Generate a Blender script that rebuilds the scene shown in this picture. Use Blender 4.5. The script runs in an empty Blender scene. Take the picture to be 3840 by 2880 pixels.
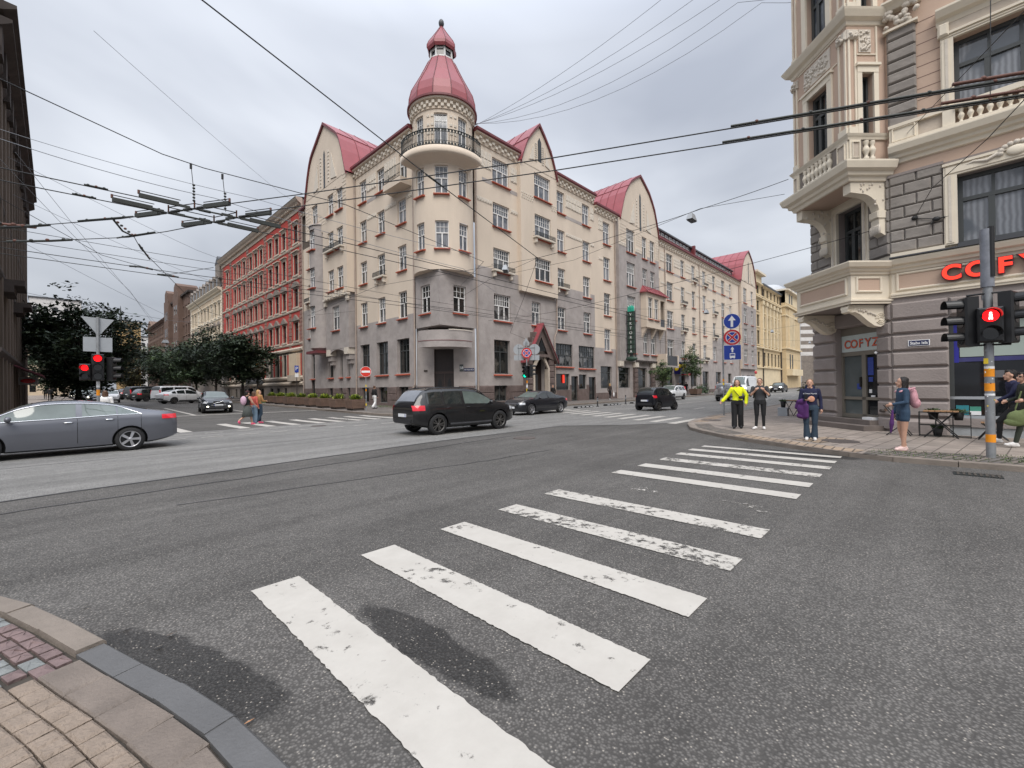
import bpy, math, random
import numpy as np
from mathutils import Vector, Matrix, noise
R = math.radians
random.seed(7)
S = bpy.context.scene
COL = S.collection
# ---------------------------------------------------------------- camera, sky, sun, exposure
cam = bpy.data.cameras.new('camera'); camo = bpy.data.objects.new('camera', cam); COL.objects.link(camo)
cam.sensor_width = 36.0; cam.lens = 15.24; cam.clip_start = 0.05; cam.clip_end = 3000
_p, _r, _y = R(.40), R(-.765), R(46.42)
F = Vector((math.sin(_y), math.cos(_y), 0)); Rt = Vector((math.cos(_y), -math.sin(_y), 0)); Up = Vector((0, 0, 1))
F2 = F*math.cos(_p)+Up*math.sin(_p); U2 = Up*math.cos(_p)-F*math.sin(_p)
R2 = Rt*math.cos(_r)+U2*math.sin(_r); U3 = U2*math.cos(_r)-Rt*math.sin(_r)
camo.matrix_world = Matrix(((R2.x, U3.x, -F2.x, 0), (R2.y, U3.y, -F2.y, 0), (R2.z, U3.z, -F2.z, 1.66), (0, 0, 0, 1)))
S.camera = camo
W = bpy.data.worlds.new('World'); S.world = W; W.use_nodes = True
nt = W.node_tree; N = nt.nodes; Lk = nt.links; N.clear()
SUN_EL, SUN_AZ = R(50), R(222)          # behind the camera, between the two streets
out = N.new('ShaderNodeOutputWorld'); bg = N.new('ShaderNodeBackground'); sky = N.new('ShaderNodeTexSky')
sky.sky_type = 'NISHITA'; sky.sun_disc = False; sky.sun_elevation = SUN_EL; sky.sun_rotation = SUN_AZ; sky.air_density = 1.4; sky.dust_density = 3
bg.inputs['Strength'].default_value = .10
tc = N.new('ShaderNodeTexCoord'); sep = N.new('ShaderNodeSeparateXYZ'); Lk.new(tc.outputs['Generated'], sep.inputs[0])
def wn(op, a, b=None, c=None):
    n = N.new('ShaderNodeMath'); n.operation = op
    for i, v in enumerate((a, b, c)):
        if v is None: continue
        if isinstance(v, (int, float)): n.inputs[i].default_value = v
        else: Lk.new(v, n.inputs[i])
    return n.outputs[0]
zc = wn('MAXIMUM', sep.outputs[2], 0.0)
den = wn('ADD', zc, .22)
cx = wn('DIVIDE', sep.outputs[0], den); cy = wn('DIVIDE', sep.outputs[1], den)
cmb = N.new('ShaderNodeCombineXYZ'); Lk.new(cx, cmb.inputs[0]); Lk.new(cy, cmb.inputs[1])
n1 = N.new('ShaderNodeTexNoise'); n1.inputs['Scale'].default_value = .8; n1.inputs['Detail'].default_value = 5; n1.inputs['Roughness'].default_value = .45; n1.inputs['Distortion'].default_value = .35
Lk.new(cmb.outputs[0], n1.inputs['Vector'])
cr = N.new('ShaderNodeValToRGB'); cr.color_ramp.elements[0].position = .38; cr.color_ramp.elements[1].position = .62
cr.color_ramp.elements[0].color = (4.0, 4.3, 5.0, 1); cr.color_ramp.elements[1].color = (7.9, 8.25, 8.9, 1)
Lk.new(n1.outputs['Fac'], cr.inputs[0])
mixc = N.new('ShaderNodeMix'); mixc.data_type = 'RGBA'; mixc.inputs[0].default_value = .9
Lk.new(sky.outputs[0], mixc.inputs[6]); Lk.new(cr.outputs[0], mixc.inputs[7])
# overcast luminance: brighter towards the zenith
lum = wn('ADD', wn('MULTIPLY_ADD', zc, .62, .52), wn('MULTIPLY', wn('MAXIMUM', wn('SUBTRACT', zc, .62), 0.0), 4.2))
mul = N.new('ShaderNodeVectorMath'); mul.operation = 'SCALE'; Lk.new(mixc.outputs[2], mul.inputs[0]); Lk.new(lum, mul.inputs['Scale'])
Lk.new(mul.outputs[0], bg.inputs['Color']); Lk.new(bg.outputs[0], out.inputs['Surface'])
sl = bpy.data.lights.new('sun', 'SUN'); so = bpy.data.objects.new('sun', sl); COL.objects.link(so)
sl.energy = 1.45; sl.angle = R(38); sl.color = (1, .95, .88)
sd = Vector((math.sin(SUN_AZ)*math.cos(SUN_EL), math.cos(SUN_AZ)*math.cos(SUN_EL), math.sin(SUN_EL)))
so.rotation_euler = sd.to_track_quat('Z', 'Y').to_euler(); so.location = (0, 0, 60)
S.view_settings.view_transform = 'Standard'; S.view_settings.look = 'None'; S.view_settings.gamma = 1; S.view_settings.exposure = .62
S.cycles.max_bounces = 6; S.cycles.diffuse_bounces = 3; S.cycles.glossy_bounces = 3; S.cycles.transmission_bounces = 3
S.cycles.use_denoising = True

# ---------------------------------------------------------------- materials
def lin(r, g, b):
    f = lambda c: ((c/255+.055)/1.055)**2.4 if c > 10 else c/255/12.92
    return (f(r), f(g), f(b), 1)
MATS = {}
def mat(name, col, rough=.8, var=.12, scale=1.5, bump=0, bscale=25, metal=0, coat=0, emit=0, spec=.5, coord='Position', streak=0, alpha=1):
    if name in MATS: return MATS[name]
    m = bpy.data.materials.new(name); m.use_nodes = True; t = m.node_tree; ns = t.nodes; lk = t.links
    b = ns['Principled BSDF']
    if len(col) == 3: col = (*col, 1)
    b.inputs['Base Color'].default_value = col; b.inputs['Roughness'].default_value = rough; b.inputs['Metallic'].default_value = metal
    b.inputs['Coat Weight'].default_value = coat; b.inputs['Specular IOR Level'].default_value = spec
    m.diffuse_color = col
    if emit: b.inputs['Emission Color'].default_value = col; b.inputs['Emission Strength'].default_value = emit
    if coord == 'Position':
        v = ns.new('ShaderNodeNewGeometry').outputs['Position']
    else:
        v = ns.new('ShaderNodeTexCoord').outputs['Object']
    if var:
        n = ns.new('ShaderNodeTexNoise'); n.inputs['Scale'].default_value = scale; n.inputs['Detail'].default_value = 6; n.inputs['Roughness'].default_value = .6
        if streak:
            mp = ns.new('ShaderNodeMapping'); mp.inputs['Scale'].default_value = (1, 1, streak); lk.new(v, mp.inputs[0]); lk.new(mp.outputs[0], n.inputs['Vector'])
        else: lk.new(v, n.inputs['Vector'])
        mr = ns.new('ShaderNodeMapRange'); mr.inputs[1].default_value = .25; mr.inputs[2].default_value = .75; mr.inputs[3].default_value = 1-var; mr.inputs[4].default_value = 1+var
        lk.new(n.outputs['Fac'], mr.inputs[0])
        vm = ns.new('ShaderNodeVectorMath'); vm.operation = 'SCALE'; vm.inputs[0].default_value = col[:3]; lk.new(mr.outputs[0], vm.inputs['Scale'])
        lk.new(vm.outputs[0], b.inputs['Base Color'])
        m['v'] = 1
    if bump:
        n2 = ns.new('ShaderNodeTexNoise'); n2.inputs['Scale'].default_value = bscale; n2.inputs['Detail'].default_value = 4; lk.new(v, n2.inputs['Vector'])
        bp = ns.new('ShaderNodeBump'); bp.inputs['Strength'].default_value = bump; bp.inputs['Distance'].default_value = .03
        lk.new(n2.outputs['Fac'], bp.inputs['Height']); lk.new(bp.outputs[0], b.inputs['Normal'])
    MATS[name] = m
    return m
PL = dict(rough=.92, spec=.2)
M_beige = mat('plaster_beige', (.64, .545, .445), var=.1, scale=.5, bump=.25, bscale=9, streak=.35, **PL)
M_mauve = mat('plaster_mauve_grey', (.36, .325, .308), var=.2, scale=1.1, bump=.5, bscale=6, **PL)
M_orn = mat('stucco_white', (.62, .56, .48), var=.1, scale=3, bump=.3, bscale=14, **PL)
M_red = mat('roof_red_metal', (.30, .065, .075), rough=.45, var=.12, scale=.8, bump=.08, bscale=3)
M_redd = mat('roof_dark_red', (.16, .035, .04), rough=.5, var=.15)
M_sill = mat('sill_red_tile', (.40, .085, .045), rough=.6, var=.18, scale=6)
M_granite = mat('granite_brown', (.15, .115, .105), var=.32, scale=2.2, bump=.9, bscale=7, **PL)
M_wframe = mat('window_paint_white', (.72, .71, .69), rough=.5, var=.04)
M_dframe = mat('window_paint_dark', (.055, .06, .06), rough=.45, var=.1)
M_iron = mat('wrought_iron', (.025, .03, .03), rough=.5, var=.1, metal=.3)
M_pipe = mat('pipe_painted', (.36, .29, .245), rough=.5, var=.15, scale=2)
M_pink = mat('plaster_pink', (.52, .385, .30), var=.06, scale=1.2, bump=.15, bscale=20, **PL)
M_cream = mat('plaster_cream', (.73, .655, .535), var=.07, scale=1.5, bump=.12, bscale=16, **PL)
M_rgrey = mat('plaster_warm_grey', (.285, .248, .232), var=.12, scale=1.6, bump=.4, bscale=18, **PL)
M_rock = mat('rusticated_grey', (.27, .245, .222), var=.16, scale=1.3, bump=1.0, bscale=5, streak=2.5, **PL)
M_slate = mat('sheet_metal_dark', (.06, .062, .068), rough=.5, var=.15)
M_rred = mat('brick_red_paint', (.44, .075, .062), var=.14, scale=1.2, bump=.3, bscale=12, **PL)
M_rtrim = mat('stone_trim', (.50, .43, .355), var=.18, scale=1.4, bump=.3, bscale=10, **PL)
M_rtrimd = mat('stone_trim_grey', (.23, .20, .175), var=.22, scale=1.4, bump=.3, bscale=10, **PL)
M_ccream = mat('plaster_pale_cream', (.60, .49, .36), var=.12, scale=1, **PL)
M_brown = mat('plaster_brown', (.155, .105, .085), var=.18, scale=.8, bump=.3, **PL)
M_brown2 = mat('plaster_brown_far', (.18, .125, .10), var=.18, scale=.8, **PL)
M_yel = mat('plaster_yellow', (.60, .47, .29), var=.1, scale=.7, bump=.2, **PL)
M_yelp = mat('plaster_pale_yellow', (.70, .585, .40), var=.12, scale=.7, **PL)
M_dark = mat('sooty_brick', (.125, .10, .082), var=.45, scale=.6, bump=.5, bscale=8, streak=.15, **PL)
M_darkt = mat('sooty_trim', (.062, .052, .048), var=.3, scale=1, **PL)
M_tan = mat('brick_tan', (.40, .27, .13), var=.12, scale=.8, **PL)
M_white = mat('plaster_white', (.66, .64, .62), var=.1, **PL)
M_black = mat('black_void', (.006, .006, .007), rough=.4, var=0)
M_shopdark = mat('shop_glass_dark', (.012, .013, .015), rough=.05, var=.3, scale=.7, spec=.7)
M_pole = mat('galvanised_steel', (.30, .31, .32), rough=.45, var=.18, scale=8, metal=.5)
M_signback = mat('sign_back_grey', (.34, .36, .38), rough=.5, var=.06, scale=4)
M_orange = mat('orange_band', (.85, .30, .01), rough=.5, var=.08)
M_yellow = mat('yellow_sticker', (.80, .58, .03), rough=.5, var=.08)
M_blue = mat('sign_blue', (.012, .045, .32), rough=.35, var=.04)
M_signred = mat('sign_red', (.52, .012, .022), rough=.35, var=.04)
M_signwhite = mat('sign_white', (.80, .80, .80), rough=.4, var=.03)
M_tlblack = mat('signal_black', (.012, .012, .013), rough=.4, var=.1)
M_rlamp = mat('red_signal_lamp', (1, .006, .008), emit=2.2, var=0)
M_glamp = mat('green_signal_lamp', (.0, .75, .42), emit=1.6, var=0)
M_neon = mat('neon_red_letters', (.95, .045, .02), emit=.55, rough=.4, var=0)
M_neonrim = mat('letter_rim_dark', (.10, .012, .03), rough=.4, var=0)
M_wood = mat('planter_wood', (.15, .095, .07), rough=.8, var=.3, scale=3, bump=.3, bscale=30)
M_woodl = mat('table_wood', (.32, .18, .09), rough=.6, var=.2, scale=8)
M_rubber = mat('rubber_black', (.014, .014, .015), rough=.75, var=.15, scale=12, coord='Object')
M_alloy = mat('alloy_silver', (.50, .50, .52), rough=.3, metal=.8, var=.08, coord='Object')
M_alloyd = mat('alloy_dark', (.13, .125, .12), rough=.35, metal=.7, var=.1, coord='Object')
M_chrome = mat('chrome', (.75, .76, .78), rough=.15, metal=.9, var=0)
M_cglass = mat('car_glass', (.018, .022, .022), rough=.04, var=.3, scale=2, spec=.8, coord='Object')
M_cglassl = mat('car_glass_light', (.10, .125, .115), rough=.04, var=.2, scale=2.5, spec=.9, coord='Object')
M_plate = mat('number_plate_white', (.72, .73, .75), rough=.4, var=.03)
M_tail = mat('tail_lamp_red', (.50, .008, .02), rough=.15, coat=1, var=.2, scale=8, coord='Object', emit=.25)
M_head = mat('head_lamp_glass', (.55, .57, .6), rough=.1, coat=1, var=.3, scale=10, coord='Object')
M_headon = mat('head_lamp_lit', (1, .93, .75), emit=5, var=0)
M_plastic = mat('black_plastic', (.02, .02, .022), rough=.6, var=.1, coord='Object')
M_wire = mat('wire_black', (.012, .012, .013), rough=.6, var=0)
M_wiret = mat('wire_grey', (.16, .17, .19), rough=.6, var=0)
M_frog = mat('trolley_fitting', (.030, .034, .030), rough=.6, var=.3, scale=9)
M_rust = mat('rusty_fitting', (.12, .05, .035), rough=.7, var=.3, scale=9)
M_bark = mat('bark', (.045, .036, .030), rough=.9, var=.3, scale=6, bump=.5)
LEAF = {}
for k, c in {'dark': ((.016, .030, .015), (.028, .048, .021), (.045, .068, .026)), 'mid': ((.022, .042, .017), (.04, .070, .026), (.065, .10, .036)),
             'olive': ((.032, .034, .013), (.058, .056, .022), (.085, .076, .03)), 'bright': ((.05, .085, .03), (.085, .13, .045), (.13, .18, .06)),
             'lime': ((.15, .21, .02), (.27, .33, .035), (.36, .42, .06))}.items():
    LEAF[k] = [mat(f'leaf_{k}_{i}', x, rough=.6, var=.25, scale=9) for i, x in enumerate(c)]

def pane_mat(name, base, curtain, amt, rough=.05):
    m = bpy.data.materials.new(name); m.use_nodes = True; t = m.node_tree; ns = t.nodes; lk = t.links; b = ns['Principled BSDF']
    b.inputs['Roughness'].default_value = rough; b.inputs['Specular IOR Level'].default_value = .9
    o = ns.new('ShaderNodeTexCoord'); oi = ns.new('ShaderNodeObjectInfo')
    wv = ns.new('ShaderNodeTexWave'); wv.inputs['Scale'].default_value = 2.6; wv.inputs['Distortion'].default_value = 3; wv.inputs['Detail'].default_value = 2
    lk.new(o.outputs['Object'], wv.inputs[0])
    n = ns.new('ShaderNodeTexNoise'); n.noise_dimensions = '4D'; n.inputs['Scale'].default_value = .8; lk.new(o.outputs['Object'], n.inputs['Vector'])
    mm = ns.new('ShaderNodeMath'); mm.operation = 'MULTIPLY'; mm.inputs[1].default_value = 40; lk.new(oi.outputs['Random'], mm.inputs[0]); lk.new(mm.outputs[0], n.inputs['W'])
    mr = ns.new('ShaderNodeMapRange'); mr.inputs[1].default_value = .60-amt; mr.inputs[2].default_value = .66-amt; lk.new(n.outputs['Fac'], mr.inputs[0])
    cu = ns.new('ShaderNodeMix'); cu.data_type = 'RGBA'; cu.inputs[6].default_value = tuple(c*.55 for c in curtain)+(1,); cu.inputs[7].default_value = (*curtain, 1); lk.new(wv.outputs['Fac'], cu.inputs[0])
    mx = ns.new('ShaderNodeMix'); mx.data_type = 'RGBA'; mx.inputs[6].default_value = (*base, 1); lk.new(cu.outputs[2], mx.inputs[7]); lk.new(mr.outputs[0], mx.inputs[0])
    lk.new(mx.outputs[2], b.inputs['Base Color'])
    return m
P_sky = pane_mat('pane_sky_reflect', (.075, .085, .10), (.23, .24, .26), .16)  # grey-blue base colour stands in for sky reflected in the glass
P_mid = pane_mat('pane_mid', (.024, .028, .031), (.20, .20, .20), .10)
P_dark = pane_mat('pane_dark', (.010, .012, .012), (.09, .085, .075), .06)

# ---------------------------------------------------------------- mesh helper
def wmat(o):
    return (wmat(o.parent) if o.parent else Matrix()) @ o.matrix_basis
class MB:
    def __init__(s): s.v = []; s.f = []; s.m = []; s.sm = []; s.mats = []; s.T = None
    def mi(s, m):
        if m not in s.mats: s.mats.append(m)
        return s.mats.index(m)
    def add(s, vs, fs, m, smooth=False):
        k = len(s.v); i = s.mi(m)
        if s.T is not None: vs = [s.T @ Vector(p) for p in vs]
        s.v.extend(tuple(p) for p in vs)
        for f in fs: s.f.append(tuple(a+k for a in f)); s.m.append(i); s.sm.append(smooth)
        return s
    def quad(s, a, b, c, d, m): return s.add([a, b, c, d], [(0, 1, 2, 3)], m)
    def poly(s, pts, m): return s.add(pts, [tuple(range(len(pts)))], m)
    def box(s, x0, x1, y0, y1, z0, z1, m):
        return s.add([(x0, y0, z0), (x1, y0, z0), (x1, y1, z0), (x0, y1, z0), (x0, y0, z1), (x1, y0, z1), (x1, y1, z1), (x0, y1, z1)],
                     [(0, 3, 2, 1), (4, 5, 6, 7), (0, 1, 5, 4), (1, 2, 6, 5), (2, 3, 7, 6), (3, 0, 4, 7)], m)
    def fbox(s, fr, s0, s1, z0, z1, o0, o1, m, bev=0):
        """box on a facade frame; bev pulls the outer face in (pillow)"""
        P = fr.p; b = bev
        vs = [P(s0, z0, o0), P(s1, z0, o0), P(s1, z1, o0), P(s0, z1, o0)]
        if b:
            ob = max(o0, o1-b)
            vs += [P(s0, z0, ob), P(s1, z0, ob), P(s1, z1, ob), P(s0, z1, ob)]
            vs += [P(s0+b, z0+b, o1), P(s1-b, z0+b, o1), P(s1-b, z1-b, o1), P(s0+b, z1-b, o1)]
            q = [(8, 9, 10, 11)]
            for i in range(4):
                j = (i+1) % 4; q += [(i, j, 4+j, 4+i), (4+i, 4+j, 8+j, 8+i)]
            return s.add(vs, q, m)
        vs += [P(s0, z0, o1), P(s1, z0, o1), P(s1, z1, o1), P(s0, z1, o1)]
        return s.add(vs, [(0, 3, 2, 1), (4, 5, 6, 7), (0, 1, 5, 4), (1, 2, 6, 5), (2, 3, 7, 6), (3, 0, 4, 7)], m)
    def profile(s, fr, s0, s1, prof, m, cap=True):
        """extrude an (out, z) profile along the facade"""
        n = len(prof); vs = [fr.p(s0, z, o) for o, z in prof]+[fr.p(s1, z, o) for o, z in prof]
        fs = [(i, i+1, n+i+1, n+i) for i in range(n-1)]
        if cap: fs += [tuple(range(n)), tuple(range(2*n-1, n-1, -1))]
        return s.add(vs, fs, m)
    def tube(s, pts, r, m, n=6, smooth=True, cap=True):
        pts = [Vector(p) for p in pts]; rr = r if isinstance(r, (list, tuple)) else [r]*len(pts); vs = []; fs = []
        a = None
        for i, p in enumerate(pts):
            d = (pts[min(i+1, len(pts)-1)]-pts[max(i-1, 0)])
            d = d.normalized() if d.length > 1e-9 else Vector((0, 0, 1))
            if a is None: a = d.orthogonal().normalized()
            a = (a-d*a.dot(d)); a = a.normalized() if a.length > 1e-6 else d.orthogonal().normalized()
            b = d.cross(a)
            vs += [p+(a*math.cos(2*math.pi*k/n)+b*math.sin(2*math.pi*k/n))*rr[i] for k in range(n)]
        for i in range(len(pts)-1):
            for k in range(n):
                k2 = (k+1) % n; fs.append((i*n+k, i*n+k2, (i+1)*n+k2, (i+1)*n+k))
        if cap:
            s.add(vs[:n], [tuple(range(n-1, -1, -1))], m); s.add(vs[-n:], [tuple(range(n))], m)
        return s.add(vs, fs, m, smooth)
    def lathe(s, c, prof, m, n=24, a0=0, a1=2*math.pi, smooth=True, sx=1):
        full = abs(a1-a0-2*math.pi) < 1e-6; k = n if full else n+1; vs = []; fs = []
        for r, z in prof:
            for i in range(k):
                a = a0+(a1-a0)*i/n; vs.append((c[0]+r*math.cos(a), c[1]+r*math.sin(a), c[2]+z))
        for j in range(len(prof)-1):
            for i in range(n):
                i2 = (i+1) % k if full else i+1
                fs.append((j*k+i, j*k+i2, (j+1)*k+i2, (j+1)*k+i))
        return s.add(vs, fs, m, smooth)
    def ell(s, c, r, m, nu=12, nv=8, rot=None):
        vs = []; fs = []
        for j in range(nv+1):
            t = math.pi*j/nv
            for i in range(nu):
                a = 2*math.pi*i/nu; p = Vector((r[0]*math.sin(t)*math.cos(a), r[1]*math.sin(t)*math.sin(a), r[2]*math.cos(t)))
                if rot is not None: p = rot @ p
                vs.append(p+Vector(c))
        for j in range(nv):
            for i in range(nu):
                i2 = (i+1) % nu; fs.append((j*nu+i, (j+1)*nu+i, (j+1)*nu+i2, j*nu+i2))
        return s.add(vs, fs, m, True)
    def prism(s, pts, d, m, side=None):
        """extrude a 3-D polygon by vector d"""
        n = len(pts); d = Vector(d); vs = [Vector(p) for p in pts]+[Vector(p)+d for p in pts]
        s.add(vs, [tuple(range(n)), tuple(range(2*n-1, n-1, -1))], m)
        return s.add(vs, [(i, n+i, n+(i+1) % n, (i+1) % n) for i in range(n)], side or m)
    def mesh(s, name, off=(0, 0, 0)):
        me = bpy.data.meshes.new(name); o = Vector(off)
        me.from_pydata([tuple(Vector(p)-o) for p in s.v], [], s.f)
        for m in s.mats: me.materials.append(m)
        me.polygons.foreach_set('material_index', s.m); me.polygons.foreach_set('use_smooth', s.sm)
        me.update()
        return me
    def build(s, name, parent=None, off=None, fix=True, sharp=None):
        if off is None: off = wmat(parent).translation if (parent is not None and parent.rotation_euler.z == 0) else (0, 0, 0)
        me = s.mesh(name, off)
        if fix:
            import bmesh
            b = bmesh.new(); b.from_mesh(me); bmesh.ops.recalc_face_normals(b, faces=b.faces); b.to_mesh(me); b.free()
        if sharp: me.set_sharp_from_angle(angle=R(sharp))
        return link(name, me, parent)
def link(name, data, parent=None, loc=None):
    o = bpy.data.objects.new(name, data); COL.objects.link(o)
    if parent is not None: o.parent = parent
    if loc is not None: o.location = loc
    return o
def tag(o, label, cat, group=None):
    o['label'] = label; o['category'] = cat
    if group: o['group'] = group
    return o
def thing(name, label, cat, loc=(0, 0, 0), rz=0, group=None):
    o = bpy.data.objects.new(name, None); COL.objects.link(o); o.empty_display_size = .3
    o.location = loc; o.rotation_euler = (0, 0, rz); o.matrix_world = Matrix.Translation(loc) @ Matrix.Rotation(rz, 4, 'Z')
    return tag(o, label, cat, group)
def solid(mb, name, label, cat, loc, group=None, rz=None, **k):
    """a thing that is one mesh; its origin at loc, mesh coordinates are world (or local when rz is given)"""
    o = mb.build(name, None, off=loc if rz is None else (0, 0, 0), **k); o.location = loc
    if rz is not None: o.rotation_euler = (0, 0, rz)
    return tag(o, label, cat, group)
def struct(o): o['kind'] = 'structure'; return o
def dup(o, parent=None):
    c = o.copy(); COL.objects.link(c)
    if parent is not None: c.parent = parent
    for ch in list(o.children): dup(ch, c)
    return c
def gz(x, y): return .0085*max(0, y-24)+.0042*max(0, x-30)
class Fr:
    """facade frame: origin, outward normal; s runs to the viewer's right"""
    def __init__(f, o, n):
        f.o = Vector((o[0], o[1], 0)); f.n = Vector((n[0], n[1], 0)).normalized(); f.r = Vector((-f.n.y, f.n.x, 0))
    def p(f, s, z, out=0): return f.o+f.r*s+f.n*out+Vector((0, 0, z))
    def mat(f, s, z, out=0):
        q = f.p(s, z, out); r, n = f.r, f.n
        return Matrix(((r.x, -n.x, 0, q.x), (r.y, -n.y, 0, q.y), (0, 0, 1, q.z), (0, 0, 0, 1)))
    def off(f, d): g = Fr((0, 0), f.n); g.o = f.o+f.n*d; return g
def wall(mb, fr, s0, s1, z0, z1, ops, mfn, reveal=.2, cuts_s=(), cuts_z=(), out=0):
    """wall face with real openings and reveals; mfn(s,z) -> material"""
    E = 1e-4
    ss = sorted({round(x, 3) for x in [s0, s1, *cuts_s]+[v for o in ops for v in o[:2]] if s0-E <= x <= s1+E})
    zz = sorted({round(x, 3) for x in [z0, z1, *cuts_z]+[v for o in ops for v in o[2:4]] if z0-E <= x <= z1+E})
    for a, b in zip(ss, ss[1:]):
        for c, d in zip(zz, zz[1:]):
            ms, mz = (a+b)/2, (c+d)/2
            if any(o[0]-E < ms < o[1]+E and o[2]-E < mz < o[3]+E for o in ops): continue
            mb.quad(fr.p(a, c, out), fr.p(b, c, out), fr.p(b, d, out), fr.p(a, d, out), mfn(ms, mz))
    for o in ops:
        a, b, c, d = o[:4]; r = out-(o[4] if len(o) > 4 else reveal); P = fr.p; m = mfn((a+b)/2, d+.02)
        mb.quad(P(a, c, out), P(a, d, out), P(a, d, r), P(a, c, r), mfn(a-.02, (c+d)/2)); mb.quad(P(b, c, out), P(b, c, r), P(b, d, r), P(b, d, out), mfn(b+.02, (c+d)/2))
        mb.quad(P(a, d, out), P(b, d, out), P(b, d, r), P(a, d, r), m); mb.quad(P(a, c, out), P(a, c, r), P(b, c, r), P(b, c, out), m)
WC = {}
def wmesh(w, h, st):
    """window frame mesh: x right, y into the wall, z up, origin at bottom centre"""
    key = (round(w, 2), round(h, 2), st)
    if key in WC: return WC[key]
    mb = MB(); fm = M_wframe; b = .075; mu = .03; cu, ru, lv, tr = 3, 2, 2, .56; d = .07
    if st == 'wide': cu, lv = 7, 3
    elif st == 'three': cu = 4
    elif st == 'dark': fm, cu, ru, lv, tr, b = M_dframe, 4, 2, 2, .66, .08
    elif st == 'darkwide': fm, cu, ru, lv, tr, b = M_dframe, 7, 2, 3, .5, .08
    elif st == 'plain': fm, cu, ru, lv, tr, b = M_dframe, 1, 1, 2, .64, .07
    elif st == 'plainw': fm, cu, ru, lv, tr, b = M_rtrimd, 1, 1, 2, .66, .06
    elif st == 'big': fm, cu, ru, lv, tr, b, mu = M_dframe, 3, 1, 3, .66, .11, .07
    elif st == 'shop': fm, cu, ru, lv, tr, b = M_dframe, 1, 1, 1, .72, .08
    elif st == 'one': fm, cu, ru, lv, tr, b = M_dframe, 1, 1, 1, 0, .06
    elif st == 'two': fm, cu, ru, lv, tr, b = M_dframe, 1, 1, 2, 0, .06
    elif st == 'lancet': fm, cu, ru, lv, tr, b = M_dframe, 1, 1, 1, 0, .05
    x0, x1 = -w/2, w/2
    B = lambda a, c, e, g, dd=d: mb.box(a, c, -dd/2, dd/2, e, g, fm)
    B(x0, x0+b, 0, h); B(x1-b, x1, 0, h); B(x0+b, x1-b, 0, b); B(x0+b, x1-b, h-b, h)
    zt = h*tr
    if tr:
        B(x0+b, x1-b, zt-b/2, zt+b/2, d+.02)
        for i in range(1, cu):
            x = x0+b+(w-2*b)*i/cu; B(x-mu/2, x+mu/2, zt+b/2, h-b, d-.02)
        for j in range(1, ru):
            z = zt+(h-zt)*j/ru; B(x0+b, x1-b, z-mu/2, z+mu/2, d-.03)
    for i in range(1, lv):
        x = x0+w*i/lv; B(x-b*.6, x+b*.6, b, (zt-b/2) if tr else h-b, d+.01)
    WC[key] = mb.mesh('window'); return WC[key]
PC = {}
def pmesh(w, h):
    k = (round(w, 2), round(h, 2))
    if k not in PC:
        mb = MB(); mb.quad((-w/2, 0, 0), (w/2, 0, 0), (w/2, 0, h), (-w/2, 0, h), P_mid); PC[k] = mb.mesh('pane')
    return PC[k]
SC = {}
def smesh(w, m=None):
    m = m or M_sill; k = (round(w, 2), m.name)
    if k not in SC:
        mb = MB(); W2 = w/2+.1
        mb.add([(-W2, -.20, -.17), (W2, -.20, -.17), (W2, .19, -.17), (-W2, .19, -.17), (-W2, -.20, -.10), (W2, -.20, -.10), (W2, .19, .0), (-W2, .19, .0)],
               [(0, 3, 2, 1), (4, 5, 6, 7), (0, 1, 5, 4), (1, 2, 6, 5), (2, 3, 7, 6), (3, 0, 4, 7)], m)
        SC[k] = mb.mesh('sill')
    return SC[k]
def window(root, fr, a, b, c, d, st='std', sill=True, pane=None, deep=.17, out=0, name='window'):
    w, h = b-a, d-c
    o = bpy.data.objects.new(name, wmesh(w, h, st)); COL.objects.link(o); o.parent = root
    M = fr.mat((a+b)/2, c, out-deep)
    o.matrix_local = wmat(root).inverted() @ M
    p = bpy.data.objects.new('pane', pmesh(w, h)); COL.objects.link(p); p.parent = o; p.location = (0, .02, 0)
    pm = pane or random.choice([P_sky, P_mid, P_mid, P_dark]); p.material_slots[0].link = 'OBJECT'; p.material_slots[0].material = pm
    if sill:
        q = bpy.data.objects.new('sill', smesh(w, sill if not isinstance(sill, bool) else None)); COL.objects.link(q); q.parent = o; q.location = (0, -deep, .0)
    return o
def text(body, size, M, m, name='lettering', parent=None, ext=.01, align='CENTER', sx=1, offset=0):
    cu = bpy.data.curves.new(name, 'FONT'); cu.body = body; cu.size = size; cu.extrude = ext; cu.align_x = align; cu.align_y = 'CENTER'; cu.offset = offset
    if m: cu.materials.append(m)
    t_ = bpy.data.objects.new(name, cu); COL.objects.link(t_)
    me = bpy.data.meshes.new_from_object(t_.evaluated_get(bpy.context.evaluated_depsgraph_get())); bpy.data.objects.remove(t_)
    o = bpy.data.objects.new(name, me); COL.objects.link(o)
    L = Matrix(((1, 0, 0, 0), (0, 0, -1, 0), (0, 1, 0, 0), (0, 0, 0, 1)))   # text plane -> facade plane (x right, z up, facing -y)
    A = M @ L @ Matrix.Diagonal((sx, 1, 1, 1))
    if parent is not None: o.parent = parent; o.matrix_local = wmat(parent).inverted() @ A
    else: o.matrix_world = A
    return o
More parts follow.
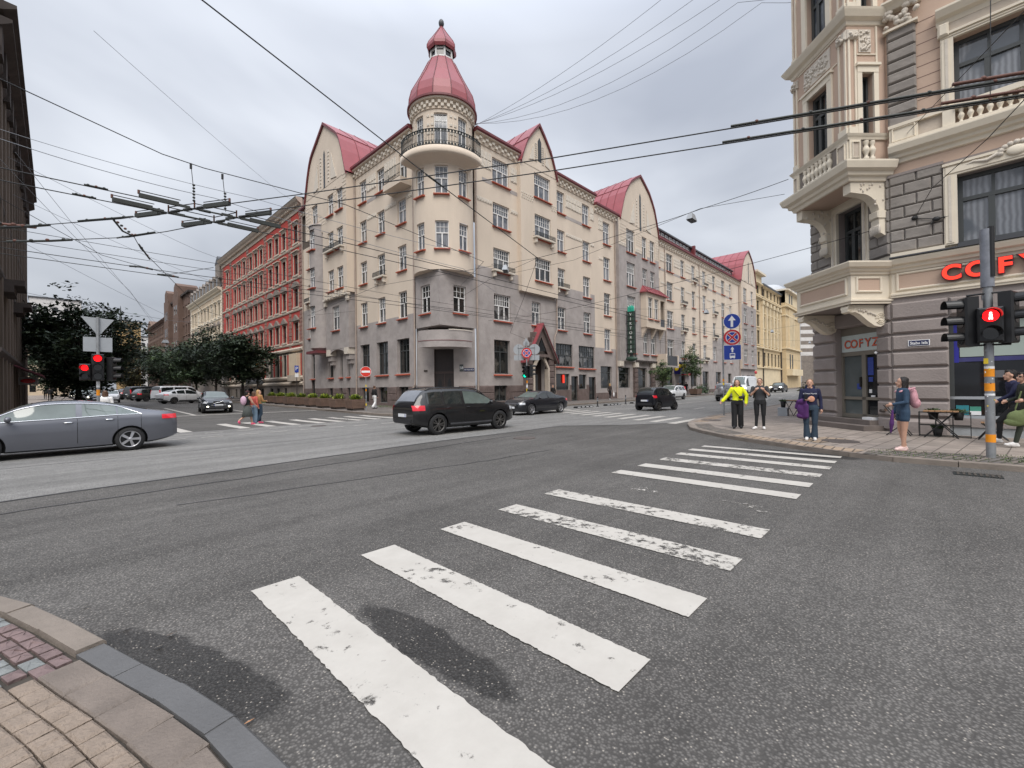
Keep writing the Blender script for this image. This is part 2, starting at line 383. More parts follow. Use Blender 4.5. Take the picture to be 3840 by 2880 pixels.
# ---------------------------------------------------------------- ground, roads, pavements
def asphalt(name, base, spk, big=.18, wet=()):
    m = bpy.data.materials.new(name); m.use_nodes = True; t = m.node_tree; ns = t.nodes; lk = t.links; b = ns['Principled BSDF']
    b.inputs['Specular IOR Level'].default_value = .35
    v = ns.new('ShaderNodeNewGeometry').outputs['Position']
    def noise_(sc, det=5, rough=.6, vec=v):
        n = ns.new('ShaderNodeTexNoise'); n.inputs['Scale'].default_value = sc; n.inputs['Detail'].default_value = det; n.inputs['Roughness'].default_value = rough; lk.new(vec, n.inputs['Vector']); return n.outputs['Fac']
    def mr(x, a, bb, c, d):
        n = ns.new('ShaderNodeMapRange'); n.inputs[1].default_value = a; n.inputs[2].default_value = bb; n.inputs[3].default_value = c; n.inputs[4].default_value = d; lk.new(x, n.inputs[0]); return n.outputs[0]
    def mth(op, a, bb):
        n = ns.new('ShaderNodeMath'); n.operation = op
        for i, x in enumerate((a, bb)):
            if isinstance(x, (int, float)): n.inputs[i].default_value = x
            else: lk.new(x, n.inputs[i])
        return n.outputs[0]
    f = mr(noise_(.35), .3, .7, 1-big, 1+big)
    mp = ns.new('ShaderNodeMapping'); mp.inputs['Scale'].default_value = (.12, 1.6, 1); mp.inputs['Rotation'].default_value = (0, 0, R(4)); lk.new(v, mp.inputs[0])
    f = mth('MULTIPLY', f, mr(noise_(1.0, 4, .6, mp.outputs[0]), .35, .68, 1.12, .82))       # tyre-worn streaks along the street
    f = mth('MULTIPLY', f, mr(noise_(5, 4), .3, .7, .9, 1.1))
    vo = ns.new('ShaderNodeTexVoronoi'); vo.inputs['Scale'].default_value = 62; vo.inputs['Randomness'].default_value = 1; lk.new(v, vo.inputs['Vector'])
    f = mth('MULTIPLY', f, mr(vo.outputs['Distance'], 0.1, .62, 1.38, .58))                    # aggregate
    sx = ns.new('ShaderNodeSeparateColor'); lk.new(vo.outputs['Color'], sx.inputs[0])
    chips = mth('MULTIPLY', mr(sx.outputs[0], .85, .89, 0, 1), mr(vo.outputs['Distance'], .35, .2, 0, 1))
    wetm = None
    for (x, y, ax, ay, rot) in wet:
        mw = ns.new('ShaderNodeMapping'); mw.vector_type = 'TEXTURE'; mw.inputs['Location'].default_value = (x, y, 0); mw.inputs['Rotation'].default_value = (0, 0, R(rot)); mw.inputs['Scale'].default_value = (ax, ay, 1)
        nz = ns.new('ShaderNodeTexNoise'); nz.inputs['Scale'].default_value = 3.2; nz.inputs['Detail'].default_value = 4; lk.new(v, nz.inputs['Vector'])
        off = ns.new('ShaderNodeVectorMath'); off.operation = 'MULTIPLY_ADD'; off.inputs[1].default_value = (.25, .25, 0); lk.new(nz.outputs['Color'], off.inputs[0]); lk.new(v, off.inputs[2])
        sh = ns.new('ShaderNodeVectorMath'); sh.operation = 'SUBTRACT'; sh.inputs[1].default_value = (.125, .125, 0); lk.new(off.outputs[0], sh.inputs[0])
        lk.new(sh.outputs[0], mw.inputs[0])
        ln = ns.new('ShaderNodeVectorMath'); ln.operation = 'LENGTH'; lk.new(mw.outputs[0], ln.inputs[0])
        w = mr(ln.outputs['Value'], .86, 1.02, 1, 0)
        wetm = w if wetm is None else mth('MAXIMUM', wetm, w)
    if wetm is not None: f = mth('MULTIPLY', f, mr(wetm, 0, 1, 1, .36))
    sc = ns.new('ShaderNodeVectorMath'); sc.operation = 'SCALE'; sc.inputs[0].default_value = base; lk.new(f, sc.inputs['Scale'])
    mx = ns.new('ShaderNodeMix'); mx.data_type = 'RGBA'; mx.inputs[7].default_value = (*spk, 1); lk.new(sc.outputs[0], mx.inputs[6]); lk.new(mth('MULTIPLY', chips, .75), mx.inputs[0])
    lk.new(mx.outputs[2], b.inputs['Base Color'])
    if wetm is not None: lk.new(mr(wetm, 0, 1, .88, .55), b.inputs['Roughness'])
    else: b.inputs['Roughness'].default_value = .88
    bp = ns.new('ShaderNodeBump'); bp.inputs['Strength'].default_value = .55; bp.inputs['Distance'].default_value = .012; lk.new(vo.outputs['Distance'], bp.inputs['Height']); bp.invert = True
    lk.new(bp.outputs[0], b.inputs['Normal'])
    return m
def paver(name, c1, c2, mortar, bw, rh, ms=.012, rot=0, rough=.85, sq=.5):
    m = bpy.data.materials.new(name); m.use_nodes = True; t = m.node_tree; ns = t.nodes; lk = t.links; b = ns['Principled BSDF']; b.inputs['Roughness'].default_value = rough
    b.inputs['Specular IOR Level'].default_value = .25
    v = ns.new('ShaderNodeNewGeometry').outputs['Position']; mp = ns.new('ShaderNodeMapping'); mp.inputs['Rotation'].default_value = (0, 0, R(rot)); lk.new(v, mp.inputs[0])
    br = ns.new('ShaderNodeTexBrick'); lk.new(mp.outputs[0], br.inputs['Vector']); br.inputs['Color1'].default_value = (*c1, 1); br.inputs['Color2'].default_value = (*c2, 1); br.inputs['Mortar'].default_value = (*mortar, 1)
    br.inputs['Scale'].default_value = 1; br.inputs['Brick Width'].default_value = bw; br.inputs['Row Height'].default_value = rh; br.inputs['Mortar Size'].default_value = ms; br.inputs['Mortar Smooth'].default_value = .3; br.offset = sq
    n = ns.new('ShaderNodeTexNoise'); n.inputs['Scale'].default_value = 1.3; n.inputs['Detail'].default_value = 8; n.inputs['Roughness'].default_value = .7; lk.new(v, n.inputs['Vector'])
    mr = ns.new('ShaderNodeMapRange'); mr.inputs[1].default_value = .3; mr.inputs[2].default_value = .7; mr.inputs[3].default_value = .72; mr.inputs[4].default_value = 1.25; lk.new(n.outputs['Fac'], mr.inputs[0])
    s = ns.new('ShaderNodeVectorMath'); s.operation = 'SCALE'; lk.new(br.outputs['Color'], s.inputs[0]); lk.new(mr.outputs[0], s.inputs['Scale']); lk.new(s.outputs[0], b.inputs['Base Color'])
    bp = ns.new('ShaderNodeBump'); bp.inputs['Strength'].default_value = .6; bp.inputs['Distance'].default_value = .02; bp.invert = True; lk.new(br.outputs['Fac'], bp.inputs['Height']); lk.new(bp.outputs[0], b.inputs['Normal'])
    return m
M_asA = asphalt('asphalt_dark', (.120, .113, .105), (.38, .34, .29), .2, wet=((1.66, 2.35, .17, .80, 3), (.52, 3.25, .20, .95, 18), (12.0, 2.3, .5, 1.4, 0)))
M_asB = asphalt('asphalt_grey', (.235, .228, .215), (.3, .3, .28), .12)
M_pav = paver('paving_brown', (.30, .255, .22), (.25, .215, .185), (.13, .11, .095), .5, .35, .012, 8)
M_pavB = paver('paving_grey', (.20, .175, .155), (.15, .135, .125), (.055, .05, .045), .5, .3, .015, 0)
M_tact = paver('tactile_paving', (.40, .30, .215), (.33, .255, .19), (.12, .1, .08), .2, .2, .02, 0)
M_cobb = paver('cobblestone', (.23, .19, .165), (.14, .13, .125), (.075, .07, .055), .19, .14, .025, 20)
M_kerb = mat('kerb_granite', (.20, .168, .14), rough=.8, var=.22, scale=3, bump=.3, bscale=40)
M_slab = mat('granite_slab', (.165, .135, .113), rough=.75, var=.25, scale=4, bump=.35, bscale=60)
M_brick = mat('paver_block', (.235, .185, .145), rough=.85, var=.22, scale=7, bump=.6, bscale=45)
M_cob1 = mat('cobble_grey', (.185, .195, .19), rough=.7, var=.3, scale=9, bump=.5, bscale=25)
M_cob2 = mat('cobble_reddish', (.165, .115, .11), rough=.7, var=.3, scale=9, bump=.5, bscale=25)
M_dirt = mat('joint_dirt', (.05, .042, .034), rough=.95, var=.4, scale=12)
M_screed = mat('asphalt_patch', (.105, .104, .104), rough=.6, var=.15, scale=3, bump=.2, bscale=50)
def paint(name, wear):
    m = bpy.data.materials.new(name); m.use_nodes = True; t = m.node_tree; ns = t.nodes; lk = t.links; b = ns['Principled BSDF']; b.inputs['Roughness'].default_value = .75
    v = ns.new('ShaderNodeNewGeometry').outputs['Position']
    n = ns.new('ShaderNodeTexNoise'); n.inputs['Scale'].default_value = 9; n.inputs['Detail'].default_value = 9; n.inputs['Roughness'].default_value = .72; lk.new(v, n.inputs['Vector'])
    n2 = ns.new('ShaderNodeTexNoise'); n2.inputs['Scale'].default_value = 1.4; n2.inputs['Detail'].default_value = 3; lk.new(v, n2.inputs['Vector'])
    a = ns.new('ShaderNodeMath'); a.operation = 'MULTIPLY_ADD'; a.inputs[1].default_value = .55; lk.new(n2.outputs['Fac'], a.inputs[0]); lk.new(n.outputs['Fac'], a.inputs[2])
    mr = ns.new('ShaderNodeMapRange'); mr.inputs[1].default_value = .95-wear; mr.inputs[2].default_value = 1.05-wear; mr.inputs[3].default_value = 0; mr.inputs[4].default_value = 1; lk.new(a.outputs[0], mr.inputs[0])
    n3 = ns.new('ShaderNodeTexNoise'); n3.inputs['Scale'].default_value = 3; n3.inputs['Detail'].default_value = 7; n3.inputs['Roughness'].default_value = .7; lk.new(v, n3.inputs['Vector'])
    c = ns.new('ShaderNodeMix'); c.data_type = 'RGBA'; c.inputs[6].default_value = (.36, .335, .30, 1); c.inputs[7].default_value = (.52, .495, .45, 1); lk.new(n3.outputs['Fac'], c.inputs[0])
    lk.new(c.outputs[2], b.inputs['Base Color']); tr = ns.new('ShaderNodeBsdfTransparent'); xs_ = ns.new('ShaderNodeMixShader'); lk.new(mr.outputs[0], xs_.inputs[0]); lk.new(b.outputs[0], xs_.inputs[1]); lk.new(tr.outputs[0], xs_.inputs[2]); lk.new(xs_.outputs[0], ns['Material Output'].inputs['Surface'])
    return m
M_paint = paint('road_paint', .06); M_paintw = paint('road_paint_worn', .17); M_paintx = paint('road_paint_ghost', .36)

def sheet(name, x0, x1, y0, y1, nx, ny, dz, m, kind=True):
    mb = MB(); vs = []; fs = []
    for j in range(ny+1):
        for i in range(nx+1):
            x = x0+(x1-x0)*i/nx; y = y0+(y1-y0)*j/ny; vs.append((x, y, gz(x, y)+dz))
    for j in range(ny):
        for i in range(nx): a = j*(nx+1)+i; fs.append((a, a+1, a+nx+2, a+nx+1))
    mb.add(vs, fs, m); o = mb.build(name); struct(o); return o
def flat(name, pts, z, m):
    mb = MB(); mb.poly([(x, y, z+gz(x, y)) for x, y in pts], m); o = mb.build(name); struct(o)
    return o
sheet('ground', -400, 700, -300, 900, 22, 24, -.7, M_asA)
sheet('road', -70, 330, -60, 330, 80, 78, 0, M_asA)
# lighter asphalt of the cross street
def band(name, xs, ylo, yhi, dz, m):
    mb = MB(); vs = []; fs = []
    for x in xs:
        a, b = ylo(x), yhi(x)
        for t in range(5): y = a+(b-a)*t/4; vs.append((x, y, gz(x, y)+dz))
    for i in range(len(xs)-1):
        for t in range(4): k = i*5+t; fs.append((k, k+5, k+6, k+1))
    mb.add(vs, fs, m); return struct(mb.build(name))
def interp(tab):
    xs = [a for a, _ in tab]; ys = [b for _, b in tab]
    return lambda x: float(np.interp(x, xs, ys))
seam = interp([(-70, 10.5), (-.6, 10.3), (8.8, 11.0), (11.6, 10.95), (14.6, 11.05), (16.4, 9.2), (18.5, 7.9), (21, 7.3), (330, 7.3)])
band('street', [-70, -30, -10, -4, -.6, 2, 5, 8.8, 11.6, 13, 14.6, 15.5, 16.4, 17.4, 18.5, 19.5, 21, 25, 30, 40, 60, 90, 130, 200, 330], seam, lambda x: 21.55, .004, M_asB)
# road tar seams
mb = MB()
def ribbon(pts, w, m, dz=.008):
    pts = [Vector((x, y, gz(x, y)+dz)) for x, y in pts]
    for i in range(len(pts)-1):
        d = (pts[i+1]-pts[i]); nrm = Vector((-d.y, d.x, 0)).normalized()*w/2
        mb.quad(pts[i]-nrm, pts[i+1]-nrm, pts[i+1]+nrm, pts[i]+nrm, m)
M_tar = mat('tar_seam', (.045, .044, .045), rough=.6, var=.3, scale=4)
def wob(pts, n=14, a=.05):
    o = []
    for i in range(len(pts)-1):
        for t in range(n):
            u = t/n; o.append((pts[i][0]*(1-u)+pts[i+1][0]*u+random.uniform(-a, a)*.3, pts[i][1]*(1-u)+pts[i+1][1]*u+random.uniform(-a, a)))
    return o+[pts[-1]]
ribbon(wob([(-8, 10.6), (-.6, 10.3), (8.8, 11.02), (11.6, 10.97), (14.6, 11.07), (16.4, 9.2), (18.4, 7.95)], 12, .04), .07, M_tar)
ribbon(wob([(-4, 9.1), (2.5, 9.35), (8, 10.0), (12, 10.2)], 12, .05), .04, M_tar)
ribbon(wob([(-6, 14.6), (3, 14.75), (9, 15.2)], 12, .05), .03, M_tar)
ribbon(wob([(1.2, 7.9), (6.5, 7.2), (9, 7.1)], 12, .05), .03, M_tar)
struct(mb.build('road_seam'))
# pavements
PAVZ = .12
flat('pavement', [(23.2, 7.76), (22.0, 7.74), (20, 7.57), (18.6, 7.3), (17.4, 6.9), (16, 6.25), (15.1, 5.5), (14.15, 4.5), (13.6, 3.7), (13.1, 2.85), (12.6, 2.0), (12.2, 1.25), (11.97, .5), (11.97, -.45), (12.1, -3), (12.1, -40), (30, -40), (30, 3), (23.2, 3)], .10, M_pav)
KR = [(140, 7.76), (60, 7.76), (30, 7.76), (23.2, 7.76), (22.0, 7.74), (20, 7.57), (18.6, 7.3), (17.4, 6.9), (16, 6.25), (15.1, 5.5), (14.15, 4.5), (13.6, 3.7), (13.1, 2.85), (12.6, 2.0), (12.2, 1.25), (11.97, .5), (11.97, -.45), (12.1, -3), (12.1, -40)]
sheet('pavement', 23.2, 330, -10, 7.76, 60, 2, .10, M_pav)
KH = [(14.4, 200), (14.1, 60), (13.85, 45), (13.72, 34), (13.66, 26), (13.7, 24.4), (13.9, 23.4), (14.4, 22.6), (15.2, 22.1), (16.4, 21.9), (30, 21.9), (60, 21.7), (330, 21.7)]
flat('pavement', [(13.66, 26), (13.7, 24.4), (13.9, 23.4), (14.4, 22.6), (15.2, 22.1), (16.4, 21.9), (30, 21.9), (30, 30), (19.5, 32), (13.66, 32)], PAVZ, M_pavB)
band('pavement', [30, 40, 60, 90, 130, 200, 330], interp([(30, 21.9), (60, 21.7), (330, 21.7)]), lambda x: 27, PAVZ, M_pavB)
mb = MB(); vs = []; fs = []; ys = [32, 36, 45, 60, 90, 130, 200, 330]
kx = interp([(26, 13.66), (34, 13.72), (45, 13.85), (60, 14.1), (200, 14.4)])
for y in ys: vs += [(kx(y), y, gz(0, y)+PAVZ), (22, y, gz(0, y)+PAVZ)]
for i in range(len(ys)-1): fs.append((2*i, 2*i+1, 2*i+3, 2*i+2))
mb.add(vs, fs, M_pavB); struct(mb.build('pavement'))
mb = MB(); ys = [24.2, 40, 60, 90, 130, 200, 330]; vs = []; fs = []
for y in ys: vs += [(-8, y, gz(0, y)+PAVZ), (1.5, y, gz(0, y)+PAVZ)]
for i in range(len(ys)-1): fs.append((2*i, 2*i+1, 2*i+3, 2*i+2))
mb.add(vs, fs, M_pav); mb.poly([(-70, 21.9, PAVZ), (-.6, 21.9, PAVZ), (.7, 22.3, PAVZ), (1.3, 23.1, PAVZ), (1.5, 24.2, PAVZ), (-8, 24.2, PAVZ), (-70, 24.2, PAVZ)], M_pav); struct(mb.build('pavement'))
KL = [(1.5, 330), (1.5, 200), (1.5, 60), (1.5, 24.2), (1.3, 23.1), (.7, 22.3), (-.6, 21.9), (-70, 21.9)]
def kerbs(name, line, w, h, step=1.0, gap=.012, side=1, dz=0, hf=None, m=None):
    """row of kerb stones along a line; side = which way the width goes"""
    mb = MB(); m = m or M_kerb
    for (x0, y0), (x1, y1) in zip(line, line[1:]):
        L = math.hypot(x1-x0, y1-y0); n = max(1, int(L/step)) if L < 80 else max(1, int(L/8)); d = Vector((x1-x0, y1-y0, 0))/L; q = Vector((-d.y, d.x, 0))*w*side
        for i in range(n):
            a = Vector((x0, y0, 0))+d*(L*i/n+gap/2); b = Vector((x0, y0, 0))+d*(L*(i+1)/n-gap/2)
            za, zb = gz(a.x, a.y)+dz, gz(b.x, b.y)+dz; hh = hf(a.x, a.y) if hf else h; j = random.uniform(-.006, .006)
            T = lambda p, z: (p.x, p.y, z); c = .018
            qi = q.normalized()*c
            vs = [T(a, za-.1), T(b, zb-.1), T(a, za+hh-c+j), T(b, zb+hh-c+j), T(a+qi, za+hh+j), T(b+qi, zb+hh+j), T(a+q, za+hh+j), T(b+q, zb+hh+j), T(a+q, za-.1), T(b+q, zb-.1)]
            mb.add(vs, [(0, 1, 3, 2), (2, 3, 5, 4), (4, 5, 7, 6), (6, 7, 9, 8), (0, 2, 4, 6, 8), (9, 7, 5, 3, 1)], m)
    return struct(mb.build(name))
low = lambda x, y: .098 if (17.5 < x < 23 and y > 7) or (1.0 < y < 4.6 and x < 15) else .115
kerbs('kerb', KR, .15, .11, .9, side=1, hf=low)
kerbs('kerb', KH, .16, .14, 1.0, side=1)
kerbs('kerb', KL, .16, .14, 1.0, side=1)
# pale granite strip, tactile paving and cobbles near the right corner
flat('paving_strip', [(12.25, 1.15), (12.6, 1.85), (13.1, 2.7), (13.6, 3.5), (14.1, 4.25), (14.6, 3.95), (14.0, 3.1), (13.5, 2.4), (13.05, 1.6), (12.8, 1.0)], .106, M_tact)
flat('paving_strip', [(18.3, 7.05), (22.6, 7.5), (22.6, 7.05), (18.8, 6.6)], .106, M_tact)
flat('paving_strip', [(13.6, 2.0), (14.0, 2.7), (15.2, 2.1), (14.9, 1.5)], .110, M_tact)
flat('cobbles', [(12.12, 1.0), (12.75, .95), (13.1, .3), (13.35, -1.0), (13.4, -12), (12.26, -12), (12.26, -3), (12.13, -.5), (12.13, .5)], .107, M_cobb)
flat('cobbles', [(14.4, 4.5), (15.2, 5.25), (16.1, 6.0), (17.5, 6.65), (17.8, 6.2), (16.4, 5.5), (15.5, 4.6), (14.9, 4.1)], .107, M_cobb)
flat('cobbles', [(13.9, 26), (14.0, 24.6), (14.2, 23.6), (14.7, 22.9), (15.4, 22.5), (17, 22.3), (17, 23.4), (15.8, 24), (15.2, 27)], PAVZ+.006, M_cobb)
# own corner: kerb stones, slabs, blocks, cobbles, each laid as geometry
OWN = [(-9, 8.6), (-6, 8.2), (-3, 7.55), (-1.5, 6.8), (-.8, 6.1), (-.32, 5.38), (-.12, 4.94), (.05, 4.44), (.22, 3.88), (.36, 3.42), (.49, 3.02), (.62, 2.52), (.71, 1.9), (.75, 1.2), (.77, 0), (.78, -12)]
flat('pavement', [(x-.05, y) for x, y in OWN]+[(-9, -12)], .012, M_dirt)
kerbs('kerb', OWN[:9], .15, .055, .5, side=-1, gap=.010)
kerbs('kerb', OWN[8:], .15, .040, .42, side=-1, gap=.005, m=M_screed)
def inner(y, d):
    """x of the line d metres inside the kerb line"""
    return float(np.interp(y, [p[1] for p in OWN][::-1], [p[0] for p in OWN][::-1]))-d*1.04
mb = MB()
def block(c, a, b, L, w, h, m, r=.008, jit=.004):
    """block with its own small tilt: centre c, along a, across b"""
    a = a*L/2; b = b*w/2; up = Vector((0, 0, h)); j = [random.uniform(-jit, jit) for _ in range(4)]
    C = [c-a-b, c+a-b, c+a+b, c-a+b]; k = 1-r*2/min(L, w)*1.6
    T = [c+(p-c)*k+up+Vector((0, 0, j[i])) for i, p in enumerate(C)]; Mid = [p+up*.75 for p in C]
    mb.add(C+Mid+T, [(8, 9, 10, 11)]+[(i, (i+1) % 4, 4+(i+1) % 4, 4+i) for i in range(4)]+[(4+i, 4+(i+1) % 4, 8+(i+1) % 4, 8+i) for i in range(4)], m)
def tang(y):
    v = Vector((inner(y-.1, 0)-inner(y+.1, 0), -.2, 0)).normalized(); return v
y = 3.74
while y > -.6:
    t = tang(y); q = Vector((t.y, -t.x, 0)); q = q if q.x < 0 else -q
    block(Vector((inner(y-.17, .155+.095), y-.17, .0)), t, q, .345, .185, .038, M_slab, .005, .002); y -= .345*abs(t.y)+.006
struct(mb.build('granite_slabs')); mb = MB()
row = 0; d = .352
while d < 1.9:
    y = 3.70+(.05 if row % 2 else 0)
    while y > -.4:
        t = tang(y); q = Vector((t.y, -t.x, 0)); q = q if q.x < 0 else -q; l = random.choice((.11, .15, .15))
        block(Vector((inner(y-l/2, d+.052), y-l/2, 0)), t, q, l-.008, .100, .038+random.uniform(-.003, .003), M_brick, .008, .003); y -= l*abs(t.y)
    d += .108; row += 1
struct(mb.build('paver_blocks')); mb = MB()
for ring in range(12):
    d = .165+ring*.092; y = 5.6
    while y > 3.82:
        t = tang(y); q = Vector((t.y, -t.x, 0)); q = q if q.x < 0 else -q; l = random.uniform(.11, .17)
        block(Vector((inner(y-l/2, d+.05)+random.uniform(-.008, .008), y-l/2, 0)), t, q, l-.02, random.uniform(.07, .082), .036+random.uniform(-.006, .008), random.choice((M_cob1, M_cob2, M_cob2)), .022, .008); y -= l*abs(t.y)
struct(mb.build('cobbles'))
# thin asphalt smear over the kerb
# ---------------------------------------------------------------- markings
def marking(name, polys, m=None, ms=None, dz=.009):
    mb = MB()
    for i, p in enumerate(polys):
        mm = ms[i] if ms else (m or M_paint)
        # ragged long edges
        mb.poly([(x, y, gz(x, y)+dz) for x, y in p], mm)
    return struct(mb.build(name))
def stripe(x0, x1, y0, y1, sk0=0, sk1=0, n=150, a=.006):
    L = [(x0+sk0*t/n+random.uniform(-a, a), y0+(y1-y0)*t/n) for t in range(n+1)]; Rr = [(x1+sk1*t/n+random.uniform(-a, a), y0+(y1-y0)*t/n) for t in range(n, -1, -1)]
    return L+Rr
zs = [(1.10, 1.48, -1.4, 4.05), (2.08, 2.46, 1.22, 4.09), (3.09, 3.46, 1.24, 4.13), (4.10, 4.46, 1.27, 4.19), (5.18, 5.55, 1.29, 4.28), (6.24, 6.56, 1.33, 4.33), (7.27, 7.62, 1.35, 4.34), (8.22, 8.59, 1.35, 4.3), (9.2, 9.57, 1.36, 4.3), (10.15, 10.5, 1.34, 4.33), (11.0, 11.33, 1.36, 4.37), (11.83, 12.1, 1.36, 4.34)]
wear = [M_paint, M_paint, M_paint, M_paintw, M_paintw, M_paintx, M_paint, M_paint, M_paintw, M_paint, M_paint, M_paint]
marking('crosswalk', [stripe(*z) for z in zs], ms=wear)
cw2 = []
for i in range(11):
    y = 7.85+i*1.05; x = 18.05+i*.42; cw2.append([(x, y-.2), (x+3.2, y-.13), (x+3.25, y+.27), (x+.05, y+.2)])
marking('crosswalk', cw2, dz=.013)
marking('crosswalk', [stripe(x, x+.42, 21.6, 25.3, -.1, -.1) for x in (1.35, 3.4, 5.5, 6.55, 7.65, 8.85, 9.85, 10.9, 11.9, 12.9)], ms=[M_paint]*7+[M_paintw]+[M_paint]*2, dz=.012)
mk = []
for x in (-1.6, -.1, 1.1, 2.45, 3.55, 4.72, 5.75, 6.9, 8.1, 9.25, 10.6): mk += [[(x, 18.6), (x+.66, 18.62), (x+.66, 18.74), (x, 18.72)]]
for x in (-1.2, .4, 1.9, 3.02, 4.0, 5.1, 6.3, 7.5, 8.6, 9.8): mk += [[(x, 20.38), (x+.6, 20.4), (x+.6, 20.5), (x, 20.48)]]
mk += [[(5.1, 34.0), (13.6, 33.3), (13.6, 33.65), (5.1, 34.35)], [(6.1, 34.4), (6.3, 34.4), (6.6, 48), (6.4, 48)], [(9.4, 34.3), (9.55, 34.3), (9.7, 42), (9.55, 42)]]
mk += [[(28.5, 15.15), (60, 15.35), (60, 15.5), (28.5, 15.3)], [(60, 15.35), (120, 15.6), (120, 15.8), (60, 15.5)], [(27.4, 18.35), (28.5, 15.25), (28.65, 15.3), (27.55, 18.4)], [(33, 18.6), (60, 18.65), (60, 18.8), (33, 18.75)], [(60, 18.65), (120, 18.7), (120, 18.9), (60, 18.8)]]
for x in (29.7, 35.5, 41.5, 47.5, 53.0, 59.6, 66, 72, 78, 86): mk += [[(x, 11.25), (x+2, 11.3), (x+2, 11.45), (x, 11.4)]]
marking('road_marking', mk, dz=.013)
# worn drainage grate and manholes
def manhole(x, y, r, lab, z=.011, m=None):
    mb = MB(); mt = m or mat('cast_iron', (.085, .07, .062), rough=.6, var=.25, scale=15, bump=.6, bscale=30)
    mb.lathe((x, y, z), [(r, -.03), (r, .004), (r*.93, .008), (r*.91, .002), (r*.55, .004), (r*.52, .008), (0, .008)], mt, 28, smooth=False)
    return solid(mb, 'manhole_cover', lab, 'manhole cover', (x, y, z))
manhole(10.42, 9.4, .36, 'round iron manhole cover in the roadway in front of the dark cars')
manhole(14.35, 1.65, .42, 'iron manhole cover in the pavement beside the person with the purple jacket', .108)
manhole(19.6, 6.75, .4, 'dark iron manhole cover in the pavement behind the yellow sweatshirt', .108)
manhole(8.2, 20.0, .32, 'iron manhole cover beyond the dashed line near the planters', .014)
mb = MB(); mb.box(10.98, 11.32, -.95, -.35, .0, .012, M_iron)
for i in range(8): mb.box(11.0, 11.3, -.92+i*.07, -.885+i*.07, .012, .02, M_dirt)
solid(mb, 'drain_grate', 'iron drain grate in the gutter in front of the signal pole', 'drain grate', (11.15, -.65, 0))
# ---------------------------------------------------------------- corner house with the red tower
CX, CY = 19.5, 25.8
house = thing('corner_house', 'beige and mauve corner house with a red onion-topped tower above its corner entrance', 'building', (CX, CY, 0))
FL = Fr((CX, 0), (-1, 0)); FR_ = Fr((0, CY), (0, -1))          # s = -Y on the left face, s = X on the right face
def Y(a, b): return (-b, -a)
rows = [(7.43, 9.58), (11.35, 13.35), (15.17, 17.12), (18.82, 20.82)]
def zoneL(s, z): return M_granite if z < 1.8 else (M_mauve if z < 7.6 else M_beige)
opsL = []; colsL = [(30.13, 31.37), (33.43, 34.66), (36.56, 37.8)]; gl = [(29.86, 31.68), (33.1, 35.0), (36.25, 38.0)]
for i, (a, b) in enumerate(colsL):
    for r, (c, d) in enumerate(rows):
        if r == 3 and i == 0: opsL.append((-31.1, -29.95, 18.55, 20.9)); continue
        opsL.append((-b, -a, c, d))
gops = [(-b, -a, 2.9, 5.72, .38) for a, b in gl]; cops = [(-b+.25, -a-.2, .45, 1.8, .3) for a, b in gl]
W_ = MB()
wall(W_, FL, -38.72, -28.9, -.3, 21.5, opsL+gops+cops, zoneL, cuts_z=(1.8, 7.6))
# ground floor further left and the wall behind the bay
g2 = [(-40.6, -40.05, 2.9, 5.3, .3), (-42.2, -41.6, 2.9, 5.2, .3), (-44.8, -43.7, 2.9, 5.2, .3), (-49.2, -48.3, 2.9, 5.6, .3)]
c2 = [(-40.6, -40.1, .4, 1.8, .2), (-42.2, -41.7, .4, 1.8, .2), (-44.7, -43.9, .5, 1.8, .2), (-49.1, -48.35, .15, 2.7, .25)]
up2 = [(-49.9, -49.0, c, d) for c, d in rows[:3]]
wall(W_, FL, -51.3, -38.72, -.3, 17.6, g2+c2+up2, lambda s, z: M_granite if z < 1.8 else (M_mauve if z < 10.6 else M_beige), cuts_z=(1.8, 10.6))
# projecting bay (upper box, lower box) and the gable plane
FB = FL.off(.87); FB2 = FL.off(.62)
bops = [(-42.75, -41.45, c, d) for c, d in rows[1:]]+[(-40.75, -39.45, c, d) for c, d in rows[1:]]
wall(W_, FB, -43.9, -38.72, 10.8, 17.6, [o for o in bops if o[2] < 17], lambda s, z: M_beige)
gops5 = [o for o in bops if o[2] > 17]+[(-46.6, -45.1, rows[3][0], rows[3][1]+.05)]
wall(W_, FB, -48.2, -38.72, 17.6, 21.9, gops5, lambda s, z: M_beige)
wall(W_, FB2, -43.9, -38.95, 5.6, 10.8, [(-42.4, -40.9, 7.5, 9.8)], lambda s, z: M_mauve)
def cheek(fr0, s, o0, o1, z0, z1, m): W_.quad(FL.p(s, z0, o0), FL.p(s, z0, o1), FL.p(s, z1, o1), FL.p(s, z1, o0), m)
cheek(FL, -38.72, 0, .87, 10.8, 21.9, M_beige); cheek(FL, -43.9, 0, .87, 10.8, 17.6, M_beige); cheek(FL, -48.2, 0, .87, 17.6, 21.9, M_beige)
cheek(FL, -38.95, 0, .62, 5.6, 10.8, M_mauve); cheek(FL, -43.9, 0, .62, 5.6, 10.8, M_mauve)
W_.quad(FL.p(-43.9, 10.8, 0), FL.p(-38.72, 10.8, 0), FL.p(-38.72, 10.8, .87), FL.p(-43.9, 10.8, .87), M_beige)
W_.quad(FL.p(-43.9, 5.6, 0), FL.p(-38.95, 5.6, 0), FL.p(-38.95, 5.6, .62), FL.p(-43.9, 5.6, .62), M_mauve)
W_.quad(FL.p(-48.2, 17.6, 0), FL.p(-43.9, 17.6, 0), FL.p(-43.9, 17.6, .87), FL.p(-48.2, 17.6, .87), M_beige)
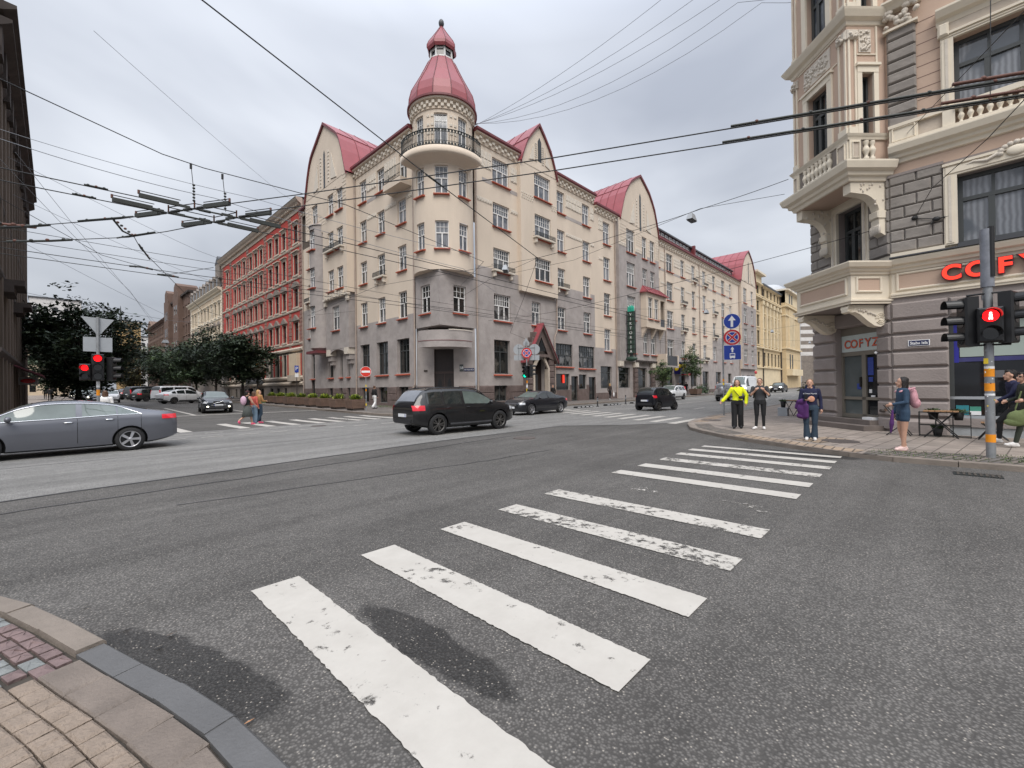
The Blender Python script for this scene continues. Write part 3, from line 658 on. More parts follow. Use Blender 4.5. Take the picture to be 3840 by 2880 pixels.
# arch under the bay
n = 10; arch = []
for i in range(n+1):
    t = math.pi*i/n; arch.append((-41.5+1.55*math.cos(t), 5.05+.5*math.sin(t)))
for i in range(n): W_.quad(FL.p(arch[i][0], arch[i][1], .6), FL.p(arch[i][0], 5.62, .6), FL.p(arch[i+1][0], 5.62, .6), FL.p(arch[i+1][0], arch[i+1][1], .6), M_mauve)
for s in (-39.5, -43.4):
    for k, (w, h0, h1, d) in enumerate(((.42, 5.0, 5.62, .66), (.34, 4.5, 5.0, .5), (.26, 4.1, 4.5, .34))): W_.fbox(FL, s-w, s+w, h0, h1, 0, d, M_orn if k == 0 else M_mauve)
# gable outlines
def gable(mb, fr, sc, half, z0, prof, m, ops=(), depth=.3):
    pts = [(sc+half*a, z0+b) for a, b in prof]; left = [(sc-half*a, z0+b) for a, b in prof][::-1]
    ring = pts+left[1:] if prof[-1][0] == 0 else pts+left
    mb.poly([fr.p(s, z) for s, z in ring], m); return ring
GP = [(1, 0), (.92, 1.1), (.84, 2.3), (.735, 3.5), (.655, 4.1), (.57, 4.5), (.21, 5.75), (0, 6.55)]
ringA = gable(W_, FB, -43.35, 4.72, 21.85, GP, M_beige)
# tower: cylinder tangent to both downpipes, prow below it, chamfer with the entrance
TX, TY, TR = 21.2, 27.4, 2.33
def cyl_wall(mb, c, r, z0, z1, ops, m, a0, a1, n=48, th=.22, zc=()):
    """ops: (angle centre, half width metres, z0, z1) openings, angle in radians"""
    oo = [(a-hw/r, a+hw/r, c0, c1) for a, hw, c0, c1 in ops]
    aa = sorted({a0+(a1-a0)*i/n for i in range(n+1)} | {x for o in oo for x in o[:2]}); zz = sorted({z0, z1, *zc} | {x for o in oo for x in o[2:]})
    P = lambda a, z, rr: (c[0]+rr*math.cos(a), c[1]+rr*math.sin(a), z)
    for a, b in zip(aa, aa[1:]):
        for e, f in zip(zz, zz[1:]):
            ma, mz = (a+b)/2, (e+f)/2
            if any(o[0] < ma < o[1] and o[2] < mz < o[3] for o in oo): continue
            mb.quad(P(a, e, r), P(b, e, r), P(b, f, r), P(a, f, r), m(mz) if callable(m) else m)
    for o in oo:
        mm = m(o[3]) if callable(m) else m
        A, B = P(o[0], o[2], r), P(o[1], o[2], r); d = Vector((c[0]-P((o[0]+o[1])/2, 0, r)[0], c[1]-P((o[0]+o[1])/2, 0, r)[1], 0)).normalized()*(th+.12)
        U = Vector((0, 0, o[3]-o[2])); A = Vector(A); B = Vector(B)
        mb.quad(A, A+U, A+U+d, A+d, mm); mb.quad(B, B+d, B+U+d, B+U, mm); mb.quad(A+U, B+U, B+U+d, A+U+d, mm); mb.quad(A, A+d, B+d, B, mm)
TA = math.atan2(-TY, -TX)                      # angle facing the camera
twn = [TA-.86, TA-.06, TA+.72]                 # as seen: right, middle, left windows
trow = [(12.05, 14.05), (16.1, 18.15), (19.55, 22.05)]
tops = []
for r, (c, d) in enumerate(trow):
    for i, a in enumerate(twn): tops.append((a, .50 if i == 1 else .46, c, d))
cyl_wall(W_, (TX, TY), TR, 10.45, 23.3, tops, M_beige, TA-2.2, TA+2.2, 60)
W_.lathe((TX, TY, 10.45), [(TR, 0), (1.2, 0)], M_beige, 40, smooth=False)
# prow (two flat faces meeting at the corner), grey
wall(W_, FL, -29.02, -25.8, 6.35, 10.46, [(-28.2, -27.0, 7.43, 9.55)], lambda s, z: M_mauve)
wall(W_, FR_, 19.5, 23.05, 6.35, 10.46, [(20.8, 22.05, 7.43, 9.5)], lambda s, z: M_mauve)
W_.poly([(19.5, 29.02, 6.35), (19.5, 25.8, 6.35), (23.05, 25.8, 6.35)], M_mauve)
FC = Fr((21.27, 27.41), (-1, -1))              # chamfer behind the drum balcony
wall(W_, FC, -2.3, 2.3, -.2, 6.36, [(-.95, .6, .2, 4.75, .35)], lambda s, z: M_granite if z < 1.8 and abs(s) > 1 else M_mauve, cuts_z=(1.8,), cuts_s=(-1, 1))
W_.fbox(FC, -1.3, 1.3, 6.12, 6.34, 0, .55, M_darkt)
cyl_wall(W_, (TX+.1, TY+.1), 2.42, 4.72, 5.98, [], M_mauve, TA-1.0, TA+1.0, 32)
cyl_wall(W_, (TX+.1, TY+.1), 2.45, 5.18, 5.22, [], M_redd, TA-1.0, TA+1.0, 32)
for zz in (4.72, 5.98): W_.lathe((TX+.1, TY+.1, zz), [(2.42, 0), (.9, 0)], M_mauve, 32, TA-1.0, TA+1.0, smooth=False)
cyl_wall(W_, (TX+.1, TY+.1), 2.48, 5.96, 6.03, [], M_orn, TA+.1, TA+1.0, 24)
# right face
def zoneR(s, z):
    if z < 1.8: return M_granite
    return M_mauve if z < 11.5 else M_beige
opsR = [(25.08, 27.06, c, d) for c, d in ((7.3, 9.48), (11.4, 13.32), (15.17, 17.12), (18.83, 20.88))]
opsR += [(29.87, 31.1, 7.35, 9.45)]
for a, b, rr in ((33.72, 35.02, ((7.25, 9.45), (11.32, 13.28), (15.0, 17.08), (18.8, 20.9))), (38.15, 39.48, ((7.25, 9.45), (11.1, 13.23), (14.94, 17.0), (18.73, 20.9)))): opsR += [(a, b, c, d) for c, d in rr]
gR = [(25.03, 26.95, 2.78, 5.63, .38), (33.0, 36.1, 3.65, 5.87, .2), (37.17, 40.12, 3.55, 5.85, .2)]
cR = [(25.0, 26.55, .5, 1.8, .3), (33.0, 35.5, 1.3, 2.9, .25), (35.8, 36.95, .16, 2.68, .25), (37.14, 38.5, 1.36, 2.86, .25), (38.95, 40.25, .16, 2.62, .25), (29.45, 31.55, .0, 4.2, .5)]
wall(W_, FR_, 23.05, 40.3, -.3, 21.5, opsR+gR+cR, zoneR, cuts_z=(1.8, 11.5))
FRb = FR_.off(.39)
bR = [(29.98, 32.3, c, d) for c, d in ((11.4, 13.48), (15.25, 17.42), (19.0, 21.18))]
wall(W_, FRb, 28.12, 33.3, 10.1, 21.55, bR, lambda s, z: M_beige)
for s in (28.12, 33.3): W_.quad(FR_.p(s, 10.1, 0), FR_.p(s, 10.1, .39), FR_.p(s, 21.55, .39), FR_.p(s, 21.55, 0), M_beige)
W_.quad(FR_.p(28.12, 10.1, 0), FR_.p(33.3, 10.1, 0), FR_.p(33.3, 10.1, .39), FR_.p(28.12, 10.1, .39), M_beige)
GP2 = [(1, 0), (.9, .75), (.75, 1.65), (.62, 2.3), (.5, 2.72), (.25, 3.5), (0, 4.3)]
ringB = gable(W_, FRb, 30.72, 2.5, 21.5, GP2, M_beige)
# granite plinth courses as raised blocks
for fr, spans in ((FL, ((-38.6, -38.1), (-36.1, -35.1), (-33.0, -31.8), (-29.75, -29.1), (-43.5, -42.3), (-41.6, -40.7), (-47.9, -45.0), (-51, -49.4))), (FR_, ((23.2, 24.9), (26.7, 29.0))), (FC, ((-2.2, -1.05), (1.05, 2.2)))):
    for a, b in spans:
        for k, (c, d) in enumerate(((.12, .66), (.68, 1.2), (1.22, 1.78))): W_.fbox(fr, a, b, c, d, 0, .09, M_granite, bev=.04)
house_wall = W_.build('wall', house)
# --- windows
for a, b, c, d in opsL:
    if d-c > 2.2: window(house, FL, a, b, c, d, 'std', sill=False)
    else: window(house, FL, a, b, c, d, 'std', pane=P_mid if c < 9 else None)
for a, b, c, d, _ in gops: window(house, FL, a, b, c, d, 'dark', pane=P_dark, deep=.33)
for a, b, c, d, _ in cops: window(house, FL, a, b, c, d, 'one', sill=False, pane=P_dark, deep=.26)
for a, b, c, d, _ in g2: window(house, FL, a, b, c, d, 'plain', pane=P_dark, deep=.26)
for a, b, c, d, _ in c2: window(house, FL, a, b, c, d, 'one', sill=False, pane=P_dark, deep=.17)
for a, b, c, d in up2: window(house, FL, a, b, c, d, 'std')
for a, b, c, d in bops+[gops5[-1]]: window(house, FB, a, b, c, d, 'three' if b-a > 1.4 else 'std', pane=P_mid)
window(house, FB2, -42.4, -40.9, 7.5, 9.8, 'three', pane=P_mid)
for fr, o in ((FL, (-28.2, -27.0, 7.43, 9.55)), (FR_, (20.8, 22.05, 7.43, 9.5))): window(house, fr, *o, 'std', pane=P_dark)
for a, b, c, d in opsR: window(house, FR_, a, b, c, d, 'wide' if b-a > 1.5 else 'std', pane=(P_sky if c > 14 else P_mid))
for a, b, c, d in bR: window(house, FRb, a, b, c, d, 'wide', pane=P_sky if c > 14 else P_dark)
window(house, FR_, *gR[0][:4], 'dark', pane=P_dark, deep=.33)
for o in gR[1:]: window(house, FR_, *o[:4], 'darkwide', pane=P_mid)
window(house, FR_, *cR[0][:4], 'two', pane=P_dark, sill=False, deep=.26)
for o, st in zip(cR[1:5], ('one', 'one', 'one', 'one')): window(house, FR_, *o[:4], st, pane=P_dark, sill=False, deep=.2, name='window' if o[2] > 1 else 'door')
for r, (c, d) in enumerate(trow):
    for i, a in enumerate(twn):
        nn = Vector((math.cos(a), math.sin(a), 0)); fr = Fr((TX+nn.x*TR, TY+nn.y*TR), (nn.x, nn.y)); hw = .50 if i == 1 else .46
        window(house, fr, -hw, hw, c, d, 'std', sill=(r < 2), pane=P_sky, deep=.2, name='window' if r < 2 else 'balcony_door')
# --- oriel (round grey bay left)
mb = MB(); oc = (19.35, 45.35); A0 = math.pi
oops = [(A0, .62, c, d) for c, d in ((8.0, 10.2), (12.1, 14.1), (16.0, 18.0))]
cyl_wall(mb, oc, 1.35, 5.9, 18.4, [(a, w, c, d) for a, w, c, d in oops], M_mauve, A0-1.5, A0+1.5, 24)
mb.lathe((*oc, 5.9), [(1.35, 0), (.2, -.9)], M_mauve, 24, A0-1.5, A0+1.5, smooth=False); mb.lathe((*oc, 18.4), [(1.45, 0), (1.45, .1), (.3, .35)], M_mauve, 24, A0-1.5, A0+1.5)
mb.box(17.98, 19.4, 44.05, 46.7, 5.35, 5.62, M_redd)
mb.build('oriel', house)
fo = Fr((oc[0]-1.35, 0), (-1, 0))
for a, w, c, d in oops: window(house, fo, -oc[1]-w, -oc[1]+w, c, d, 'std', pane=P_sky, deep=.24)
# --- cornices with chequer blocks
mb = MB()
def cornice(fr, s0, s1, z0=21.4, zt=22.15, d=.34, chk=True, m=M_beige, step=.34):
    mb.profile(fr, s0, s1, [(0, z0), (.07, z0), (.09, z0+.1), (.09, zt-.2), (d, zt-.1), (d+.04, zt), (0, zt)], m)
    if chk:
        n = int((s1-s0)/step)
        for i in range(n):
            for j in range(2):
                if (i+j) % 2 == 0: a = s0+(s1-s0)*i/n; mb.fbox(fr, a+.03, a+step-.04, z0+.12+j*.22, z0+.31+j*.22, .09, .24, M_orn)
cornice(FL, -38.7, -29.05); cornice(FR_, 23.1, 28.1); cornice(FR_, 33.3, 40.3); cornice(FL, -51.3, -48.2)
n = 44
for i in range(n):          # tower cornice
    a = TA-2.0+4.0*i/n
    for j in range(2):
        if (i+j) % 2 == 0:
            nn = Vector((math.cos(a), math.sin(a), 0)); fr = Fr((TX+nn.x*TR, TY+nn.y*TR), (nn.x, nn.y)); mb.fbox(fr, -.1, .1, 22.45+j*.24, 22.66+j*.24, -.02, .2, M_orn)
mb.lathe((TX, TY, 0), [(TR+.01, 22.32), (TR+.08, 22.34), (TR+.08, 22.44), (TR+.02, 22.45), (TR+.02, 22.95), (TR+.26, 23.02), (TR+.30, 23.2), (TR, 23.3)], M_beige, 60, smooth=False)
mb.build('cornice', house)
# --- stucco ornaments: panels of squares, friezes, gable reliefs
mb = MB()
def squares(fr, s0, s1, z0, z1, nx, nz, out=0):
    mb.fbox(fr, s0, s1, z0, z1, out, out+.03, M_orn)
    for i in range(nx):
        for j in range(nz):
            a = s0+(s1-s0)*i/nx; b = s0+(s1-s0)*(i+1)/nx; c = z0+(z1-z0)*j/nz; d = z0+(z1-z0)*(j+1)/nz; e = .04
            mb.fbox(fr, a+e, b-e, c+e, d-e, out+.03, out+.075, M_orn, bev=.035)
squares(FL, -36.4, -34.75, 19.45, 20.8, 4, 2); squares(FL, -33.3, -31.4, 19.35, 20.95, 5, 2); squares(FL, -36.4, -34.75, 16.9, 17.25, 7, 1); squares(FL, -33.3, -31.5, 16.9, 17.25, 7, 1); squares(FL, -30.05, -29.2, 16.9, 17.25, 3, 1)
squares(FR_, 23.25, 24.95, 19.6, 21.0, 4, 2); squares(FR_, 27.25, 28.05, 19.5, 20.8, 2, 2); squares(FR_, 23.25, 24.95, 16.75, 17.1, 6, 1); squares(FR_, 27.2, 28.1, 16.75, 17.1, 3, 1)
squares(FR_, 35.2, 38.0, 19.6, 20.9, 6, 2); squares(FR_, 35.2, 38.0, 16.7, 17.05, 9, 1); squares(FR_, 39.6, 40.3, 19.5, 20.9, 2, 2); squares(FR_, 39.6, 40.3, 16.7, 17.0, 2, 1)
for fr, s0, s1, o in ((FL, -36.4, -34.75, 0), (FL, -33.2, -31.5, 0), (FR_, 35.1, 38.1, 0), (FR_, 23.9, 25.0, 0), (FR_, 27.2, 28.1, 0)): mb.fbox(fr, s0, s1, 18.45, 18.78, o, o+.012, M_mauve)
def dots(fr, s0, s1, z0, z1, nx, nz, d=.14):
    for i in range(nx):
        for j in range(nz):
            a = s0+(s1-s0)*(i+.5)/nx+(.1 if j % 2 else 0); c = z0+(z1-z0)*(j+.5)/nz; mb.fbox(fr, a-d/2, a+d/2, c-d/2, c+d/2, 0, .05, M_orn, bev=.03)
dots(FB, -39.4, -38.75, 19, 22, 3, 9); dots(FB, -41.4, -40.8, 19.2, 21.4, 2, 6); dots(FB, -45.0, -42.9, 18.2, 19.1, 7, 3); dots(FB, -48.1, -46.8, 18.2, 21.2, 4, 8)
dots(FRb, 28.15, 29.85, 18.3, 18.95, 6, 3); dots(FRb, 32.4, 33.25, 18.3, 18.95, 3, 3)
for a in (TA-1.28, TA-.47, TA-.33, TA+.27, TA+.41, TA+1.1):
    for z in (19.9, 20.55, 21.2, 21.85):
        nn = Vector((math.cos(a), math.sin(a), 0)); fr = Fr((TX+nn.x*TR, TY+nn.y*TR), (nn.x, nn.y)); mb.fbox(fr, -.11, .11, z-.11, z+.11, -.02, .05, M_orn, bev=.03)
def relief(fr, sc, z0, scale=1.0):
    for sg in (-1, 1):
        mb.prism([fr.p(sc+sg*1.45*scale, z0+.1, .02), fr.p(sc+sg*2.7*scale, z0-.1, .02), fr.p(sc+sg*1.6*scale, z0+2.6*scale, .02)], fr.n*.05, M_orn)
        for k in range(9): mb.fbox(fr, sc+sg*.9*scale-.16, sc+sg*.9*scale+.16, z0+k*.36*scale, z0+(k*.36+.27)*scale, 0, .05, M_orn, bev=.04)
relief(FB, -43.3, 22.2, 1.0); relief(FRb, 30.75, 22.2, .55)
# corbels and console row under the bay
for i in range(7): mb.fbox(FB, -43.2+i*.6, -42.95+i*.6, 10.55, 10.95, -.02, .22, M_orn)
mb.fbox(FB, -43.95, -38.7, 10.5, 10.72, -.3, .06, M_orn)
for s in (-43.75, -39.0): mb.fbox(FB2, s-.22, s+.22, 10.0, 10.5, 0, .2, M_orn)
mb.build('stucco_ornament', house)
# --- gable slit windows
for fr, s, z0, z1, w in ((FB, -43.35, 21.9, 25.7, .36), (FRb, 30.8, 22.35, 24.6, .5)):
    mb = MB(); mb.prism([fr.p(s-w/2, z0, .005), fr.p(s+w/2, z0, .005), fr.p(s+w/2, z1-.4, .005), fr.p(s, z1, .005), fr.p(s-w/2, z1-.4, .005)], fr.n*.015, M_dframe)
    mb.prism([fr.p(s-w/2+.08, z0+.08, .02), fr.p(s+w/2-.08, z0+.08, .02), fr.p(s+w/2-.08, z1-.45, .02), fr.p(s, z1-.12, .02), fr.p(s-w/2+.08, z1-.45, .02)], fr.n*.012, M_shopdark)
    mb.build('lancet_window', house)
# --- roofs
def gable_roof(fr, sc, half, z0, prof, depth, seams=7, over=.16, m=M_red, proud=.18):
    pts = [(sc+half*a+over*(1 if a > 0 else 0)*.7, z0+b+over*.5) for a, b in prof]; pts2 = [(sc-half*a-over*(1 if a > 0 else 0)*.7, z0+b+over*.5) for a, b in prof]
    for P in (pts, pts2):
        for (s0, za), (s1, zb) in zip(P, P[1:]):
            mb.quad(fr.p(s0, za, proud), fr.p(s1, zb, proud), fr.p(s1, zb, -depth), fr.p(s0, za, -depth), m)
            mb.quad(fr.p(s0, za, proud), fr.p(s1, zb, proud), fr.p(s1, zb-.28, proud), fr.p(s0, za-.28, proud), M_redd)
            mb.quad(fr.p(s0, za-.28, proud), fr.p(s1, zb-.28, proud), fr.p(s1, zb-.28, 0), fr.p(s0, za-.28, 0), M_redd)
        for i in range(1, seams+1):
            o = -depth*i/seams
            for (s0, za), (s1, zb) in zip(P, P[1:]):
                sg = 1 if s0 > sc else -1
                mb.tube([fr.p(s0+sg*.01, za+.02, o), fr.p(s1+sg*.01, zb+.02, o)], .028, M_redd, 4, False)
        k = len(P)//2
        mb.tube([fr.p(P[k][0], P[k][1]+.03, proud), fr.p(P[k][0], P[k][1]+.03, -depth)], .04, M_redd, 4, False)
    mb.poly([fr.p(s, z, -depth+.05) for s, z in pts+pts2[::-1][1:]], M_redd)
mb = MB()
gable_roof(FB, -43.35, 4.72, 21.85, GP, 9.5, 6); gable_roof(FRb, 30.72, 2.5, 21.5, GP2, 6, 4)
def eave(fr, s0, s1, z, rise=1.6, run=6, m=M_red, d=.42):
    mb.quad(fr.p(s0, z+.05, d), fr.p(s1, z+.05, d), fr.p(s1, z+rise, -run), fr.p(s0, z+rise, -run), m)
    mb.profile(fr, s0, s1, [(0, z-.02), (d-.04, z-.02), (d+.06, z+.08), (d+.06, z+.26), (d-.06, z+.3), (0, z+.3)], M_redd)
eave(FL, -38.7, -29.0, 22.14); eave(FR_, 23.05, 28.2, 22.14); eave(FR_, 33.2, 40.3, 22.14); eave(FL, -51.3, -48.1, 21.9)
mb.box(21, 40.3, 27.4, 36, 20, 23.3, M_redd)
mb.box(24, 30, 30, 51.2, 20, 23.4, M_redd)
# tower dome: twelve-sided bulb, lantern, onion cap
DN = 12; rot0 = TA+math.pi/DN
dome = [(2.62, 23.2), (2.64, 23.35), (2.60, 23.9), (2.42, 24.6), (2.10, 25.2), (1.72, 25.9), (1.38, 26.6), (1.10, 27.2), (1.0, 27.35)]
def facet(prof, nn, m, rmat, rr=.035):
    vs = []; fs = []
    for r, z in prof: vs += [(TX+r*math.cos(rot0+2*math.pi*i/nn), TY+r*math.sin(rot0+2*math.pi*i/nn), z) for i in range(nn)]
    for j in range(len(prof)-1):
        for i in range(nn): i2 = (i+1) % nn; fs.append((j*nn+i, j*nn+i2, (j+1)*nn+i2, (j+1)*nn+i))
    mb.add(vs, fs, m)
    for i in range(nn): mb.tube([(TX+(r+.012)*math.cos(rot0+2*math.pi*i/nn), TY+(r+.012)*math.sin(rot0+2*math.pi*i/nn), z) for r, z in prof], rr, rmat, 4)
facet(dome, DN, M_red, M_redd)
mb.lathe((TX, TY, 0), [(TR+.2, 23.12), (2.74, 23.16), (2.74, 23.3), (2.55, 23.42)], M_redd, 48, smooth=False)
for i in range(8):
    a = rot0+2*math.pi*i/8; mb.tube([(TX+.88*math.cos(a), TY+.88*math.sin(a), 27.3), (TX+.85*math.cos(a), TY+.85*math.sin(a), 28.25)], .075, M_wframe, 4, False)
    a2 = a+math.pi/8; nn = Vector((math.cos(a2), math.sin(a2), 0)); fr = Fr((TX+nn.x*.74, TY+nn.y*.74), (nn.x, nn.y)); mb.fbox(fr, -.27, .27, 27.35, 28.2, -.05, 0, M_shopdark)
    mb.fbox(fr, -.3, .3, 27.34, 27.5, 0, .06, M_wframe); mb.fbox(fr, -.3, .3, 28.05, 28.2, 0, .06, M_wframe)
mb.lathe((TX, TY, 0), [(1.02, 27.3), (1.02, 27.4), (.8, 27.42)], M_wframe, 24, smooth=False)
facet([(1.06, 28.15), (1.17, 28.35), (1.16, 28.6), (1.0, 28.95), (.72, 29.35), (.42, 29.8), (.18, 30.2), (.06, 30.4)], 8, M_red, M_redd, .025)
mb.ell((TX, TY, 30.62), (.22, .22, .32), M_slate)
mb.tube([(TX, TY, 30.3), (TX, TY, 30.5)], .07, M_slate)
mb.build('roof', house)
# --- tower balcony
mb = MB(); br = 3.35
mb.lathe((TX, TY, 0), [(TR, 18.28), (2.5, 18.42), (3.1, 18.56), (br-.04, 18.66), (br, 18.74), (br, 19.12), (TR, 19.12)], M_beige, 44, TA-1.25, TA+1.05)
mb.prism([FL.p(-32.2, 17.75, 0), FL.p(-29.3, 17.75, 0), FL.p(-29.3, 17.75, 1.0), FL.p(-31.9, 17.75, 1.0)], (0, 0, .5), M_beige)
mb.build('balcony_slab', house)
mb = MB()
def rail_pts(a0, a1, n): return [(TX+(br-.06)*math.cos(a0+(a1-a0)*i/n), TY+(br-.06)*math.sin(a0+(a1-a0)*i/n)) for i in range(n+1)]
rp = rail_pts(TA-1.25, TA+1.05, 64)
for z, r in ((19.2, .025), (19.45, .02), (20.1, .02), (20.3, .035)): mb.tube([(x, y, z) for x, y in rp], r, M_iron, 5)
for x, y in rp: mb.tube([(x, y, 19.12), (x, y, 20.3)], .016, M_iron, 4, False)
for i in range(0, 64, 2):
    for z in (19.22, 20.12): x, y = rp[i]; x2, y2 = rp[i+1]; mb.quad((x, y, z), (x2, y2, z), (x2, y2, z+.16), (x, y, z+.16), M_iron)
lp = [FL.p(-31.85+i*.2, 0, .93) for i in range(13)]
for z in (18.35, 18.6, 19.3): mb.tube([p+Vector((0, 0, z)) for p in lp], .022, M_iron, 5)
for p in lp+[FL.p(-31.85, 0, .5), FL.p(-31.85, 0, .1)]: mb.tube([p+Vector((0, 0, 18.25)), p+Vector((0, 0, 19.3))], .016, M_iron, 4, False)
mb.build('balcony_railing', house)
# --- little window balconies
def flowerbox(root, fr, a, b, z, out=0):
    mb = MB(); mb.fbox(fr, a-.25, b+.25, z-.12, z+.02, out, out+.42, M_orn)
    for s in (a, b): mb.fbox(fr, s-.13, s+.13, z-.55, z-.12, out, out+.28, M_orn, bev=.05)
    for zz in (z+.08, z+.42): mb.tube([fr.p(a-.22, zz, out), fr.p(a-.22, zz, out+.38), fr.p(b+.22, zz, out+.38), fr.p(b+.22, zz, out)], .018, M_iron, 4)
    nn = int((b-a+.44)/.13)
    for i in range(nn+1): s = a-.22+(b-a+.44)*i/nn; mb.fbox(fr, s-.03, s+.03, z+.08, z+.42, out+.365, out+.385, M_iron)
    return mb.build('window_balcony', root)
flowerbox(house, FL, -34.66, -33.43, 11.35); flowerbox(house, FB, -42.75, -39.45, 15.17); flowerbox(house, FR_, 25.08, 27.06, 11.4); flowerbox(house, FRb, 29.98, 32.3, 15.25); flowerbox(house, FR_, 33.72, 35.02, 11.32); flowerbox(house, FL, -49.9, -49.0, 11.35)
# --- drainpipes
def pipe(root, pts, r=.07, m=None): mb = MB(); mb.tube(pts, r, m or M_pipe, 8); return mb.build('drainpipe', root)
pipe(house, [(19.38, 28.98, 1.9), (19.42, 28.98, 2.2), (19.42, 28.98, 21.4)]); pipe(house, [(19.3, 29.15, .2), (19.3, 29.15, 1.6), (19.4, 28.98, 1.95)])
pipe(house, [(23.1, 25.68, .2), (23.1, 25.68, 21.5)]); pipe(house, [(19.4, 38.6, .2), (19.4, 38.6, 21.4)]); pipe(house, [(33.0, 25.65, .2), (33.0, 25.65, 6.4), (33.4, 25.65, 7.1), (33.4, 25.65, 10.1)]); pipe(house, [(19.4, 51.2, .2), (19.4, 51.2, 21.4)])
# --- entrance in the chamfer and portal
mb = MB(); mb.fbox(FC, -.95, .6, .2, 4.75, -.36, -.3, mat('door_dark_wood', (.022, .013, .011), rough=.5, var=.3, scale=5))
mb.fbox(FC, -.95, .6, 2.8, 2.98, -.3, -.24, mat('door_trim', (.05, .03, .025), rough=.5)); mb.fbox(FC, -.2, -.14, .2, 2.8, -.3, -.25, MATS['door_trim'])
for sg in (-1, 1): mb.prism([FC.p(-.17+sg*.38+x, z, -.29) for x, z in ((-.22, .5), (.22, .5), (.2, 1.5), (.12, 2.2), (0, 2.45), (-.12, 2.2), (-.2, 1.5))], FC.n*.02, M_black)
mb.build('entrance_door', house)
mb = MB()
Pp = FR_.p
def raft(a, b, o0, o1, w, m):
    mb.prism([Pp(a[0], a[1], o0), Pp(b[0], b[1], o0), Pp(b[0], b[1]-w, o0), Pp(a[0], a[1]-w, o0)], FR_.n*(o1-o0), m)
# stone face with pointed opening
for sg in (-1, 1):
    c = 30.5
    for k in range(7): z = .15+k*.58; mb.fbox(FR_, min(c+sg*1.12, c+sg*1.95), max(c+sg*1.12, c+sg*1.95), z, z+.55, 0, .5+.03*(k % 2), M_granite, bev=.05)
    mb.prism([Pp(c+sg*1.95, 4.1, .5), Pp(c, 7.2, .5), Pp(c, 6.2, .5), Pp(c+sg*1.1, 4.3, .5)], FR_.n*.06, M_granite)
    for k in range(5):
        t = k/5; mb.fbox(FR_, c+sg*(1.95-1.7*t)-.32, c+sg*(1.95-1.7*t)+.32, 4.1+2.5*t, 4.6+2.5*t, 0, .54, M_granite, bev=.05)
    raft((c+sg*2.25, 3.95), (c, 7.45), -.0, .85, .16, M_redd if sg > 0 else M_red); raft((c+sg*2.1, 3.95), (c, 7.2), .55, .8, .14, M_granite)
    mb.fbox(FR_, min(c+sg*.95, c+sg*1.15), max(c+sg*.95, c+sg*1.15), .15, 3.3, .1, .56, M_rtrim)
    mb.prism([Pp(c+sg*1.2, 3.3, .35), Pp(c+sg*.95, 3.3, .35), Pp(c+sg*.35, 4.15, .35), Pp(c+sg*.5, 4.4, .35)], FR_.n*.2, M_rtrim)
mb.prism([Pp(29.9, 4.9, .52), Pp(31.1, 4.9, .52), Pp(30.5, 6.0, .52)], FR_.n*.05, M_black)
mb.fbox(FR_, 29.5, 31.5, 4.35, 4.6, .3, .75, M_granite)
mb.build('portal', house)
mb = MB(); mb.fbox(FR_, 29.45, 31.55, .0, 4.2, -.5, -.4, MATS['door_dark_wood']); mb.fbox(FR_, 30.0, 31.0, .3, 2.8, -.4, -.36, M_slate); mb.build('portal_door', house)
# house number and street plate
mb = MB(); fcx = FC
mb.fbox(FC, 1.06, 1.36, 2.95, 3.5, .0, .03, mat('plate_dark', (.05, .06, .06), rough=.4, var=0)); mb.build('number_plate', house)
text('58', .3, FC.mat(1.21, 3.22, .035), M_signwhite, 'lettering', house, .003)
mb = MB(); mb.fbox(FC, 1.38, 2.22, 2.95, 3.2, .0, .03, mat('plate_navy', (.012, .018, .07), rough=.35, var=0)); mb.build('street_plate', house)
text('BRĪVĪBAS IELA', .12, FC.mat(1.8, 3.07, .035), M_signwhite, 'lettering', house, .003)
mb = MB(); mb.fbox(FC, -1.75, -1.48, 2.95, 3.1, 0, .05, M_darkt); mb.build('plaque', house)
mb = MB(); mb.fbox(FR_, 34.5, 34.78, 2.0, 2.8, -.12, -.1, M_neon); mb.build('shop_sign', house)
# ---------------------------------------------------------------- second house on the cross street (with the vertical sign)
hot = thing('gabled_house', 'long beige and mauve house with steep red gables and a green vertical sign', 'building', (40.3, CY, 0))
FH = FR_; FG1 = FH.off(.4); FG2 = FH.off(.45)
RW = [(17.65, 20.1), (13.6, 16.12), (9.62, 12.08), (5.6, 8.05)]
def zoneH(s, z):
    if z < .9: return M_granite
    lim = 5.85 if s < 45 else (10.0 if s < 64.7 else (5.85 if s < 76.3 else 9.75))
    return M_mauve if z < lim else M_beige
cols = [(42.2, 43.6), (55.45, 56.35), (58.6, 60.7), (63.45, 64.85), (67.6, 69.0), (72.1, 73.6), (76.65, 78.1), (81.05, 82.9), (85.4, 86.6)]
ops = [(a, b, c, d) for a, b in cols for c, d in RW]
shops = [(41.3, 43.65, 1.38, 3.84, .3), (57.8, 60.5, .2, 3.92, .4), (62.3, 64.5, .2, 3.0, .3), (66.6, 69.3, 1.38, 3.76, .3), (71.6, 74.3, .2, 3.78, .3), (77.6, 80.3, 1.3, 3.78, .3), (84, 86, 1.3, 3.6, .3)]
W_ = MB()
wall(W_, FH, 40.3, 44.9, -.3, 20.75, [o for o in ops+shops if o[1] < 45], zoneH, cuts_z=(.9, 5.85))
wall(W_, FH, 55.3, 91.2, -.3, 20.75, [o for o in ops+shops if o[0] > 55], zoneH, cuts_s=(64.7, 76.3), cuts_z=(.9, 5.85, 9.75, 10.0))
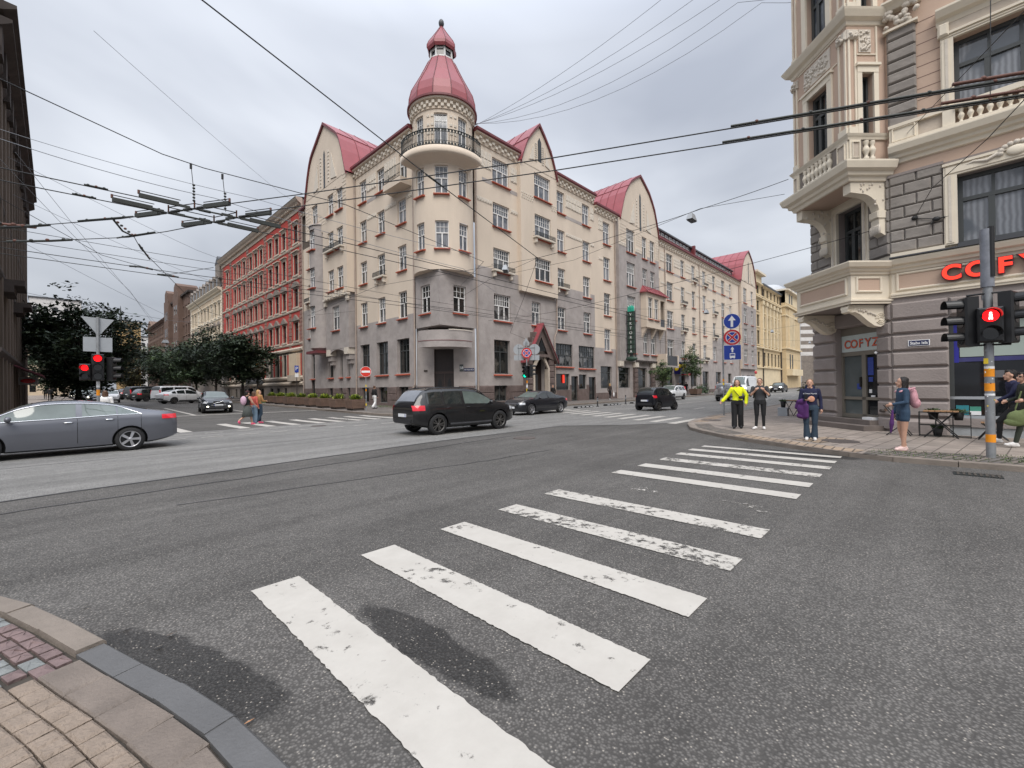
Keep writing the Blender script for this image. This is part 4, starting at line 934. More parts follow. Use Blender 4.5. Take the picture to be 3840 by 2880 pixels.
gops = [(46.7, 48.75, c, d+.3) for c, d in RW]+[(50.65, 51.95, c, d+.25) for c, d in (RW[0], RW[1], RW[3])]+[(52.8, 54.15, c, d+.25) for c, d in (RW[0], RW[1], RW[3])]
wall(W_, FG1, 44.9, 55.3, 4.55, 21.2, gops, lambda s, z: M_mauve if z < 18.05 else M_beige, cuts_z=(18.05,))
wall(W_, FH, 44.9, 55.3, -.3, 4.6, [(45.2, 47.85, 1.39, 3.82, .4), (49.7, 52.2, .5, 3.86, .4), (53.0, 54.8, .5, 3.5, .4)], lambda s, z: M_mauve)
for s in (44.9, 55.3): W_.quad(FH.p(s, 4.55, 0), FH.p(s, 4.55, .4), FH.p(s, 21.2, .4), FH.p(s, 21.2, 0), M_mauve)
W_.quad(FH.p(44.9, 4.55, 0), FH.p(55.3, 4.55, 0), FH.p(55.3, 4.55, .4), FH.p(44.9, 4.55, .4), M_mauve)
GPH = [(1, 0), (.94, 1.0), (.85, 2.2), (.75, 3.4), (.62, 4.3), (.46, 5.2), (.22, 6.0), (0, 6.7)]
gable(W_, FG1, 50.3, 5.0, 21.15, GPH, M_beige)
g2o = [(92.4, 94.6, c, d+.4) for c, d in RW]+[(97.4, 99.0, c, d+.4) for c, d in RW]
wall(W_, FG2, 91.2, 101.2, 4.6, 21.8, g2o, lambda s, z: M_mauve if z < 17.2 else M_beige, cuts_z=(17.2,))
wall(W_, FH, 91.2, 101.2, -.3, 4.7, [(92.5, 94, .2, 3.4, .4), (95.5, 97.5, .2, 3.4, .4), (98.4, 100.5, 1, 3.4, .4)], lambda s, z: M_mauve)
for s in (91.2, 101.2): W_.quad(FH.p(s, 4.6, 0), FH.p(s, 4.6, .45), FH.p(s, 21.8, .45), FH.p(s, 21.8, 0), M_beige)
W_.quad(FH.p(91.2, 4.6, 0), FH.p(101.2, 4.6, 0), FH.p(101.2, 4.6, .45), FH.p(91.2, 4.6, .45), M_mauve)
gable(W_, FG2, 96.0, 5.1, 21.7, GPH, M_beige)
for s in (49.0, 53.6, 56.9): 
    for k in range(6): W_.fbox(FH, s-.4, s+.4, .2+k*.6, .76+k*.6, 0, .3, M_granite, bev=.05)
    W_.fbox(FH, s-.45, s+.45, 3.85, 4.5, 0, .42, M_orn, bev=.06)
for s in (45.2,): W_.fbox(FH, s-.3, s+.6, 3.9, 4.55, 0, .4, M_orn, bev=.06)
W_.build('wall', hot)
for a, b, c, d in ops: window(hot, FH, a, b, c, d, 'three' if b-a > 1.7 else 'std', pane=random.choice((P_mid, P_sky, P_dark)))
for a, b, c, d in gops: window(hot, FG1, a, b, c, d, 'wide' if b-a > 1.7 else 'std', pane=P_mid)
for a, b, c, d in g2o: window(hot, FG2, a, b, c, d, 'three' if b-a > 1.7 else 'std', pane=P_mid)
for o in shops+[(45.2, 47.85, 1.39, 3.82, .4), (49.7, 52.2, .5, 3.86, .4), (53.0, 54.8, .5, 3.5, .4), (92.5, 94, .2, 3.4, .4), (95.5, 97.5, .2, 3.4, .4), (98.4, 100.5, 1, 3.4, .4)]: window(hot, FH, *o[:4], 'shop', sill=False, pane=P_dark, deep=.27, name='shop_window')
mb = MB()
cornice(FH, 40.3, 44.9, 20.6, 21.3, .34); cornice(FH, 55.3, 91.2, 20.6, 21.3, .34, step=.4)
for i in range(14): mb.fbox(FG1, 48.6+i*.45, 48.85+i*.45, 4.5, 4.75, -.02, .1, M_darkt)
mb.build('cornice', hot)
mb = MB()
for a, b in ((56.6, 58.5), (61, 63.3), (65.1, 67.4), (69.3, 71.9), (73.9, 76.5), (78.4, 80.8), (83.2, 85.2)):
    squares(FH, a, b, 18.6, 19.9, 5, 3); mb.fbox(FH, a, b, 15.55, 15.8, 0, .05, M_orn); mb.fbox(FH, a, b, 17.3, 17.62, 0, .012, M_mauve)
dots(FG1, 45.1, 46.6, 18.2, 20.8, 5, 7); dots(FG1, 49.0, 50.5, 18.8, 20.6, 5, 6); dots(FG1, 52.1, 52.7, 18.4, 20.6, 2, 6); dots(FG1, 54.3, 55.2, 18.2, 21, 3, 8)
squares(FG1, 44.95, 46.6, 18.05, 18.5, 8, 2); squares(FG1, 48.9, 50.5, 18.0, 18.5, 8, 2); squares(FH, 41.2, 42.1, 18.9, 20.3, 3, 3); squares(FH, 41.2, 42.1, 15.6, 15.9, 4, 1)
relief(FG1, 50.3, 21.3, 1.05); relief(FG2, 96, 22, 1.05)
mb.build('stucco_ornament', hot)
for fr, s, z0, z1, w in ((FG1, 50.3, 20.9, 25.6, .42), (FG2, 96, 21.9, 26.2, .42)):
    mb = MB(); mb.prism([fr.p(s-w/2, z0, .005), fr.p(s+w/2, z0, .005), fr.p(s+w/2, z1-.4, .005), fr.p(s, z1, .005), fr.p(s-w/2, z1-.4, .005)], fr.n*.015, M_dframe); mb.build('lancet_window', hot)
mb = MB()
gable_roof(FG1, 50.3, 5.0, 21.15, GPH, 13, 12); gable_roof(FG2, 96, 5.1, 21.7, GPH, 14, 11)
eave(FH, 40.3, 45.2, 21.28, 1.2, 6)
# mansard with a strip of small windows under its upper edge
for s0, s1 in ((55.2, 70.6), (70.6, 91)):
    mb.quad(FH.p(s0, 21.35, .42), FH.p(s1, 21.35, .42), FH.p(s1, 22.85, -1.1), FH.p(s0, 22.85, -1.1), M_red)
    mb.profile(FH, s0, s1, [(0, 21.25), (.42, 21.25), (.5, 21.35), (.5, 21.5), (.3, 21.55), (0, 21.5)], M_redd)
    mb.quad(FH.p(s0, 22.85, -1.1), FH.p(s1, 22.85, -1.1), FH.p(s1, 23.5, -1.15), FH.p(s0, 23.5, -1.15), M_slate)
    mb.fbox(FH, s0, s1, 23.5, 23.72, -6, -.85, M_slate)
    for i in range(int((s1-s0)/.62)): s = s0+.1+i*.62; mb.tube([FH.p(s, 21.38, .42), FH.p(s, 22.86, -1.09)], .03, M_redd, 4, False)
    for i in range(int((s1-s0)/1.3)): s = s0+.4+i*1.3; mb.fbox(FH, s, s+.85, 22.95, 23.4, -1.2, -1.07, M_wframe); mb.fbox(FH, s+.08, s+.77, 23.02, 23.33, -1.1, -1.05, M_shopdark)
mb.fbox(FH, 70.4, 70.8, 21.4, 23.9, -6, -.5, M_redd)
mb.build('roof', hot)
# bay window with a red hood, balcony below
FBY = FH.off(1.15)
mb = MB(); wall(mb, FBY, 50.1, 55.6, 8.85, 13.2, [(50.6, 51.8, 10.0, 12.6), (52.3, 53.5, 10.0, 12.6), (54.0, 55.3, 9.2, 12.6)], lambda s, z: M_beige)
for s in (50.1, 55.6): mb.quad(FH.p(s, 8.85, .4), FH.p(s, 8.85, 1.15), FH.p(s, 13.2, 1.15), FH.p(s, 13.2, .4), M_beige)
mb.quad(FH.p(50.1, 8.85, .3), FH.p(55.6, 8.85, .3), FH.p(55.6, 8.85, 1.15), FH.p(50.1, 8.85, 1.15), M_beige)
mb.fbox(FH, 54.0, 55.3, 9.2, 10.2, 1.0, 1.1, M_slate)
for s in (50.4, 53.0, 55.3): mb.prism([FH.p(s-.2, 8.85, 1.05), FH.p(s-.2, 8.85, .4), FH.p(s-.2, 7.6, .4)], FH.r*.4, M_beige)
mb.build('bay', hot)
for a, b in ((50.6, 51.8), (52.3, 53.5)): window(hot, FBY, a, b, 10.0, 12.6, 'std', pane=P_mid)
mb = MB(); mb.add([FH.p(49.8, 13.15, 1.5), FH.p(56.0, 13.15, 1.5), FH.p(56.0, 13.15, .38), FH.p(49.8, 13.15, .38), FH.p(50.6, 14.2, .42), FH.p(55.2, 14.2, .42)], [(0, 1, 5, 4), (1, 2, 5), (0, 4, 3), (0, 3, 2, 1)], M_red)
for i in range(9): t = i/8; mb.tube([FH.p(49.8+6.2*t, 13.17, 1.5), FH.p(50.6+4.6*t, 14.22, .43)], .03, M_redd, 4, False)
mb.build('bay_roof', hot)
mb = MB(); mb.fbox(FH, 54.3, 58.2, 3.95, 4.2, 0, 1.7, M_mauve); mb.fbox(FH, 54.3, 54.6, 4.2, 5.7, .0, 1.7, M_beige); mb.fbox(FH, 57.9, 58.2, 4.2, 5.6, 0, 1.7, M_beige); mb.fbox(FH, 54.6, 57.9, 4.2, 5.5, 1.55, 1.65, M_slate); mb.prism([FH.p(54.3, 3.95, 0), FH.p(54.3, 3.95, 1.7), FH.p(54.3, 2.9, 0)], FH.r*.3, M_beige)
mb.build('balcony', hot)
for s, rws in ((63.45, (1, 2)), (72.1, (0, 3)), (76.65, (1, 2)), (67.6, (0, 3))):
    for r in rws: flowerbox(hot, FH, s, s+1.45, RW[r][0])
for s in (44.6, 57.9, 70.5, 90.8): pipe(hot, [FH.p(s, .2, .12), FH.p(s, 20.8, .12)])
# vertical sign on brackets
sg = thing('vertical_sign', 'tall dark green vertical sign with white letters projecting from the mauve gable wall', 'sign', (46.15, 24.9, 4.6))
mb = MB(); mb.box(46.05, 46.27, 24.25, 25.05, 5.35, 10.2, mat('sign_green', (.030, .062, .045), rough=.5, var=.1))
for z in range(10): mb.box(46.0, 46.3, 24.22, 25.08, 5.33+z*.54, 5.39+z*.54, M_iron)
for yy in (24.1, 25.15): mb.box(46.1, 46.2, yy, yy+.06, 4.9, 10.4, M_iron)
for z in (5.8, 7.2, 8.9, 9.9): mb.tube([(46.15, 25.8, z), (46.15, 24.2, z)], .03, M_iron, 4)
mb.build('sign_body', sg)
mb = MB(); 
for i, y in enumerate((24.35, 24.55, 24.78, 24.98)): mb.tube([(46.15, y, 10.2), (46.15, y, 10.9-.12*abs(i-1.5)), (46.15, y, 11.05-.1*abs(i-1.5))], [.11, .11, .05], mat('neon_green_crown', (.02, .36, .25), rough=.4, var=.1), 6)
mb.build('crown_emblem', sg)
mb = MB(); mb.ell((46.15, 24.65, 4.75), (.3, .75, .3), MATS['sign_green'], 10, 6); mb.box(46.05, 46.25, 24.5, 24.8, 4.9, 5.35, M_iron); mb.build('sign_foot', sg)
fs = Fr((46.04, 24.65), (-1, 0))
for i, ch in enumerate('VIKTORIJA'): text(ch, .46, Matrix.Translation((46.035, 24.65, 9.93-i*.54)) @ FL.mat(0, 0).to_3x3().to_4x4(), M_signwhite, 'letter', sg, .004)
mb = MB(); mb.fbox(FH, 60.6, 62.8, 3.2, 4.9, 0, .9, mat('sign_navy', (.012, .012, .09), rough=.4, var=.05)); so_ = solid(mb, 'shop_sign', 'dark blue shop sign with a yellow emblem projecting near the street tree', 'sign', (61.7, 25, 4))
mb = MB()
for dx, dz in ((-.35, .15), (0, .15), (.35, .15), (0, -.2), (.2, -.25)): mb.ell((60.57, 25.3+dx, 4.15+dz), (.03, .2, .26), M_yellow, 8, 6)
for dx, dz in ((-.35, .15), (0, .15), (.35, .15), (0, -.2)): mb.ell((61.7+dx*1.6, 24.88, 4.1+dz*1.5), (.28, .03, .3), M_yellow, 8, 6)
mb.build('emblem', so_)
mb = MB(); mb.fbox(FH, 63.1, 65.9, 3.05, 3.3, 0, .5, M_signred); solid(mb, 'awning', 'small red awning over a dark shop door behind the street tree', 'awning', (64.5, 25.5, 3.1))
mb = MB(); mb.ell((96, 24.3, 3.9), (.9, .12, .32), M_signred, 12, 6); solid(mb, 'oval_sign', 'red oval sign projecting from the far mauve gable', 'sign', (96, 24.3, 3.9))

# ---------------------------------------------------------------- generic classical facade
def classical(root, fr, s0, s1, ztop, cols, rws, wm, tm, st='plain', frame=.14, pane=P_dark, base=None, bm=None, hood=None, base_ops=(), quoins=(), qm=None, courses=True):
    mb = MB(); ops = [(a, b, c, d) for a, b in cols for c, d in rws]
    zf = lambda s, z: (bm if (base and z < base) else wm)
    wall(mb, fr, s0, s1, -.3, ztop, ops+list(base_ops), zf, cuts_z=(base,) if base else (), reveal=.22)
    mb.build('wall', root); mb = MB()
    for a, b, c, d in ops:
        f = frame
        mb.fbox(fr, a-f, a, c, d, 0, .07, tm); mb.fbox(fr, b, b+f, c, d, 0, .07, tm); mb.fbox(fr, a-f, b+f, d, d+f, 0, .09, tm); mb.fbox(fr, a-f-.08, b+f+.08, c-.2, c, 0, .16, tm)
    if courses:
        for c, d in rws: mb.profile(fr, s0, s1, [(0, c-.52), (.09, c-.5), (.13, c-.34), (.05, c-.22), (0, c-.22)], tm)
    if hood:
        for (kind, ri) in hood:
            for a, b in cols:
                z = rws[ri][1]+frame; m = (a+b)/2; w = (b-a)/2+.32
                if kind == 'tri': mb.prism([fr.p(m-w, z+.1, 0), fr.p(m+w, z+.1, 0), fr.p(m, z+.75, 0)], fr.n*.24, M_rtrimd); mb.fbox(fr, m-w, m+w, z, z+.12, 0, .28, M_rtrimd)
                elif kind == 'arc': mb.prism([fr.p(m+w*math.cos(t), z+.1+.6*math.sin(t), 0) for t in [math.pi*k/8 for k in range(9)]], fr.n*.24, M_rtrimd); mb.fbox(fr, m-w, m+w, z, z+.12, 0, .28, M_rtrimd)
                else: mb.fbox(fr, m-w, m+w, z+.18, z+.3, 0, .3, tm); mb.fbox(fr, m-w+.12, m+w-.12, z, z+.18, 0, .14, tm)
    for q in quoins:
        k = 0; z = (base or 0)+.1
        while z < ztop-.4: w = .5 if k % 2 else .34; mb.fbox(fr, q-w, q+w, z, z+.42, 0, .07, qm or tm, bev=.03); z += .46; k += 1
    mb.build('trim', root)
    for a, b, c, d in ops: window(root, fr, a, b, c, d, st, sill=False, pane=pane, deep=.16)
    for o in base_ops: window(root, fr, *o[:4], 'one', sill=False, pane=P_dark, deep=.16)
def topcornice(root, fr, s0, s1, z, d=.7, h=1.1, m=None, dent=.5, nm='cornice'):
    mb = MB(); m = m or M_rtrim
    mb.profile(fr, s0, s1, [(0, z-h), (.1, z-h), (.12, z-h*.55), (d*.55, z-h*.4), (d*.8, z-h*.25), (d, z-.06), (d, z+.04), (0, z+.04)], m)
    if dent:
        for i in range(int((s1-s0)/dent)): s = s0+i*dent; mb.fbox(fr, s+.08, s+dent*.5, z-h*.6, z-h*.38, .1, d*.6, m)
    mb.build(nm, root)
# red house
red = thing('red_house', 'red tenement with pale window surrounds and grey pediments, left of the corner house', 'building', (19.5, 68.6, 0))
rc = [(52.7, 54.0), (56.6, 57.75), (59.1, 60.3), (61.5, 62.7), (65.2, 66.4), (67.5, 68.7), (69.8, 71.0), (73.0, 74.2), (75.4, 76.6), (77.8, 79.0), (82.2, 83.4)]
cR_ = [(-b, -a) for a, b in rc]
classical(red, FL, -86.2, -51.35, 23.0, cR_, [(7.45, 9.6), (11.4, 13.55), (15.15, 17.5), (18.9, 21.0)], M_rred, M_rtrim, base=6.6, bm=M_rtrimd, hood=(('tri', 0), ('arc', 1), ('flat', 2), ('flat', 3)),
          base_ops=[(a, b, 3.0, 5.9, .3) for a, b in cR_]+[(a+.1, b-.1, .5, 1.9, .3) for a, b in cR_ if a < -56], quoins=(-51.9, -55.3, -64.2, -72, -81, -85.8), qm=mat('quoin_redgrey', (.27, .15, .12), var=.3, scale=4))
topcornice(red, FL, -86.4, -51.3, 23.6, .75, 1.2)
mb = MB(); mb.quad(FL.p(-86.4, 23.6, .8), FL.p(-51.3, 23.6, .8), FL.p(-51.3, 25.2, -7), FL.p(-86.4, 25.2, -7), M_slate); mb.quad(FL.p(-51.32, 0, -.02), FL.p(-51.32, 0, -10), FL.p(-51.32, 23.5, -10), FL.p(-51.32, 23.5, -.02), M_rtrimd)
for s in (-58, -66, -77): mb.fbox(FL, s-.6, s+.6, 24, 25.3, -3.5, -2, M_rtrimd)
mb.build('roof', red)
mb = MB()
for k, z in enumerate((6.35, 3.0, 2.35)): mb.profile(FL, -86.2, -51.35, [(0, z-.15), (.2, z-.1), (.25, z+.1), (.05, z+.3), (0, z+.3)], M_rtrim)
for a, b in cR_:
    mb.fbox(FL, a-.18, a, 3.0, 6.0, 0, .08, M_rtrim); mb.fbox(FL, b, b+.18, 3.0, 6.0, 0, .08, M_rtrim); mb.fbox(FL, b+.2, b+.75, 3.1, 5.9, 0, .05, M_rred)
mb.fbox(FL, -54.6, -52.2, 3.4, 5.9, 0, .5, M_ccream); mb.fbox(FL, -54.8, -52.0, 2.7, 3.4, 0, .6, M_rtrim)
mb.build('base_trim', red)
cano = MB()
cano.prism([(17.3, 66.2+1.15*math.cos(t), 2.5+.95*math.sin(t)) for t in [math.pi*k/12 for k in range(13)]], (2.2, 0, 0), M_slate); cano.prism([(17.22, 66.2+1.0*math.cos(t), 2.52+.78*math.sin(t)) for t in [math.pi*k/12 for k in range(13)]], (.06, 0, 0), mat('canopy_face_cream', (.5, .46, .34), var=.1))
solid(cano, 'canopy', 'dark barrel canopy with a pale rounded front over a door of the red house', 'canopy', (18.4, 66.2, 2.5))
# cream house with mansard
cr_ = thing('cream_house', 'cream house with a grey mansard full of dormers beyond the red house', 'building', (19.5, 98.7, 0))
cc = [(-(87.6+i*2.6)-1.2, -(87.6+i*2.6)) for i in range(9)]
classical(cr_, FL, -111.3, -86.3, 18.6, cc, [(6.6, 8.9), (10.6, 12.9), (14.6, 16.9)], M_ccream, M_cream, base=5.6, bm=M_rtrimd, hood=(('flat', 0), ('tri', 1), ('flat', 2)), quoins=(-86.8, -93, -104, -110.8))
topcornice(cr_, FL, -111.4, -86.3, 19.3, .8, 1.0, M_cream)
mb = MB(); mb.quad(FL.p(-111.4, 19.3, .3), FL.p(-86.3, 19.3, .3), FL.p(-86.3, 22.6, -1.2), FL.p(-111.4, 22.6, -1.2), M_slate); mb.fbox(FL, -111.4, -86.3, 22.5, 22.8, -6, -1.1, M_slate)
for i in range(9): s = -88.2-i*2.6; mb.fbox(FL, s-.55, s+.55, 19.5, 21.3, -1, .35, M_rtrimd); mb.fbox(FL, s-.35, s+.35, 19.8, 21.0, .35, .37, M_shopdark); mb.prism([FL.p(s-.7, 21.3, .4), FL.p(s+.7, 21.3, .4), FL.p(s, 21.9, .4)], FL.n*-1.6, M_rtrimd)
mb.fbox(FL, -89.5, -86.6, 21, 23.6, -2, .3, M_rtrimd); mb.prism([FL.p(-89.7, 23.6, .35), FL.p(-86.4, 23.6, .35), FL.p(-88, 24.9, .35)], FL.n*-2, M_slate)
mb.build('mansard', cr_)
# brown houses with stepped gables
br_ = thing('brown_house', 'dark brown brick house with two stepped gables far down the side street', 'building', (19.5, 124, 0))
bc = [(-(112.5+i*2.6)-1.3, -(112.5+i*2.6)) for i in range(10)]
classical(br_, FL, -138.5, -111.4, 22.6, bc, [(6, 8.2), (10, 12.2), (14, 16.2), (18, 20.4)], M_brown, M_brown2, frame=.1, hood=(), courses=False)
mb = MB()
for s, w, z in ((-122.5, 3.2, 26.2), (-134.5, 3.0, 26.4)):
    mb.fbox(FL, s-w, s+w, 0, 22.6, 0, .9, M_brown); mb.prism([FL.p(s-w, 22.6, .9), FL.p(s+w, 22.6, .9), FL.p(s+w, 23.8, .9), FL.p(s+w*.55, 23.8, .9), FL.p(s+w*.55, z-.8, .9), FL.p(s, z, .9), FL.p(s-w*.55, z-.8, .9), FL.p(s-w*.55, 23.8, .9), FL.p(s-w, 23.8, .9)], FL.n*-4, M_brown)
    for k in (7, 11, 15, 19): mb.fbox(FL, s-1.6, s-.6, k, k+2, .9, .92, M_shopdark); mb.fbox(FL, s+.6, s+1.6, k, k+2, .9, .92, M_shopdark)
mb.build('gable_bay', br_)
mb = MB(); mb.fbox(FL, -138.5, -111.4, 22.6, 23.0, -8, .5, M_darkt); mb.build('roof', br_)
b2 = thing('brown_house', 'long low brown house farthest down the right side of the side street', 'building', (19.5, 156, 0))
bc = [(-(140.5+i*2.7)-1.2, -(140.5+i*2.7)) for i in range(12)]
classical(b2, FL, -173, -138.6, 19.8, bc, [(6, 8), (10, 12), (14, 16), (17.2, 18.8)], M_brown2, M_brown, frame=.12, courses=False)
topcornice(b2, FL, -173.2, -138.6, 20.4, .8, 1, M_brown); mb = MB(); mb.prism([FL.p(-173, 20.4, .2), FL.p(-165, 20.4, .2), FL.p(-167, 22.4, .2), FL.p(-169, 23, .2), FL.p(-171, 22.4, .2)], FL.n*-3, M_brown2); mb.fbox(FL, -173, -138.6, 20.4, 21, -8, 0, M_darkt); mb.build('roof', b2)
# tan tower at the end of the side street and pale blocks
tn = thing('tan_tower_house', 'tan brick tower house with a round-arched window closing the side street', 'building', (17.4, 205, 0))
Ft = Fr((0, 200), (-.15, -1)); mb = MB()
mb.box(14.6, 20.6, 200, 207, -1, 25.6, M_tan); mb.box(14.2, 21.0, 199.7, 207.2, 25.6, 26.1, M_ccream); mb.box(16, 19, 202, 206, 26.1, 26.6, M_slate); mb.build('wall', tn)
mb = MB(); mb.prism([(17.6+1.3*math.cos(t), 199.96, 20.6+1.2*math.sin(t)) for t in [math.pi*k/10 for k in range(11)]], (0, -.05, 0), M_shopdark); mb.build('window', tn)
mb = MB(); mb.lathe((15.6, 204, 26.5), [(.5, 0), (.3, 2.2), (.05, 5.5)], M_slate, 8); mb.build('spire', tn)
def plainblock(name, lab, x0, x1, y0, y1, h, m, face='y', rows=5, cols=6):
    t = thing(name, lab, 'building', ((x0+x1)/2, (y0+y1)/2, 0)); mb = MB(); mb.box(x0, x1, y0, y1, -1, h, m); mb.box(x0-.3, x1+.3, y0-.3, y1+.3, h, h+.4, M_slate); mb.build('wall', t)
    mb = MB(); fr = Fr((x0, y0), (0, -1)) if face == 'y' else Fr((x0, y1), (-1, 0)); L = (x1-x0) if face == 'y' else (y1-y0)
    for i in range(cols):
        for j in range(rows): s = L*(i+.5)/cols; z = 2+(h-3)*j/rows; mb.fbox(fr, s-.5, s+.5, z, z+1.6, 0, .03, M_shopdark)
    mb.build('window_row', t); return t
plainblock('pale_block', 'pale modern block just right of the tan tower', 22, 32, 230, 240, 24, M_white, rows=7)
plainblock('grey_block', 'pale grey apartment block rising behind the big dark tree at far left', -6, 6, 210, 224, 33, M_white, rows=9, cols=5)
plainblock('beige_block', 'beige block half hidden behind the big dark tree', -5, 4.5, 150, 160, 17, M_ccream, rows=4, cols=4)
# sooty house at the left edge
FD = Fr((-2.2, 0), (1, 0)); dk = thing('sooty_house', 'soot-blackened old house with a stepped cornice at the left edge', 'building', (-2.2, 45, 0))
mb = MB(); dops = [(30+i*3.1, 31.2+i*3.1, z, z+2.3) for i in range(11) for z in (4.6, 8.6, 12.6, 16.4)]
wall(mb, FD, 33, 65.2, -.3, 21.4, [o for o in dops if o[0] > 33], lambda s, z: M_dark); mb.quad(FD.p(65.2, 0, 0), FD.p(65.2, 0, -12), FD.p(65.2, 21.4, -12), FD.p(65.2, 21.4, 0), M_dark); mb.quad(FD.p(33, 0, 0), FD.p(33, 0, -12), FD.p(33, 21.4, -12), FD.p(33, 21.4, 0), M_dark); mb.build('wall', dk)
mb = MB()
for i in range(13):
    s = 33.6+i*2.6; mb.fbox(FD, s-.35, s+.35, 0, 20.4, 0, .22, M_dark); mb.fbox(FD, s-.5, s+.5, 18.6, 20.4, 0, .4, M_darkt)
for z, d in ((3.9, .35), (8.1, .25), (12.1, .2), (19.0, .3), (20.4, .75), (21.2, .9)): mb.profile(FD, 33, 65.3, [(0, z-.5), (d*.5, z-.35), (d, z-.08), (d, z+.08), (0, z+.12)], M_darkt)
for s in (38, 47): mb.fbox(FD, s-1.4, s+1.4, 7.7, 8.0, 0, 1.0, M_darkt); mb.fbox(FD, s-1.4, s+1.4, 7.3, 7.7, 0, .6, M_darkt)
mb.fbox(FD, 33, 46, 21.3, 22.6, -1, .35, M_dark)
mb.build('trim', dk)
for a, b, c, d in [o for o in dops if o[0] > 33]: window(dk, FD, a, b, c, d, 'plain', sill=False, pane=P_dark)
mb = MB(); mb.prism([FD.p(44, 3.6, .1), FD.p(44, 3.6, .3), FD.p(44, 2.9, 1.6), FD.p(44, 2.8, 1.6)], FD.r*6, mat('awning_dark_red', (.09, .02, .03), var=.2)); solid(mb, 'awning', 'dark red awning on the sooty house at the left edge', 'awning', (-1.4, 47, 3))
mb = MB(); mb.fbox(FD, 49.5, 51.2, 2.35, 2.9, .2, 1.2, mat('sign_pale', (.30, .29, .30), var=.1)); ps = solid(mb, 'shop_sign', 'pale shop sign with a red oval on the sooty house', 'sign', (-1.4, 50, 2.6)); mb = MB(); mb.ell((-1.5, 49.47, 2.62), (.4, .02, .16), M_signred, 12, 6); mb.build('emblem', ps)

# ---------------------------------------------------------------- yellow house and beyond, cross street
yl = thing('yellow_house', 'ochre yellow house with tall pilasters and a flat-roofed corner tower beyond the gabled house', 'building', (121, CY, 0))
yc = [(103.2, 105.2)]+[(108.2+i*3.2, 109.9+i*3.2) for i in range(5)]
classical(yl, FH, 101.4, 124, 23.2, yc, [(5.6, 8.6), (10.2, 13.2), (14.0, 16.6), (17.4, 19.6), (21.0, 22.9)], M_yel, M_yelp, frame=.05, base=5.2, bm=M_yelp, courses=False, pane=P_dark)
mb = MB()
for i in range(6): s = 107.3+i*3.2; mb.fbox(FH, s-.45, s+.45, 9.6, 19.9, 0, .35, M_yelp); mb.fbox(FH, s-.6, s+.6, 19.0, 19.9, 0, .5, M_yelp)
for z, d in ((5.2, .35), (9.5, .4), (20.3, .5), (20.8, .35), (23.3, .5)): mb.profile(FH, 101.4, 124, [(0, z-.3), (d, z-.1), (d, z+.1), (0, z+.15)], M_yelp)
mb.fbox(FH, 101.4, 107.2, 23.2, 25.2, -3, .1, M_yelp); mb.fbox(FH, 101.0, 107.8, 25.2, 25.6, -3.5, .9, M_cream); mb.fbox(FH, 107, 124, 23.3, 23.7, -6, .6, M_slate)
mb.fbox(FH, 124, 141, -.3, 24.6, -8, 1.2, M_yel); mb.fbox(FH, 123.4, 141.6, 24.6, 25.0, -8, 2.0, M_cream); mb.fbox(FH, 124, 141, 21.6, 24.6, -7.9, 1.25, M_yelp)
for z, d in ((20.6, 1.7), (10.2, 1.6), (18.4, 1.4)): mb.fbox(FH, 123.8, 141.2, z, z+.3, -8, d, M_yelp)
for s in (127.6, 129.2, 130.8, 132.4): mb.fbox(FH, s-.3, s+.3, 10.6, 20.3, 1.2, 1.45, M_yelp); mb.fbox(FH, s+.4, s+1.2, 10.8, 17.8, 1.2, 1.23, M_dframe)
for s in (127.8, 130.4): mb.fbox(FH, s, s+1.2, 21.9, 24.2, 1.25, 1.28, M_dframe); mb.fbox(FH, s, s+1.2, 5, 9, 1.2, 1.23, M_dframe)
for k in range(5): mb.box(123.9, 124.02, 26.4+.6, 27.6+.6, 5+k*3.9, 7.2+k*3.9, M_dframe)
mb.fbox(FH, 124.5, 137, 3.6, 5.2, 1.2, 2.4, M_yelp)
mb.build('corner_tower', yl)
mb = MB(); mb.lathe((130, 30, 25), [(4.5, 0), (4.2, 1.2), (3, 2.2), (0, 2.8)], mat('lead_dome', (.45, .47, .5), rough=.5, var=.1), 16); mb.build('dome', yl)
pipe(yl, [FH.p(123.8, 0, .2), FH.p(123.8, 23, .2)], .14, M_darkt); pipe(yl, [FH.p(107.2, 0, .2), FH.p(107.2, 23, .2)], .12, M_darkt)
fw = thing('banded_house', 'pale banded house with dark iron balconies at the far end of the cross street', 'building', (165, 18, 0))
Fw = Fr((160, 20), (-.75, -.66)); mb = MB(); wall(mb, Fw, -9, 9, -.3, 24.5, [(-3.6, -1.9, z, z+2.8) for z in (6, 10.4, 14.8, 19)]+[(3, 4.6, z, z+2.8) for z in (6, 10.4, 14.8, 19)], lambda s, z: M_white if (z > 9 and int(z/1.1) % 2) else M_rtrimd, cuts_z=[k*1.1 for k in range(1, 23)])
mb.fbox(Fw, -9, 9, 23.6, 24.6, -1, .9, mat('eave_redgrey', (.16, .09, .075), var=.2)); mb.build('wall', fw)
for z in (6, 10.4, 14.8, 19):
    for a in (-3.6, 3): window(fw, Fw, a, a+1.65, z, z+2.8, 'plain', sill=False, pane=P_dark)
mb = MB()
for z in (10.2, 14.6, 6): mb.fbox(Fw, -5.2, -.4, z-.3, z, 0, 1.3, M_slate); mb.fbox(Fw, -5.2, -.4, z, z+1.0, 1.2, 1.28, M_iron)
mb.build('balcony', fw)
plainblock('grey_block', 'dim grey house closing the far end of the cross street', 215, 235, -10, 18, 19, M_rtrimd, 'x', 4, 6)
